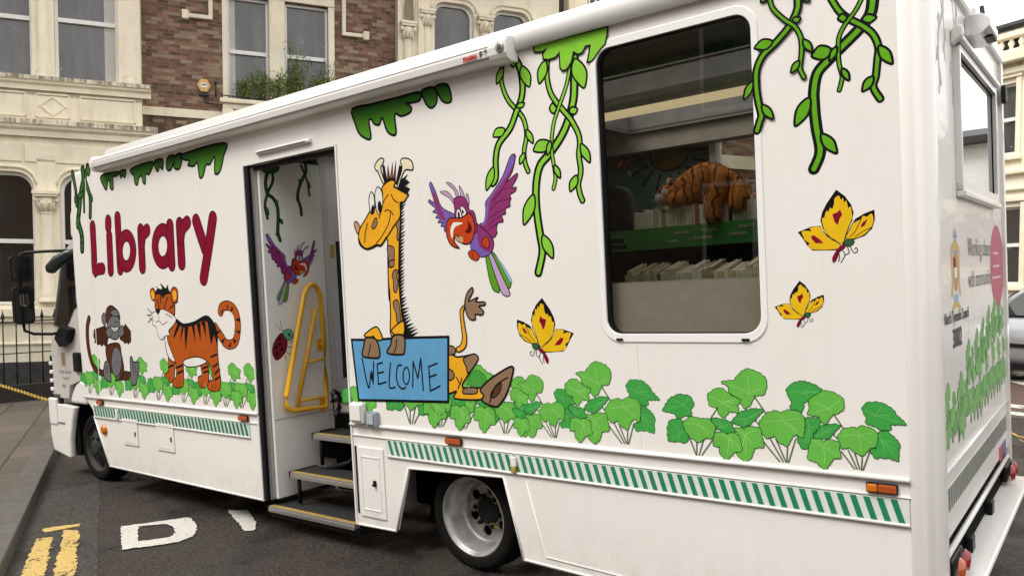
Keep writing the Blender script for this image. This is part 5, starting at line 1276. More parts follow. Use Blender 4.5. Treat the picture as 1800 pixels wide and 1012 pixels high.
MB().prism([(-7.75,2.56),(-7.98,2.56),(-8.22,2.62),(-8.20,2.66),(-8.02,2.80),(-7.80,3.05)], 'y', .16, 2.34).build('roof_fairing', mat('grey_white_fairing', (.52,.50,.47), .5, var=.15, scale=8), cab, bevel=.03)
MB().box(-8.18,-8.03,.065,.105,1.16,1.37).build('door_handle', BLACK, cab, bevel=.02)
for k in range(4):
    MB().box(-8.815,-8.74,.085,.30,.93+k*.095,.975+k*.095).build('grille_slat', WHITE2, cab, bevel=.012)
MB().box(-8.803,-8.75,.098,.3,.92,1.32).build('grille', BLACK, cab)
bp = [(-8.24,.78),(-8.72,.80),(-8.86,.70),(-8.90,.45),(-8.84,.27),(-8.42,.21),(-8.40,.40),(-8.33,.60)]
bm_ = MB().prism(bp, 'y', .085, .15).build('front_bumper', WHITE, van, bevel=.03, seg=3); MB().prism([(-8.66,.79),(-8.72,.80),(-8.86,.70),(-8.90,.45),(-8.84,.27),(-8.70,.24)], 'y', .152, 2.42).build('bumper_front', WHITE, bm_, bevel=.03)
MB().box(-8.86,-8.50,.077,.087,.585,.60).build('bumper_groove', mat('grey_groove', (.2,.2,.2), .5), bm_)
MB().box(-8.80,-8.60,.10,.13,.74,.90).build('bumper_gap', BLACK, van)
MB().box(-8.86,-8.66,.07,.11,.56,.86).build('corner_deflector', WHITE2, van, bevel=.03)
MB().box(-8.41,-8.29,.14,2.38,.245,.86).build('bumper_backing', DARK, van); MB().box(-8.3,-7.3,.46,2.02,.25,.9).build('wheel_box', DARK, van)
MB().prism([(-8.40,.86),(-8.36,1.0),(-8.12,1.055),(-7.86,1.0),(-7.66,.80),(-7.60,.80),(-7.60,.55),(-8.45,.55)], 'y', .42, 2.1).build('wheel_arch', DARK, van)
text('North Tyneside', 'cab_lettering', .045, CABT, cab, on_side(-8.44,1.14,.0985), bold=.001); text('Council', 'cab_lettering', .045, CABT, cab, on_side(-8.44,1.07,.0985), bold=.001); text('3002', 'cab_lettering', .055, CABT, cab, on_side(-8.5,.98,.0985), bold=.001)
MB().box(-8.50,-8.42,.0965,.0995,1.22,1.36).build('door_crest', mat('crest_print', (.42,.30,.17), .5, var=.3, scale=60), cab)
# mirrors
MIRR = mirror_glass('mirror_glass', (.01,.01,.01), .2, .05); MIRR.node_tree.nodes['Principled BSDF'].inputs['Coat Weight'].default_value = .3
MIRR2 = bpy.data.materials.new('silvered_mirror'); MIRR2.use_nodes = True; q = MIRR2.node_tree.nodes['Principled BSDF']; q.inputs['Metallic'].default_value = 1; q.inputs['Roughness'].default_value = .03; q.inputs['Base Color'].default_value = (.8,.8,.78,1)
mm = MB().prism(rrect(-.305,-.095,2.135,2.415,.05), 'x', -8.65, -8.60).build('door_mirror', BLACK, van, bevel=.02, seg=3); MB().prism(rrect(-.285,-.115,2.16,2.39,.04), 'x', -8.602, -8.597).build('mirror_glass', MIRR, mm)
mm2 = MB().prism(rrect(-.295,-.095,1.69,2.09,.05), 'x', -8.65, -8.60).build('door_mirror', BLACK, van, bevel=.02, seg=3); MB().prism(rrect(-.275,-.115,1.72,2.06,.03), 'x', -8.602, -8.597).build('mirror_glass', MIRR, mm2)
MB().prism(rrect(-.235,-.15,1.88,2.01,.02), 'x', -8.597, -8.594).build('wide_angle_glass', MIRR2, mm2)
MB().tube([(-8.12,.12,2.44),(-8.4,-.02,2.45),(-8.62,-.14,2.45),(-8.63,-.19,2.43),(-8.63,-.20,2.35)], .016, 8).build('mirror_arm', BLACK, van)
MB().tube([(-8.65,-.20,2.16),(-8.65,-.20,2.05)], .02, 8).build('mirror_arm', BLACK, van)
MB().tube([(-8.65,-.20,1.72),(-8.65,-.19,1.62),(-8.60,-.12,1.58),(-8.45,.0,1.57),(-8.38,.13,1.59)], .016, 8).build('mirror_arm', BLACK, van)
MB().prism([(-8.36,1.66),(-8.12,1.62),(-8.20,1.48),(-8.40,1.42),(-8.52,1.52)], 'y', .03, .13).build('mirror_base', BLACK, van, bevel=.025)
mm = MB().tube([(-7.95,.08,2.42),(-8.0,.03,2.40),(-8.15,-.02,2.33),(-8.27,-.04,2.26),(-8.31,-.05,2.24)], [.03,.045,.062,.06,.03], 12).build('kerb_mirror', mat('dark_green_black_housing', (.025,.035,.03), .3), van)

# ------------------------------------------------------------------ inside the van
FELT = mat('dark_green_felt', (.04,.125,.095), .9, var=.15, scale=80)
CEIL = mat('ceiling_lining', (.27,.26,.24), .6, var=.04)
MB().box(-7.3,-1.985,2.40,2.455,.96,3.1).build('felt_wall', FELT, van)
MB().box(-1.985,-1.93,2.38,2.455,.96,3.1).build('window_post', GREYL, van)
MB().box(-1.93,-.1,2.40,2.455,.96,2.2).build('far_side_lining', GREYL, van)
MB().box(-1.93,-.1,2.40,2.455,2.93,3.1).build('far_side_lining', SLATE_K, van)
MB().box(-.40,-.1,2.40,2.455,2.2,2.93).build('far_side_lining', SLATE_K, van)
MB().prism([(-1.93,2.2),(-.42,2.2),(-.42,2.93),(-1.93,2.93)], 'y', 2.475, 2.48).build('far_window_pane', CLEAR, van)
mb = MB(); mb.plate([(-3.7,.05),(-.05,.05),(-.05,2.45),(-3.7,2.45)], [SKY_,SKY2_FILL], 'z', 3.06, 3.08); mb.build('ceiling', CEIL, van)
mb = MB()
for a in ((-2.27,-2.25,.46,1.08),(-.75,-.73,.46,1.08),(-2.27,-.73,.44,.46),(-2.27,-.73,1.08,1.10),(-2.62,-2.6,1.45,2.2),(-.5,-.48,1.45,2.2),(-2.62,-.48,1.43,1.45),(-2.62,-.48,2.2,2.22)): mb.box(*a, 3.05, 3.26)
mb.build('rooflight_well', mat('grey_rooflight_well', (.22,.215,.205), .6), van)
RLG = glass('added_milky_rooflight', (.9,.9,.89), -.02, .2)
RLT = glass('smoked_rooflight', (.45,.45,.44), -.02, .2)
for q_ in (SKY_,SKY2_FILL,SKY3_FILL): MB().add([(p[0],p[1],3.265) for p in q_], [(0,1,2,3)]).build('rooflight_dome', RLT if q_ is SKY_ else RLG, van)  # the two milky domes cover the openings added for light
MB().prism([(.04,3.06),(.34,3.06),(.36,3.09),(.04,3.09)], 'x', -3.6, -.1).build('ceiling_cove', mat('pale_cove_lining', (.78,.76,.73), .6, var=.04), van)
MB().box(-3.6,-.1,.335,.36,3.020,3.062).build('green_valance', mat('green_valance_fabric', (.06,.24,.11), .8, var=.3, scale=60), van)
MB().box(-3.6,-.1,.39,.41,3.01,3.02).build('curtain_track', ALU, van)
# hanging blind strip under the rooflight and the warm strip lamp
mb = MB(); prof = [(.99,3.058),(1.02,3.02),(1.08,3.005),(1.16,3.01),(1.20,3.058)]
mb.prism(prof, 'x', -2.3, -.65); mb.build('rooflight_blind', mat('pale_blind', (.62,.61,.6), .5), van)
LAMPM, nt, b = nodes_of('lit_cream_diffuser'); b.inputs['Base Color'].default_value = (.75,.65,.42,1); b.inputs['Emission Color'].default_value = (1,.80,.48,1); b.inputs['Emission Strength'].default_value = .75
MB().box(-3.2,-.4,1.24,1.37,3.0,3.05).build('strip_lamp', LAMPM, van)
MB().box(-3.4,-.2,2.24,2.40,2.90,3.06).build('overhead_locker', mat('brown_grey_locker', (.30,.27,.23), .5), van)
# counter panel behind the window and the shelves
MB().box(-3.0,-.2,.075,.095,1.40,1.826).build('counter_panel', mat('taupe_panel', (.62,.545,.47), .6, var=.06, scale=20), van)
MB().box(-3.0,-.2,.075,.105,1.826,1.834).build('panel_edge', mat('pale_edging', (.5,.45,.38), .5), van)
GSH = mat('green_shelf', (.06,.30,.06), .45, var=.12, scale=10)
MB().prism([(.44,1.775),(1.05,1.82),(1.05,1.78),(.44,1.735)], 'x', -2.6, -.3).build('lower_shelf', GSH, van)
UP = MB().box(-2.62,-.35,1.2,1.6,2.165,2.185).build('upper_shelf', GSH, van)
o = MB().box(-2.62,-.35,1.19,1.2,2.045,2.188).build('shelf_front', GSH, UP)
LAB = mat('pale_label_print', (.52,.50,.40), .5, var=.5, scale=90, dark=(.05,.14,.04))
for x, z, w in ((-1.68,2.14,.10),(-1.75,2.09,.08),(-1.49,2.145,.13),(-1.53,2.098,.13),(-1.24,2.15,.10),(-1.30,2.105,.12)): MB().box(x-w/2,x+w/2,1.186,1.19,z-.009,z+.009).build('shelf_label', LAB, UP)
for x, z, w in ((-2.2,2.12,.16),(-2.17,2.075,.14),): MB().box(x-w/2,x+w/2,1.186,1.19,z-.015,z+.015).build('shelf_slot', SLATE_K, UP)
MB().box(-2.62,-.35,1.58,1.60,.96,2.17).build('shelf_back', SLATE_K, UP)
mb = MB(); mb.prism([(-2.40,2.19),(-2.385,2.44),(-2.34,2.50),(-2.25,2.53),(-2.17,2.50),(-2.13,2.43),(-2.11,2.19)], 'y', 1.30, 1.42); mb.build('seat_back', SLATE_K, van, bevel=.03)
BOOKM = [mat('book_cover_%s' % n, c, .55, var=.12, scale=25) for n, c in (('cream',(.74,.66,.5)),('ivory',(.8,.75,.64)),('straw',(.66,.55,.32)),('white',(.82,.79,.73)),('tan',(.45,.33,.20)),('grey',(.36,.36,.35)),('rust',(.33,.13,.07)),('olive',(.33,.31,.16)),('black',(.03,.03,.03)))]
PAGE = mat('book_pages', (.72,.64,.50), .8, var=.15, scale=120)
COLN = ['cream','ivory','straw','white','tan','grey','rust','olive','black']
rb = random.Random(4)
def book(x, y, z, w, d, h, k, tilt, label, group):
    """spine toward the window, pages set back from the boards"""
    M = T @ Matrix.Translation((x,y,z)) @ Matrix.Rotation(tilt,4,'X')
    mb = MB(); mb.box(0,.003,0,d,0,h); mb.box(w-.003,w,0,d,0,h); mb.box(0.0005,w-.0005,-.002,.003,0.0002,h-.0002)
    o = mb.build('book', BOOKM[k]); o.matrix_world = M; tag(o, label, 'book', group)
    MB().box(.0032,w-.0032,.0035,d-.004,.003,h-.004).build('pages', PAGE, o)
    return o
SEQ = ['first','second','third','fourth','fifth','sixth','seventh','eighth','ninth','tenth','eleventh','twelfth','thirteenth','fourteenth','fifteenth','sixteenth','seventeenth','eighteenth','nineteenth','twentieth','twenty-first','twenty-second','twenty-third','twenty-fourth','twenty-fifth','twenty-sixth','twenty-seventh','twenty-eighth','twenty-ninth','thirtieth','thirty-first','thirty-second','thirty-third','thirty-fourth','thirty-fifth','thirty-sixth','thirty-seventh','thirty-eighth','thirty-ninth','fortieth']
x = -2.045; n = 0
while x < -1.08 and n < 40:
    w = rb.uniform(.016,.034); h = rb.choice((.118,.13,.142,.15,.16))+rb.uniform(-.004,.004)
    k = rb.choice([0,1,1,3,3,2,0,0,1]) if n % 9 != 8 else rb.choice([6,8,4])
    book(x, 1.215, 2.186, w, .11, h, k, 0, '%s book from the left on the upper shelf, %s spine' % (SEQ[n], COLN[k]), 'books on the upper green shelf'); x += w+.0015; n += 1
x = -1.735; n = 0
while x < -.84 and n < 40:
    w = rb.uniform(.018,.038); h = rb.choice((.08,.088,.096,.104))
    k = rb.choice([0,1,3,3,1,2,0,2,4,1]); 
    if n == 8: k = 6; h = .08
    book(x, .52, 1.795, w, .20, h, k, R(14), '%s book from the left on the lower shelf, %s spine' % (SEQ[n], COLN[k]), 'books on the lower shelf behind the counter panel'); x += w+.0015; n += 1
# plush tiger lying over the upper books
m, nt, b = nodes_of('plush_tiger_fur'); tc = nt.nodes.new('ShaderNodeTexCoord'); wv = nt.nodes.new('ShaderNodeTexWave'); wv.inputs['Scale'].default_value = 5.5; wv.inputs['Distortion'].default_value = 7; wv.inputs['Detail'].default_value = 3; wv.inputs['Detail Scale'].default_value = 1.6
nt.links.new(tc.outputs['Object'], wv.inputs[0])
fur = mixcol(nt, ramp(nt, noise(nt, 40, 5), .3, .7), (.78,.33,.075), (.55,.19,.04))
nt.links.new(mixcol(nt, ramp(nt, wv.outputs['Fac'], .82, .93), fur, (.17,.055,.02)), b.inputs['Base Color']); b.inputs['Roughness'].default_value = .95; bump(nt, b, noise(nt, 160, 3), .8, .01)
FUR = m
tig = empty('plush_tiger', 'orange striped plush tiger lying across the books on the upper shelf behind the window', 'soft toy', T @ Matrix.Translation((-1.5,1.27,2.20)))
P = [(.05,.02,.295),(-.04,.02,.325),(-.12,.0,.295),(-.19,-.01,.245),(-.24,-.02,.195),  # pelvis .. neck .. head
     (.12,-.05,.24),(.04,-.08,.11),(.05,-.10,-.02),            # near hind leg hanging
     (.15,.0,.23),(.21,-.05,.13),(.20,-.09,.04),               # far hind leg
     (.18,.03,.19),(.25,.02,.13),(.33,.0,.125),(.38,.0,.15),   # tail
     (-.15,-.06,.18),(-.21,-.09,.165),(-.28,-.1,.155),           # near fore leg lying forward
     (-.12,.09,.18),(-.22,.12,.165)]
E = [(0,1),(1,2),(2,3),(3,4),(0,5),(5,6),(6,7),(0,8),(8,9),(9,10),(0,11),(11,12),(12,13),(13,14),(2,15),(15,16),(16,17),(2,18),(18,19)]
RAD = [.108,.112,.098,.076,.062,.086,.066,.060,.086,.068,.060,.046,.036,.034,.028,.058,.050,.054,.055,.048]
def furry(o, n, L, seed=1):
    r = random.Random(seed); me = o.data; bm = bmesh.new(); bm.from_mesh(me); bm.faces.ensure_lookup_table()
    fs = [(f.calc_area(), [v.co.copy() for v in f.verts], f.normal.copy()) for f in bm.faces]; tot = sum(a for a, _, _ in fs); vs = []
    for a, vv, nn in fs:
        k = n*a/tot; k = int(k)+(r.random() < k-int(k))
        for _ in range(k):
            w = [r.random() for _ in vv]; s_ = sum(w); p = sum((v*q for v, q in zip(vv,w)), Vector())/s_
            d = (nn+Vector((r.gauss(0,.45),r.gauss(0,.45),r.gauss(-.25,.4)))).normalized(); u = d.cross(Vector((r.random()-.5,r.random()-.5,r.random()-.5))).normalized()*.0016
            q = [bm.verts.new(p-u-nn*.002), bm.verts.new(p+u-nn*.002), bm.verts.new(p+d*L*r.uniform(.5,1.1))]; bm.faces.new(q)
    bm.to_mesh(me); bm.free()
furry(skin_object('body', P, E, RAD, FUR, tig), 9000, .020)
def ball(name, c, r, m, parent, s=(1,1,1)):
    mb = MB(); mb.lathe([(r*math.sin(R(a)), -r*math.cos(R(a))) for a in range(0,181,20)], (0,0,0), 'z', 14)
    o = mb.build(name, m, parent); o.location = c; o.scale = s; return o
WFUR = mat('white_plush', (.62,.58,.52), .95, var=.1, scale=60, bmp=.6, bscale=150)
furry(ball('head', (-.285,-.03,.205), .075, FUR, tig, (1.05,1,.95)), 1500, .016); furry(ball('muzzle', (-.322,-.072,.180), .046, WFUR, tig, (1.1,.9,.8)), 500, .012); ball('ear', (-.265,-.06,.285), .028, FUR, tig, (.8,.6,1.1)); ball('ear', (-.215,.03,.290), .030, FUR, tig, (1.1,.6,.9))
ball('nose', (-.366,-.10,.190), .010, BLACK, tig); ball('eye', (-.325,-.085,.225), .010, BLACK, tig); ball('eye', (-.345,-.035,.225), .010, BLACK, tig); ball('inner_ear', (-.268,-.072,.285), .018, WFUR, tig, (.8,.5,1)); ball('cheek', (-.285,-.095,.215), .024, WFUR, tig, (1.2,.5,1.1))

# ------------------------------------------------------------------ street surfaces (street frame)
def street(name, mb, mats, **k):
    o = mb.build(name, mats, None, **k); o.matrix_world = T; tag(o, kind='structure'); return o
def asphalt(name, lo, mid, hi, damp, cracks=True):
    m, nt, b = nodes_of(name); tc = nt.nodes.new('ShaderNodeTexCoord'); ob = tc.outputs['Object']
    f1 = noise(nt, 42, 6, .8, ob); f2 = noise(nt, .8, 6, .62, ob); f3 = noise(nt, 6, 5, .7, ob); f4 = noise(nt, 26, 3, .6, ob)
    base = mixcol(nt, ramp(nt, f1, .43, .60), lo, hi)
    base = mixcol(nt, ramp(nt, f4, .45, .66, 0, .75), base, tuple(v*1.6 for v in lo))
    base = mixcol(nt, ramp(nt, f3, .46, .68, 0, .55), base, mid)
    base = mixcol(nt, ramp(nt, f2, .46, .60, 0, .72), base, damp)
    if cracks:
        vor = nt.nodes.new('ShaderNodeTexVoronoi'); vor.feature = 'DISTANCE_TO_EDGE'; vor.inputs['Scale'].default_value = .62
        mpv = nt.nodes.new('ShaderNodeMix'); mpv.data_type = 'VECTOR'; nzc = nt.nodes.new('ShaderNodeTexNoise'); nzc.inputs['Scale'].default_value = 1.6; nzc.inputs['Detail'].default_value = 5; nt.links.new(ob, nzc.inputs[0]); mpv.inputs[0].default_value = .28
        nt.links.new(ob, mpv.inputs[4]); nt.links.new(nzc.outputs['Color'], mpv.inputs[5]); nt.links.new(mpv.outputs[1], vor.inputs['Vector'])
        crk = nt.nodes.new('ShaderNodeMath'); crk.operation = 'MULTIPLY'; nt.links.new(ramp(nt, vor.outputs['Distance'], .004, .014, 1, 0), crk.inputs[0]); nt.links.new(ramp(nt, noise(nt, .9, 2, .5, ob), .46, .54), crk.inputs[1])
        base = mixcol(nt, crk.outputs[0], base, (.003,.0028,.0025))
    nt.links.new(base, b.inputs['Base Color']); nt.links.new(ramp(nt, f2, .44, .60, .85, .22), b.inputs['Roughness']); b.inputs['Specular IOR Level'].default_value = .5
    ad = nt.nodes.new('ShaderNodeMath'); ad.operation = 'ADD'; nt.links.new(f4, ad.inputs[0]); nt.links.new(f1, ad.inputs[1]); bump(nt, b, ad.outputs[0], 1., .02); return m
ASPH = asphalt('wet_asphalt', (.0045,.0036,.003), (.055,.032,.022), (.105,.074,.056), (.009,.0078,.007))
street('road', MB().add([(-60,-40,0),(60,-40,0),(60,70,0),(-60,70,0)], [(0,1,2,3)]), ASPH)
# older, greyer strip by the kerb
GREYA = asphalt('old_grey_asphalt', (.010,.009,.008), (.060,.053,.045), (.125,.112,.096), (.022,.019,.017), False)
kd = Vector((-10.301+5.643, .731+1.545)).normalized(); kn = Vector((-kd.y, kd.x))          # kerb direction, and its normal toward the road side
if kn.x < 0: kn = -kn
K0 = Vector((-5.643,-1.545))
def kp(t, o, z): q = K0+kd*t+kn*o; return (q.x,q.y,z)
def strip(mb, t0, t1, o0, o1, z, m=0, n=1):
    for i in range(n):
        a = t0+(t1-t0)*i/n; c = t0+(t1-t0)*(i+1)/n
        mb.add([kp(a,o0,z),kp(c,o0,z),kp(c,o1,z),kp(a,o1,z)], [(0,1,2,3)], m)
    return mb
mb = MB(); ang = random.Random(2); seam = [(-7.9,.12),(-7.3,-.13),(-6.6,-.47),(-5.9,-.80),(-4.957,-1.235),(-4.2,-1.60),(-3.2,-2.05)]
pts = [(x,y,.004) for x, y in seam]+[kp(t,.0,.004) for t in (-2.5,0,2.6)]
tris = geometry.tessellate_polygon([[Vector((p[0],p[1],0)) for p in pts]]); mb.add(pts, [tuple(t) for t in tris]); street('road_patch', mb, GREYA)
BRN = mat('red_brown_surface', (.105,.060,.045), .7, var=.25, scale=50, bmp=.5, bscale=90)
street('road_patch', MB().add([(-3.5,8.3,.004),(6,5.0,.004),(6.5,8.2,.004),(-3,11.2,.004)], [(0,1,2,3)]), BRN)
# pavement with flagstones, kerb stones
m, nt, b = nodes_of('pavement_flags'); tc = nt.nodes.new('ShaderNodeTexCoord'); mp = nt.nodes.new('ShaderNodeMapping'); mp.inputs['Rotation'].default_value = (0,0,-math.atan2(kd.y,kd.x)); nt.links.new(tc.outputs['Object'], mp.inputs[0])
br = nt.nodes.new('ShaderNodeTexBrick'); br.inputs['Scale'].default_value = 1; br.inputs['Brick Width'].default_value = .92; br.inputs['Row Height'].default_value = .62; br.inputs['Mortar Size'].default_value = .016; br.inputs['Mortar Smooth'].default_value = .2
br.inputs['Color1'].default_value = (.128,.104,.080,1); br.inputs['Color2'].default_value = (.078,.062,.047,1); br.inputs['Mortar'].default_value = (.012,.010,.008,1); br.inputs['Bias'].default_value = .0
nt.links.new(mp.outputs[0], br.inputs[0])
c = mixcol(nt, ramp(nt, noise(nt, 1.3, 6, .7), .4, .66, 0, .55), br.outputs['Color'], (.055,.05,.043)); c = mixcol(nt, ramp(nt, noise(nt, 90, 3), .4, .62, 0, .35), c, (.14,.125,.108))
nt.links.new(c, b.inputs['Base Color']); b.inputs['Roughness'].default_value = .62; bump(nt, b, noise(nt, 60, 4), .4, .01); FLAG = m
mb = MB(); strip(mb, -3, 45, -.24, -45, .105); street('pavement', mb, FLAG)
KERB = mat('kerb_granite', (.115,.105,.088), .7, var=.25, scale=14, bmp=.4, bscale=70, dark=(.07,.066,.06))
mb = MB(); t = -2.6
while t < 30:
    L = .915; a, c = t+.004, t+L-.004
    q = [kp(a,-.245,-.05),kp(c,-.245,-.05),kp(c,0,-.05),kp(a,0,-.05),kp(a,-.245,.108),kp(c,-.245,.108),kp(c,-.018,.106),kp(a,-.018,.106)]
    mb.add(q, [(4,5,6,7),(0,4,7,3),(1,2,6,5),(3,7,6,2),(0,1,5,4)]); t += L
street('kerb', mb, KERB, bevel=.012)
# worn paint: painted colour broken up by the road showing through
def worn(name, col, lo, hi):
    m, nt, b = nodes_of(name); tc = nt.nodes.new('ShaderNodeTexCoord')
    f = noise(nt, 26, 8, .72, tc.outputs['Object']); g = noise(nt, 3.0, 3, .5, tc.outputs['Object'])
    ad = nt.nodes.new('ShaderNodeMath'); ad.operation = 'ADD'; nt.links.new(f, ad.inputs[0]); nt.links.new(ramp(nt, g, .3, .7, -.12, .12), ad.inputs[1])
    dirt = mixcol(nt, ramp(nt, noise(nt, 60, 3), .35, .7), col, tuple(v*.68 for v in col))
    nt.links.new(mixcol(nt, ramp(nt, ad.outputs[0], lo, hi), dirt, (.03,.025,.021)), b.inputs['Base Color']); b.inputs['Roughness'].default_value = .55
    bump(nt, b, f, .5, .01); return m
WPAINT = worn('worn_white_road_paint', (.62,.60,.55), .62, .68); YPAINT = worn('worn_yellow_road_paint', (.60,.42,.13), .57, .62)
def rough_edge(P, amp=.008, step=.03, seed=1):
    r = random.Random(seed); out = []
    for i in range(len(P)):
        a, c = Vector(P[i]), Vector(P[(i+1)%len(P)]); n = max(1,int((c-a).length/step))
        for k in range(n): q = a.lerp(c,k/n); out.append((q.x+r.uniform(-amp,amp), q.y+r.uniform(-amp,amp)))
    return out
def marking(name, loops, m, z=.009, amp=.008, seed=1):
    L = [rough_edge(l, amp, .03, seed+i) for i, l in enumerate(loops)]
    tris = geometry.tessellate_polygon([[Vector((p[0],p[1],0)) for p in l] for l in L]); flat = [p for l in L for p in l]
    return street(name, MB().add([(p[0],p[1],z) for p in flat], [tuple(t) for t in tris]), m)
marking('road_letter', [[(-6.0,-.568),(-5.86,-.345),(-5.737,-.140),(-5.66,-.136),(-5.50,-.19),(-5.307,-.300),(-5.21,-.37),(-5.163,-.44),(-5.155,-.53),(-5.20,-.64),(-5.27,-.74),(-5.366,-.870),(-5.674,-.723)], [(-5.864,-.492),(-5.80,-.42),(-5.735,-.345),(-5.64,-.335),(-5.52,-.365),(-5.42,-.415),(-5.36,-.47),(-5.335,-.52),(-5.39,-.61),(-5.451,-.700)]], WPAINT, seed=3)
marking('road_letter', [[(-5.60,.17),(-5.442,.268),(-5.039,.073),(-4.864,-.058),(-4.912,-.118),(-5.068,-.046)]], WPAINT, seed=8)
marking('yellow_line', [[(-6.583,-.952),(-6.419,-.704),(-6.341,-.741),(-6.431,-.986)]], YPAINT, seed=11)
marking('yellow_line', [[(-6.307,-1.098),(-6.214,-1.013),(-5.342,-1.415),(-3.5,-2.30),(-3.6,-2.42),(-5.461,-1.525)]], YPAINT, amp=.016, seed=12)
marking('yellow_line', [[(-6.346,-.873),(-6.239,-.799),(-5.112,-1.317),(-3.3,-2.15),(-3.4,-2.26),(-5.244,-1.400)]], YPAINT, amp=.016, seed=13)
for k, P in enumerate(([(-1.6,11.25),(-.4,10.5),(.6,9.9),(.55,9.75),(-1.65,11.0)], [(-.95,10.75),(-.72,10.6),(.25,9.0),(.0,9.05)], [(-.8,8.35),(-.2,8.05),(1.2,7.4),(1.15,7.2),(-.85,8.1)], [(-.7,7.75),(-.1,7.45),(-.05,7.25),(-.6,7.45)], [(-.48,8.1),(-.28,8.0),(-.05,7.45),(-.25,7.5)])): marking('road_letter', [P], WPAINT, seed=20+k)

# ------------------------------------------------------------------ buildings (upright)
def stucco(name, col, dark, scale=1.2):
    m, nt, b = nodes_of(name); tc = nt.nodes.new('ShaderNodeTexCoord')
    mp = nt.nodes.new('ShaderNodeMapping'); mp.inputs['Scale'].default_value = (1,1,.25); nt.links.new(tc.outputs['Object'], mp.inputs[0])
    c = mixcol(nt, ramp(nt, noise(nt, 5, 6, .7, mp.outputs[0]), .5, .74, 0, .5), col, dark)
    c = mixcol(nt, ramp(nt, noise(nt, scale, 5, .65, tc.outputs['Object']), .45, .7, 0, .45), c, tuple(v*.72 for v in col))
    nt.links.new(c, b.inputs['Base Color']); b.inputs['Roughness'].default_value = .75; bump(nt, b, noise(nt, 30, 4), .15, .01); return m
CREAM = stucco('cream_painted_stone', (.88,.80,.62), (.52,.44,.30)); CREAM2 = stucco('pale_cream_stone', (.87,.79,.62), (.54,.46,.32))
def stained():
    m, nt, b = nodes_of('weather_stained_cornice'); tc = nt.nodes.new('ShaderNodeTexCoord'); mp = nt.nodes.new('ShaderNodeMapping'); mp.inputs['Scale'].default_value = (7,2,1.2); nt.links.new(tc.outputs['Object'], mp.inputs[0])
    c = mixcol(nt, ramp(nt, noise(nt, 2.2, 6, .7, mp.outputs[0]), .42, .60, 0, .9), (.80,.71,.55), (.15,.13,.085)); nt.links.new(c, b.inputs['Base Color']); b.inputs['Roughness'].default_value = .85; return m
STAIN = stained()
def bricks(name, c1, c2, mort, moss=True):
    m, nt, b = nodes_of(name); tc = nt.nodes.new('ShaderNodeTexCoord'); sx = nt.nodes.new('ShaderNodeSeparateXYZ'); nt.links.new(tc.outputs['Object'], sx.inputs[0]); cx = nt.nodes.new('ShaderNodeCombineXYZ'); nt.links.new(sx.outputs[0], cx.inputs[0]); nt.links.new(sx.outputs[2], cx.inputs[1])
    br = nt.nodes.new('ShaderNodeTexBrick'); br.inputs['Scale'].default_value = 1; br.inputs['Brick Width'].default_value = .23; br.inputs['Row Height'].default_value = .078; br.inputs['Mortar Size'].default_value = .006; br.inputs['Mortar Smooth'].default_value = .3; br.inputs['Bias'].default_value = -.1
    br.inputs['Color1'].default_value = (0,0,0,1); br.inputs['Color2'].default_value = (1,1,1,1); br.inputs['Mortar'].default_value = (.5,.5,.5,1); br.inputs['Bias'].default_value = 0; nt.links.new(cx.outputs[0], br.inputs[0])
    cr = nt.nodes.new('ShaderNodeValToRGB'); nt.links.new(br.outputs['Color'], cr.inputs[0]); el = cr.color_ramp.elements
    el[0].position = 0; el[0].color = tuple(v*.62 for v in c2)+(1,); el[1].position = 1; el[1].color = (.31,.24,.165,1)
    for p_, q_ in ((.22,c2),(.5,c1),(.72,tuple(v*1.25 for v in c1)),(.84,(.30,.215,.145))): e_ = el.new(p_); e_.color = (*q_,1)
    c = mixcol(nt, br.outputs['Fac'], cr.outputs[0], mort)
    c = mixcol(nt, ramp(nt, noise(nt, 6, 5, .7), .48, .72, 0, .6), c, (.30,.24,.165)); c = mixcol(nt, ramp(nt, noise(nt, 1.1, 4), .45, .7, 0, .4), c, (.09,.05,.035))
    nt.links.new(c, b.inputs['Base Color']); b.inputs['Roughness'].default_value = .85; bump(nt, b, br.outputs['Fac'], -.5, .01); return m
BRICK = bricks('old_red_brick', (.20,.095,.062), (.125,.062,.044), (.19,.15,.105))
MOSSB = bricks('mossy_brick', (.10,.05,.03), (.07,.045,.025), (.09,.08,.04))
SASH = mat('white_sash_paint', (.85,.84,.81), .45, var=.06)
PANE = mirror_glass('dark_sash_glass', (.055,.056,.058), .35, .12, .02)
nt = PANE.node_tree; b = nt.nodes['Principled BSDF']; tc = nt.nodes.new('ShaderNodeTexCoord'); mp = nt.nodes.new('ShaderNodeMapping'); mp.inputs['Scale'].default_value = (2.2,1,.35); nt.links.new(tc.outputs['Object'], mp.inputs[0])
c = mixcol(nt, ramp(nt, noise(nt, 1.6, 5, .6, mp.outputs[0]), .35, .7), (.035,.036,.038), (.105,.105,.106)); c = mixcol(nt, ramp(nt, noise(nt, 9, 2, .4, tc.outputs['Object']), .74, .78), c, (.3,.3,.29)); nt.links.new(c, b.inputs['Base Color'])  # hints of curtains and reflections mottled into the pane colour
PANE_D = mirror_glass('dark_ground_glass', (.02,.018,.016), .5, .05, .02)
BLIND = mat('pale_shutter', (.52,.50,.46), .6, var=.05)
IRON = mat('black_ironwork', (.012,.013,.013), .5, var=.1)
FA = Matrix.Translation((-17.481,3.133,0)) @ Matrix.Rotation(math.atan2(.868,.497),4,'Z')
ter = empty('terrace_building', 'cream and red brick Victorian terrace with tall sash windows behind the van', 'building', FA)
def B(name, x0, x1, z0, z1, o0, o1, m, parent=None, bevel=.0): return MB().box(x0,x1,-o1,-o0,z0,z1).build(name, m, parent or ter, bevel=bevel)
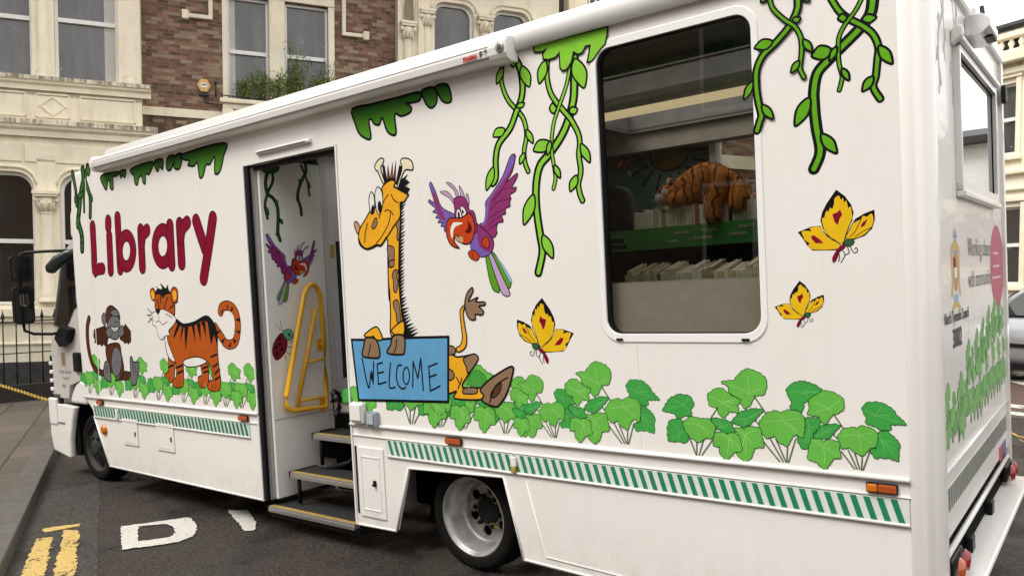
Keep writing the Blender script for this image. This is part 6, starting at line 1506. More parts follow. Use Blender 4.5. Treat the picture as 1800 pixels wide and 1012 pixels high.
def sash(x0, x1, z0, z1, rail, o, arch=0., glassm=None, shutter=None, parent=None):
    """sash window set in a reveal: frame (> pane, meeting rail)"""
    w = .055
    outl = rrect(x0,x1,z0,z1,arch,6) if arch else [(x0,z0),(x1,z0),(x1,z1),(x0,z1)]
    if arch: outl = [(x,z) if z > (z0+z1)/2 else (x0 if x < (x0+x1)/2 else x1, z0) for x, z in outl]
    outl2 = []
    for p in outl:
        if not outl2 or (Vector(p)-Vector(outl2[-1])).length > 1e-4: outl2.append(p)
    cxm, czm = (x0+x1)/2, (z0+z1)/2
    inn = [((x-cxm)*(1-2*w/(x1-x0))+cxm, (z-czm)*(1-2*w/(z1-z0))+czm) for x, z in outl2]
    f = MB().plate(outl2, [inn], 'y', -o, -o+.09).build('window', SASH, parent or ter)
    MB().box(x0+w-.01,x1-w+.01,-o+.06,-o+.065,z0+w-.01,z1-w*.5).build('pane', glassm or PANE, f) if not arch else MB().prism([((x-cxm)*1.01+cxm,(z-czm)*1.005+czm) for x, z in inn], 'y', -o+.06, -o+.065).build('pane', glassm or PANE, f)
    MB().box(x0+w*.6,x1-w*.6,-o-.012,-o+.07,rail-.045,rail+.04).build('meeting_rail', SASH, f)
    if shutter: MB().box(shutter[0],shutter[1],-o+.052,-o+.058,z0+w,z1-w*.5).build('shutter', BLIND, f)
    for xx in (x0+.3*(x1-x0), x0+.72*(x1-x0)): MB().lathe([(.03,-.012),(.03,0)], (xx,-o,rail-.06), 'y', 10).build('sash_lift', SASH, f)
    return f
def column(x, z0, z1, o, r=.11, parent=None):
    c = MB().lathe([(r*1.5,z0),(r*1.5,z0+.06),(r*1.15,z0+.1),(r*1.3,z0+.15),(r,z0+.2),(r*.92,z1-.45)], (x,-o,0), 'z', 20).build('column', CREAM2, parent or ter)
    mb = MB(); mb.lathe([(r*.95,z1-.46),(r*1.1,z1-.44),(r*.95,z1-.42),(r*1.0,z1-.36),(r*1.45,z1-.16),(r*1.35,z1-.12)], (x,-o,0), 'z', 20)
    for k in range(10):
        a = k*math.pi/5; mb.tube([(x+r*1.0*math.cos(a),-o+r*1.0*math.sin(a),z1-.40),(x+r*1.35*math.cos(a),-o+r*1.35*math.sin(a),z1-.27),(x+r*1.7*math.cos(a),-o+r*1.7*math.sin(a),z1-.22),(x+r*1.55*math.cos(a),-o+r*1.55*math.sin(a),z1-.27)], [.03,.035,.03,.02], 6)
    for sx in (-1,1): mb.lathe([(0,-.03),(.055,-.03),(.055,.03),(0,.03)], (x+sx*r*1.45,-o-r*.9,z1-.17), 'y', 14)
    mb.box(x-r*1.7,x+r*1.7,-o-r*1.7,-o+r*1.7,z1-.11,z1-.06); mb.box(x-r*1.9,x+r*1.9,-o-r*1.9,-o+r*1.9,z1-.06,z1); mb.build('capital', CREAM2, c)
    return c
# main brick wall with its openings
M1 = [(3.96,5.92),(4.86,5.92),(4.86,8.25),(3.96,8.25)]; M2 = [(5.22,5.92),(6.20,5.92),(6.20,8.25),(5.22,8.25)]
MB().plate([(2.1,5.63),(7.9,5.63),(7.9,10.6),(2.1,10.6)], [M1,M2], 'y', 0, .3).build('brick_wall', BRICK, ter)
MB().box(2.1,12.2,0,.3,-.8,5.45).build('lower_brick_wall', MOSSB, ter)
MB().box(2.1,12.2,-.03,.3,5.45,5.632).build('stone_band', CREAM, ter)
B('window_surround', 3.86,3.96,5.86,8.32,-.12,.04,CREAM2); B('window_surround', 6.20,6.34,5.86,8.32,-.12,.04,CREAM2); B('mullion', 4.86,5.22,5.9,8.3,-.1,.06,CREAM2,bevel=.03); B('lintel', 3.86,6.34,8.25,8.62,-.02,.07,CREAM2)
sash(3.96,4.86,5.93,8.24,7.03,-.10,shutter=(4.0,4.14)); sash(5.22,6.20,5.93,8.24,7.05,-.10)
mb = MB()
for s, x in ((-1,3.62),(1,6.56)):
    mb.box(x-.045,x+.045,-.10,0,7.70,8.75); mb.box(min(x,x+s*.5)-.045,max(x,x+s*.5)+.045,-.10,0,7.62,7.71); mb.box(x+s*.52-.07,x+s*.52+.07,-.14,0,7.57,7.77)
mb.box(3.58,6.60,-.10,0,8.75,8.84); mb.build('hood_mould', CREAM2, ter, bevel=.02)
mb = MB(); mb.box(3.78,6.42,-.28,0,5.80,5.90); mb.box(3.84,6.36,-.20,0,5.68,5.80)
for x in (3.95,5.05,6.15): mb.box(x-.12,x+.12,-.22,0,5.42,5.68)
mb.build('window_sill', CREAM, ter, bevel=.025)
for bay in (0,1):
    pass
# left bay
o = .4
MB().plate([(-1.9,5.60),(2.22,5.60),(2.22,10.6),(-1.9,10.6)], [[(-.62,5.98),(.22,5.98),(.22,8.6),(-.62,8.6)],[(.62,5.98),(1.78,5.98),(1.78,8.6),(.62,8.6)]], 'y', -o, -o+.35).build('bay_wall', CREAM, ter)
sash(-.62,.22,5.98,8.58,7.17,o-.16); sash(.62,1.78,5.98,8.58,7.21,o-.16,shutter=(1.52,1.72))
column(.42,5.94,9.2,o-.02,.12); 
mb = MB(); mb.box(1.80,2.2,-o-.05,-o+.1,5.94,9.0); mb.box(1.86,1.88,-o-.055,-o,6.1,9.0); mb.box(2.12,2.14,-o-.055,-o,6.1,9.0); mb.lathe([(.16,5.95),(.16,6.02),(.12,6.06),(.13,6.12)], (2.0,-o-.02,0), 'z', 16); mb.build('pilaster', CREAM2, ter)
B('bay_side', 2.18,2.22,-.8,10.6,0.0,o-.002,CREAM)
def cornice(name, x0, x1, z0, z1, o, p=.16):
    prof = [(0,z0),(-p*.35,z0),(-p*.4,z0+(z1-z0)*.35),(-p*.75,z0+(z1-z0)*.5),(-p*.8,z0+(z1-z0)*.65),(-p,z0+(z1-z0)*.7),(-p,z1-.01),(-p*.9,z1),(0,z1+.01)]
    c = MB().prism([(y-o,z) for y, z in prof], 'x', x0, x1+p).build(name, CREAM, ter)
    MB().prism([(-o-p-.004,z0+(z1-z0)*.72),(-o-p-.004,z1-.005),(-o-p*.9,z1+.004),(-o,z1+.014),(-o,z0+(z1-z0)*.72)], 'x', x0, x1+p+.004).build('cornice_top', STAIN, c)
    return c
cornice('cornice', -1.9, 2.24, 5.70, 5.965, o); cornice('string_course', -1.9, 2.32, 4.76, 5.08, o+.02, .2)
B('frieze', -1.9,2.22,5.05,5.72,o-.1,o,CREAM)
mb = MB()
for x0, x1 in ((-.9,.10),(1.05,2.10)):
    for a in ((x0,x1,5.62,5.65),(x0,x1,5.16,5.19),(x0,x0+.03,5.16,5.65),(x1-.03,x1,5.16,5.65)): mb.box(a[0],a[1],-o-.025,-o,a[2],a[3])
for a in ((.26,.88,5.62,5.65),(.26,.88,5.16,5.19),(.26,.29,5.16,5.65),(.85,.88,5.16,5.65)): mb.box(a[0],a[1],-o-.025,-o,a[2],a[3])
mb.plate([(.57,5.20),(.82,5.405),(.57,5.61),(.32,5.405)], [[(.57,5.24),(.78,5.405),(.57,5.57),(.36,5.405)]], 'y', -o-.025, -o); mb.build('frieze_moulding', CREAM2, ter)
G = [rrect(-.95,.20,1.36,4.05,.32,5), rrect(.66,1.80,1.36,4.05,.32,5)]
G = [[(x,z) if z > 2.5 else (x0 if x < (x0+x1)/2 else x1, 1.36) for x, z in g] for g, x0, x1 in ((G[0],-.95,.20),(G[1],.66,1.80))]
def dedup(P):
    out = []
    for p in P:
        if all((Vector(p)-Vector(q)).length > 1e-4 for q in out): out.append(p)
    return out
G = [dedup(g) for g in G]
MB().plate([(-1.9,-.8),(2.22,-.8),(2.22,4.80),(-1.9,4.80)], G, 'y', -o, -o+.35).build('ground_floor_wall', CREAM, ter)
for g, x0, x1 in ((G[0],-.95,.20),(G[1],.66,1.80)):
    big = [((x-(x0+x1)/2)*1.1+(x0+x1)/2, (z-2.7)*1.055+2.72) for x, z in g]; big = [p for p in big if p[1] > 3.25]
    sash(x0,x1,1.37,4.04,2.66,o-.16,arch=.32,glassm=PANE_D)
    mb = MB(); mb.tube([(x,-o-.01,z) for x, z in sorted(big, key=lambda q: math.atan2(q[1]-3.0,q[0]-(x0+x1)/2))], .035, 6); mb.build('arch_moulding', CREAM2, ter)
column(.43,1.42,3.66,o+.02,.125); B('pier', .26,.60,3.66,4.4,o-.1,o+.03,CREAM); B('pier', .31,.55,1.36,3.3,o-.1,o+.001,CREAM)
mb = MB()
for x0, x1 in ((-1.9,-.0),(.05,2.2)): mb.box(x0,x1,-o-.03,-o,4.25,4.62)
mb.build('spandrel_panel', CREAM, ter, bevel=.02)
mb = MB(); mb.box(-1.9,2.3,-o-.14,-o,1.12,1.30); mb.box(-1.9,2.26,-o-.08,-o,1.00,1.12); mb.box(-1.9,2.24,-o-.05,-o,.55,.60); mb.build('ground_sill', CREAM, ter, bevel=.02)
B('basement_band', -1.9,2.25,-.8,.20,o,o+.03,mat('dark_basement_paint', (.05,.05,.05), .7, var=.3))
# the terrace runs on to the left of the bay
MB().plate([(-9,-.8),(-1.9,-.8),(-1.9,10.6),(-9,10.6)], [[(-6.2,5.92),(-5.2,5.92),(-5.2,8.25),(-6.2,8.25)],[(-4.9,5.92),(-3.9,5.92),(-3.9,8.25),(-4.9,8.25)],[(-5.9,1.3),(-4.4,1.3),(-4.4,3.9),(-5.9,3.9)]], 'y', 0, .3).build('brick_wall', BRICK, ter)
sash(-6.2,-5.2,5.93,8.24,7.03,-.10); sash(-4.9,-3.9,5.93,8.24,7.03,-.10); sash(-5.9,-4.4,1.31,3.9,2.6,-.10,glassm=PANE_D)
MB().box(-9,-1.9,-.03,0,5.45,5.632).build('stone_band', CREAM, ter); MB().box(-6.4,-3.7,-.16,0,5.78,5.9).build('window_sill', CREAM, ter); MB().box(-6.1,-4.2,-.14,0,1.15,1.28).build('window_sill', CREAM, ter); B('bay_side', -1.93,-1.9,-.8,10.6,0.0,.398,CREAM)
# right bay
o = .3
N = [rrect(8.70,9.72,6.0,8.66,.28,5), rrect(10.24,11.24,6.0,8.66,.28,5)]
N = [dedup([(x,z) if z > 7.2 else (x0 if x < (x0+x1)/2 else x1, 6.0) for x, z in g]) for g, x0, x1 in ((N[0],8.70,9.72),(N[1],10.24,11.24))]
MB().plate([(7.80,5.6),(12.05,5.6),(12.05,10.6),(7.80,10.6)], N, 'y', -o, -o+.3).build('bay_wall', CREAM2, ter)
B('bay_side', 7.80,7.84,5.6,10.6,0,o-.002,CREAM2); B('bay_side', 12.0,12.05,-.8,10.6,-.3,o-.002,CREAM2)
MB().box(7.8,12.05,-o,-o+.3,-.8,5.6).build('ground_floor_wall', CREAM2, ter)
for g, x0, x1 in ((N[0],8.70,9.72),(N[1],10.24,11.24)):
    sash(x0,x1,6.0,8.65,7.3,o-.15,arch=.28)
    big = [((x-(x0+x1)/2)*1.14+(x0+x1)/2, (z-7.3)*1.07+7.32) for x, z in g]; big = [p for p in big if p[1] > 7.9]
    mb = MB(); mb.tube([(x,-o-.01,z) for x, z in sorted(big, key=lambda q: math.atan2(q[1]-7.6,q[0]-(x0+x1)/2))], .04, 6); mb.build('arch_moulding', CREAM, ter)
column(8.02,6.0,8.02,o+.04,.10); column(8.50,6.0,8.38,o+.02,.10); column(9.98,6.0,8.40,o+.02,.11); column(11.44,6.0,8.46,o+.02,.10)
B('pier', 8.28,8.42,6.0,8.9,o-.1,o+.09,CREAM2)
MB().prism([(7.93,8.05),(8.20,8.05),(8.20,8.55),(8.15,8.68),(8.06,8.72),(7.98,8.68),(7.93,8.55)], 'y', -o-.002, -o).build('niche', mat('shadowed_stone', (.30,.25,.17), .8), ter)
mb = MB(); mb.tube([(7.93,-o-.01,8.05),(7.93,-o-.01,8.55),(7.98,-o-.01,8.68),(8.065,-o-.01,8.73),(8.15,-o-.01,8.68),(8.20,-o-.01,8.55),(8.20,-o-.01,8.05)], .03, 6); mb.build('arch_moulding', CREAM2, ter)
MB().prism([(-2.2,10.6),(.5,10.9),(5,13.2),(5,10.6)], 'x', -9, 12.1).build('roof', mat('slate_roof', (.06,.065,.07), .6, var=.2, scale=5), ter)
MB().box(-9,12.05,.35,9,-.8,10.6).build('rear_volume', BRICK, ter)
MB().tube([(6.42,-.05,5.6),(6.42,-.05,5.9)], .02, 6).build('waste_pipe', IRON, ter)
# alarm box and window-ledge greenery hang on the wall: things of their own
M_ = lambda s, oo, z: FA @ Matrix.Translation((s,-oo,z))
al = empty('alarm_box', 'yellow hexagonal burglar alarm box on the red brick wall', 'alarm box', M_(3.46,0,6.17))
hexa = [(.145*math.cos(R(a)), .16*math.sin(R(a))) for a in range(0,360,60)]
MB().prism(hexa, 'y', -.09, 0).build('cover', mat('yellow_alarm_plastic', (.78,.47,.12), .35), al, bevel=.02); MB().box(-.065,.065,-.093,-.089,-.045,.055).build('label', SASH, al); MB().box(-.045,.045,-.0945,-.093,.0,.03).build('print', mat('blue_print', (.08,.12,.3), .5), al)
MB().box(-.10,.10,-.07,0,-.215,-.14).build('strobe', IRON, al); MB().tube([(.0,-.02,-.2),(.01,-.02,-.32),(.05,-.02,-.36),(.3,-.02,-.38)], .01, 6).build('cable', IRON, al)
def leafm(name, a, c):
    m, nt, b = nodes_of(name); ob = nt.nodes.new('ShaderNodeTexCoord'); nt.links.new(mixcol(nt, ramp(nt, noise(nt, 7, 3, .6, ob.outputs['Object']), .38, .62), a, c), b.inputs['Base Color']); b.inputs['Roughness'].default_value = .55; return m
LEAFM = leafm('ledge_weed_leaves', (.22,.30,.04), (.07,.13,.02)); GRASSM = leafm('gutter_plant_leaves', (.10,.16,.02), (.05,.09,.012)); STEMM = mat('weed_stem', (.10,.08,.03), .8)
def weed(label, s, oo, z, spots, seed, lm=LEAFM, leaf=.055):
    r = random.Random(seed); w = empty('wall_plant', label, 'plant', M_(s,oo,z)); sb = MB(); lb = MB()
    for x, h, sp in spots:
        for k in range(9):
            ang = r.uniform(-.5,.5); top = Vector((x+sp*r.uniform(-.5,.5)+h*ang*.4, r.uniform(-.18,.05), h*r.uniform(.55,1)))
            base = Vector((x+r.uniform(-.08,.08),0,0)); mid = (base+top)/2+Vector((r.uniform(-.06,.06),0,.05)); sb.tube([base,mid,top], .005, 5)
            for q in range(60):
                t = r.uniform(.15,1); p = base.lerp(mid,t*2) if t < .5 else mid.lerp(top,t*2-1); p = p+Vector((r.gauss(0,.06),r.gauss(0,.06),r.gauss(0,.04)))
                d = Vector((r.gauss(0,1),r.gauss(0,1),r.gauss(.3,.8))).normalized(); u = d.cross(Vector((r.random(),r.random(),r.random()))).normalized(); L = leaf*r.uniform(.6,1.2)
                lb.add([p, p+d*L*.5+u*L*.28, p+d*L, p+d*L*.5-u*L*.28], [(0,1,2,3)])
    sb.build('stem', STEMM, w); lb.build('foliage', lm, w, recalc=False); return w
weed('bushy green weeds growing along the ledge below the paired sash windows', 0,0,0,[],1) if False else None
wp = weed('bushy green weed sprouting from the window ledge above the van', 4.4, .16, 5.9, [(-.05,.6,.35),(.25,.85,.4),(.6,.75,.4),(.95,.8,.35),(1.15,1.5,.12),(1.45,.7,.3),(1.75,1.1,.18)], 5)
weed('spiky green plant in the gutter at the end of the terrace', 12.3, -.3, 8.35, [(0,.5,.35),(.25,.55,.35),(.45,.4,.3)], 9, GRASSM, .12)
gd = empty('ledge_guard', 'low black scrolled iron guard on the window ledge', 'ironwork', M_(3.7,.22,5.9)); mb = MB(); mb.tube([(0,0,0),(0,0,.28)], .02, 6); mb.tube([(.1,0,.06),(.9,0,.04),(1.6,0,.04)], .012, 6); mb.build('rail', IRON, gd)
mb = MB()
for k in range(5): mb.tube([(.2+k*.25+.09*math.cos(R(a)),0,.0+.07*math.sin(R(a))) for a in range(0,360,30)], .009, 5, closed=True)
mb.build('scroll', IRON, gd); ball('finial', (0,0,.31), .035, IRON, gd)
# next house of the row, set back, seen above the van and through its windows
nx = empty('brick_house', 'red brick terrace house with cream bands beyond the end of the cream bay', 'building', FA)
MB().box(12.05,26,1.2,8,-.5,8.9).build('wall', BRICK, nx); MB().box(12.05,26,1.12,1.2,5.35,5.75).build('stone_band', CREAM, nx); MB().box(12.05,26,1.14,1.2,3.6,3.8).build('stone_band', CREAM, nx)
MB().box(12.05,16.5,.95,1.2,8.55,8.95).build('eaves_cornice', CREAM, nx, bevel=.05); MB().box(12.9,13.5,.85,1.2,8.2,10.4).build('pier', CREAM, nx, bevel=.04); MB().box(12.05,26,1.3,7,8.9,10.2).build('slate_storey', mat('grey_slates', (.15,.145,.13), .7, var=.3, scale=14), nx)
mb = MB(); mb.box(13.6,20,1.0,1.05,9.95,10.02); mb.box(13.6,20,1.0,1.05,9.25,9.3)
for k in range(32): mb.box(13.6+k*.2,13.65+k*.2,1.0,1.04,9.25,10.0)
mb.build('roof_railing', SASH, nx)
for x in (14.5,17.0,20.2,23.2):
    f = MB().box(x,x+1.1,1.1,1.21,5.9,7.9).build('window', SASH, nx); MB().box(x+.07,x+1.03,1.09,1.1,5.97,7.83).build('pane', PANE, f)
# iron railings on a dwarf wall
fe = empty('iron_railing', 'black iron railing with spear heads in front of the cream building', 'railing', M_(0,1.55,0))
def gz(s, oo): p = FA @ Vector((s,-oo,0)); return ground_z(p.x,p.y)
mb = MB(); s0, s1 = -7.5, 5.2; zt = lambda s: gz(s,1.55)
for h, r in ((1.62,.014),(1.02,.012)): mb.tube([(s0,0,zt(s0)+h),(s1,0,zt(s1)+h)], r, 6)
mb.build('rail', IRON, fe)
k = 0; s = s0
while s < s1:
    z = zt(s); mb = MB(); mb.tube([(s,0,z+.42),(s,0,z+1.66)], .0125, 6); mb.lathe([(.012,z+1.60),(.028,z+1.63),(.012,z+1.66),(.036,z+1.69),(.020,z+1.76),(0,z+1.86)], (s,0,0), 'z', 8); mb.build('bar', IRON, fe); s += .215
dw = MB(); dw.add([(s0,-.15,zt(s0)-.3),(s1,-.15,zt(s1)-.3),(s1,.15,zt(s1)-.3),(s0,.15,zt(s0)-.3),(s0,-.15,zt(s0)+.42),(s1,-.15,zt(s1)+.42),(s1,.15,zt(s1)+.42),(s0,.15,zt(s0)+.42)], [(0,3,2,1),(4,5,6,7),(0,1,5,4),(1,2,6,5),(2,3,7,6),(3,0,4,7)])
o = dw.build('dwarf_wall', mat('dark_damp_wall', (.026,.020,.015), .85, var=.35, scale=9, bmp=.5, bscale=30)); o.matrix_world = M_(0,1.55,0); tag(o, 'dark low brick wall under the iron railing', 'wall')
# right-hand house
def face(name, label, origin, ang, **k): return empty(name, label, 'building', Matrix.Translation(origin) @ Matrix.Rotation(ang,4,'Z'))
d2 = Vector((.902,-.431)); ch = face('cream_house', 'tall cream rendered house with roof balustrade behind the silver car', (-1.679,18.585,0), math.atan2(d2.y,d2.x))
W1 = [(-.95,4.88),(.06,4.88),(.06,6.55),(-.95,6.55)]; W2 = [(-.85,1.78),(.22,1.78),(.22,3.62),(-.85,3.62)]
MB().plate([(-5,.0),(1.1,.0),(1.1,7.2),(-5,7.2)], [W1,W2], 'y', 0, .3).build('wall', CREAM2, ch); MB().box(-5,1.1,.35,6,0,7.2).build('rear_volume', CREAM, ch)
for w, rz in ((W1,5.72),(W2,2.72)): sash(w[0][0],w[1][0],w[0][1],w[2][1],rz,-.10,parent=ch, glassm=PANE_D if rz < 5 else PANE)
mb = MB()
for w in (W1,W2):
    x0, x1, z0, z1 = w[0][0], w[1][0], w[0][1], w[2][1]
    mb.box(x0-.12,x0,-.05,0,z0-.05,z1+.12); mb.box(x1,x1+.12,-.05,0,z0-.05,z1+.12); mb.box(x0-.15,x1+.15,-.08,0,z1+.12,z1+.22); mb.box(x0-.15,x1+.15,-.10,0,z0-.15,z0-.05)
mb.build('window_surround', CREAM, ch, bevel=.015)
for z0, z1, p in ((7.0,7.25,.30),(6.75,6.9,.12),(4.38,4.5,.12),(4.0,4.08,.08)): MB().box(-5,1.1+p,-p,0,z0,z1).build('cornice' if z0 > 6 else 'string_course', CREAM, ch, bevel=.03)
mb = MB(); mb.box(-5,1.15,-.12,.12,7.62,7.74); mb.box(-5,1.15,-.10,.10,7.25,7.33)
x = -4.9
while x < 1.0: mb.lathe([(.05,7.33),(.04,7.40),(.075,7.48),(.035,7.58),(.05,7.62)], (x,0,0), 'z', 10); x += .24
mb.build('balustrade', CREAM2, ch)
at = MB().box(-5,1.0,.6,4,7.2,8.0).build('attic', SASH, ch)
for x in (-3.2,-2.1,-1.0,.0): MB().box(x,x+.8,.59,.6,7.5,7.9).build('attic_pane', PANE_D, at)
MB().prism([(.25,8.0),(.25,8.07),(2.3,8.75),(4.3,8.07),(4.3,8.0)], 'x', -5, 1.25).build('roof', mat('dark_slate', (.055,.055,.06), .6, var=.2), ch)
# the house across the street that the rear of the van mirrors
fh = face('corner_house', 'white corner house with dark eaves, mirrored in the rear of the van', (2.2,24.5,0), math.atan2(-.25,.97))
MB().box(0,16,0,6,-.5,2.6).build('lower_wall', CREAM, fh); MB().box(0,16,.005,6,2.6,4.2).build('brick_band', BRICK, fh); MB().box(0,16,-.01,6,4.2,6.3).build('upper_wall', SASH, fh); MB().box(-.2,16,-.45,6,6.3,6.5).build('eaves', IRON, fh); MB().box(0,16,-.2,0,4.1,4.45).build('string_course', CREAM, fh)
MB().prism([(-.45,6.5),(3,7.3),(6.4,6.5)], 'x', -.2, 16).build('roof', mat('dark_slate', (.055,.055,.06), .6), fh)
for x in (1,3.2,5.4,7.6,9.8,12):
    f = MB().box(x,x+1.2,-.06,0,4.7,6.0).build('window', CREAM, fh); MB().box(x+.1,x+1.1,-.07,-.06,4.8,5.9).build('pane', PANE, f)
    f = MB().box(x,x+1.2,-.05,0,.6,2.4).build('window', CREAM, fh); MB().box(x+.1,x+1.1,-.06,-.05,.7,2.3).build('pane', PANE_D, f)

# the row on the near side of the street, behind the viewer: what the van's glass and paint mirror
oh = face('opposite_house', 'dark brick house across the street, mirrored in the side window of the van', (14,-14,0), math.pi)
MB().box(-4,84,0,6,-3.5,8.5).build('wall', BRICK, oh); MB().prism([(-.4,8.5),(3,10.5),(6.4,8.5)], 'x', -4, 84).build('roof', mat('dark_slate', (.055,.055,.06), .6), oh)
for k in range(18):
    for z0 in (1.2,4.9):
        f = MB().box(k*4,k*4+1.3,-.08,0,z0,z0+2.1).build('window', SASH, oh); MB().box(k*4+.1,k*4+1.2,-.09,-.08,z0+.1,z0+2.0).build('pane', PANE_D, f)

# ------------------------------------------------------------------ silver car beyond the rear of the van
cp = Vector((-.20,11.02)); cz = ground_z(cp.x,cp.y)
CM = Matrix.Translation((cp.x,cp.y,cz)) @ Matrix.Rotation(math.atan2(-.40,.917),4,'Z')
car = empty('parked_car', 'silver hatchback parked in front of the cream house, mostly hidden by the van', 'car', CM)
SILV = mat('silver_car_paint', (.40,.415,.43), .30, metal=.5, var=.04, coat=.7); CGL = mirror_glass('car_glass', (.03,.035,.03), .7, .02)
# body: cross sections along x; near side is -y
def section(x, w, z0, z1, r=.12): return [(x, y, z) for y, z in [(-w+.05,z0),(-w,z0+.15),(-w-.02,(z0+z1)/2),(-w+.02,z1-.06),(-w+.10,z1),(w-.10,z1),(w-.02,z1-.06),(w+.02,(z0+z1)/2),(w,z0+.15),(w-.05,z0)]]
def loft(secs):
    n = len(secs[0]); vs = [p for s in secs for p in s]; fs = []
    for i in range(len(secs)-1): fs += [(i*n+k, i*n+(k+1)%n, (i+1)*n+(k+1)%n, (i+1)*n+k) for k in range(n)]
    fs += [tuple(range(n))[::-1], tuple(range((len(secs)-1)*n, len(secs)*n))]
    return MB().add(vs, fs, 0, True)
loft([section(-2.05,.70,.35,.62),section(-1.95,.80,.25,.74),section(-1.3,.84,.22,.86),section(-.85,.85,.22,.93),section(0,.86,.22,.95),section(1.2,.85,.22,.97),section(1.75,.82,.25,.98),section(1.95,.74,.33,.90)]).build('body', SILV, car, bevel=.0)
cab_ = loft([section(-.95,.74,.92,.94),section(-.30,.66,.92,1.38),section(.1,.64,.92,1.45),section(1.0,.63,.92,1.44),section(1.55,.62,.92,1.36),section(1.86,.70,.92,.97)]).build('cabin', SILV, car)
for side in (-1,1):
    for P in ([(-.62,.98),(.18,.98),(.18,1.35),(-.22,1.34)], [(.25,.98),(1.15,.98),(1.15,1.34),(.25,1.36)], [(1.22,.98),(1.66,.98),(1.45,1.28),(1.22,1.33)]):
        MB().add([(x, side*(.758-(z-.98)*.28), z) for x, z in P], [(0,1,2,3)]).build('side_window', CGL, car)
    MB().box(.02,.20,min(side*.862,side*.90),max(side*.862,side*.90),.84,.87).build('door_handle', BLACK, car, bevel=.008); MB().box(.95,1.12,min(side*.86,side*.895),max(side*.86,side*.895),.85,.88).build('door_handle', BLACK, car, bevel=.008)
    MB().box(-1.1,1.4,min(side*.86,side*.892),max(side*.86,side*.892),.50,.56).build('door_rubbing_strip', BLACK, car, bevel=.01); MB().box(-1.0,1.1,min(side*.80,side*.86),max(side*.80,side*.86),.17,.25).build('sill', BLACK, car)
    for x in (-1.32,1.22):
        w = MB().lathe([(.20,-.10),(.29,-.10),(.31,-.06),(.31,.06),(.29,.10),(.20,.10)], (x,side*.76,.31), 'y', 36).build('wheel', RUBBER, car); MB().lathe([(0,.085*side),(.12,.095*side),(.20,.085*side),(.205,.04*side)], (x,side*.77,.31), 'y', 24).build('rim', STEEL, w)
    MB().box(-2.04,-1.90,min(side*.50,side*.76),max(side*.50,side*.76),.60,.72).build('headlight', CGL, car, bevel=.03); MB().box(1.86,1.97,min(side*.55,side*.78),max(side*.55,side*.78),.72,.95).build('tail_light', REDL, car, bevel=.03)
    ball('wing_mirror', (-.55,side*.94,1.0), .10, SILV, car, (.6,1,.7))
MB().add([(-.93,-.62,.97),(-.93,.62,.97),(-.36,.56,1.36),(-.36,-.56,1.36)], [(0,1,2,3)]).build('windscreen', CGL, car)

# ------------------------------------------------------------------ yellow chains
CHY = mat('yellow_plastic_chain', (.62,.43,.06), .4, var=.15, scale=40)
def chain(label, pts, posts):
    c = empty('yellow_chain', label, 'chain', T); mb = MB()
    P = [Vector(p) for p in smooth_pts(pts, False, 6)]; acc = 0; links = []
    i = 0; pos = P[0].copy(); step = .052; dense = []
    for a, q in zip(P, P[1:]):
        n = max(1,int((q-a).length/.013))
        for k in range(n): dense.append(a.lerp(q,k/n))
    for j in range(0, len(dense)-4, 4):
        a, q = dense[j], dense[j+4]; d = (q-a).normalized(); ctr = (a+q)/2
        u = d.cross(Vector((0,0,1))); u = u.normalized() if u.length > .01 else Vector((1,0,0)); w = u.cross(d)
        if (j//4) % 2: u = w
        mb.tube([ctr+d*(.036*math.cos(R(t)))+u*(.02*math.sin(R(t))) for t in range(0,360,45)], .0065, 5, closed=True)
    mb.build('links', CHY, c)
    for p in posts:
        q = MB().lathe([(.05,0),(.05,p[2]+.08),(.03,p[2]+.12),(0,p[2]+.12)], (p[0],p[1],0), 'z', 14).build('post', IRON, c)
chain('yellow plastic chain in front of the railing at the front of the van', [(-14.2,.9,.98),(-13.3,.9,.81),(-12.582,.9,.741),(-11.776,.9,.676),(-11.125,.9,.615),(-10.6,.9,.60)], [(-14.2,.9,.98),(-10.6,.9,.62)])
chain('yellow plastic chain hanging across the road behind the van', [(-1.25,5.6,.75),(-.75,5.55,.36),(-.36,5.5,.185),(-.26,5.5,.13),(-.13,5.5,.05),(.05,5.4,.02),(.6,5.2,.02)], [(-1.25,5.6,.77)])

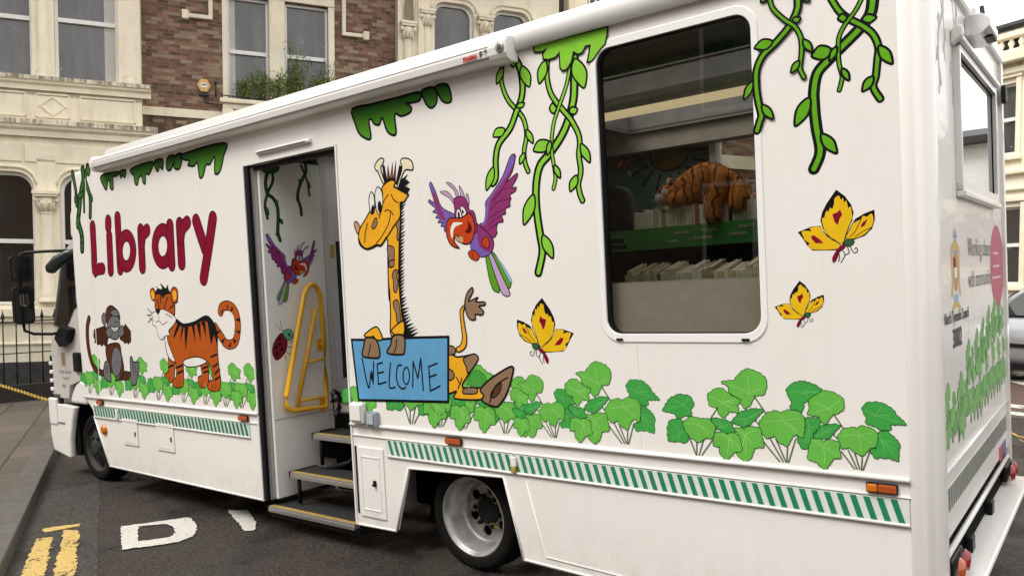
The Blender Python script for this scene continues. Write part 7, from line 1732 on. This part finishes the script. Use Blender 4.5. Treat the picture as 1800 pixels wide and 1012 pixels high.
# ------------------------------------------------------------------ light, sky, camera
world = bpy.data.worlds.new('World'); scene.world = world; world.use_nodes = True; nt = world.node_tree
bg = nt.nodes['Background']; sky = nt.nodes.new('ShaderNodeTexSky'); sky.sky_type = 'NISHITA'; sky.sun_disc = False
SUN_EL, SUN_AZ = R(52), R(205)
sky.sun_elevation = SUN_EL; sky.sun_rotation = SUN_AZ; sky.air_density = 1.; sky.dust_density = 4.; sky.ozone_density = 1.
hs = nt.nodes.new('ShaderNodeHueSaturation'); hs.inputs['Saturation'].default_value = .12; nt.links.new(sky.outputs[0], hs.inputs['Color'])
# overcast: cloud cover evens the sky out to a warm white
tcw = nt.nodes.new('ShaderNodeTexCoord'); cl = nt.nodes.new('ShaderNodeTexNoise'); cl.inputs['Scale'].default_value = 2.2; cl.inputs['Detail'].default_value = 5; nt.links.new(tcw.outputs['Generated'], cl.inputs[0])
cloud = mixcol(nt, ramp(nt, cl.outputs['Fac'], .35, .7), (8.6,8.45,8.2), (6.6,6.5,6.4))
nt.links.new(mixcol(nt, .88, hs.outputs[0], cloud), bg.inputs['Color']); bg.inputs['Strength'].default_value = .24
sd = bpy.data.lights.new('overcast_sun','SUN'); sd.energy = 2.6; sd.angle = R(25); sd.color = (1,.955,.89); so = bpy.data.objects.new('overcast_sun', sd); COL.objects.link(so)
dirv = Vector((math.sin(SUN_AZ)*math.cos(SUN_EL), math.cos(SUN_AZ)*math.cos(SUN_EL), math.sin(SUN_EL))); so.rotation_euler = (-dirv).to_track_quat('-Z','Y').to_euler()
cd = bpy.data.cameras.new('camera'); cam = bpy.data.objects.new('camera', cd); COL.objects.link(cam)
cam.matrix_world = Matrix.Translation(EYE) @ EYE_ROT.to_4x4(); cd.sensor_width = 36; cd.lens = 1395.805/1800*36; cd.shift_y = 49.787/1800; cd.clip_start = .05; cd.clip_end = 500
scene.camera = cam
scene.view_settings.view_transform = 'Standard'; scene.view_settings.look = 'None'; scene.view_settings.exposure = 0; scene.view_settings.gamma = 1
scene.render.engine = 'CYCLES'; scene.cycles.max_bounces = 8; scene.cycles.transparent_max_bounces = 12; scene.cycles.use_denoising = True
scene.render.resolution_x = 1024; scene.render.resolution_y = 575
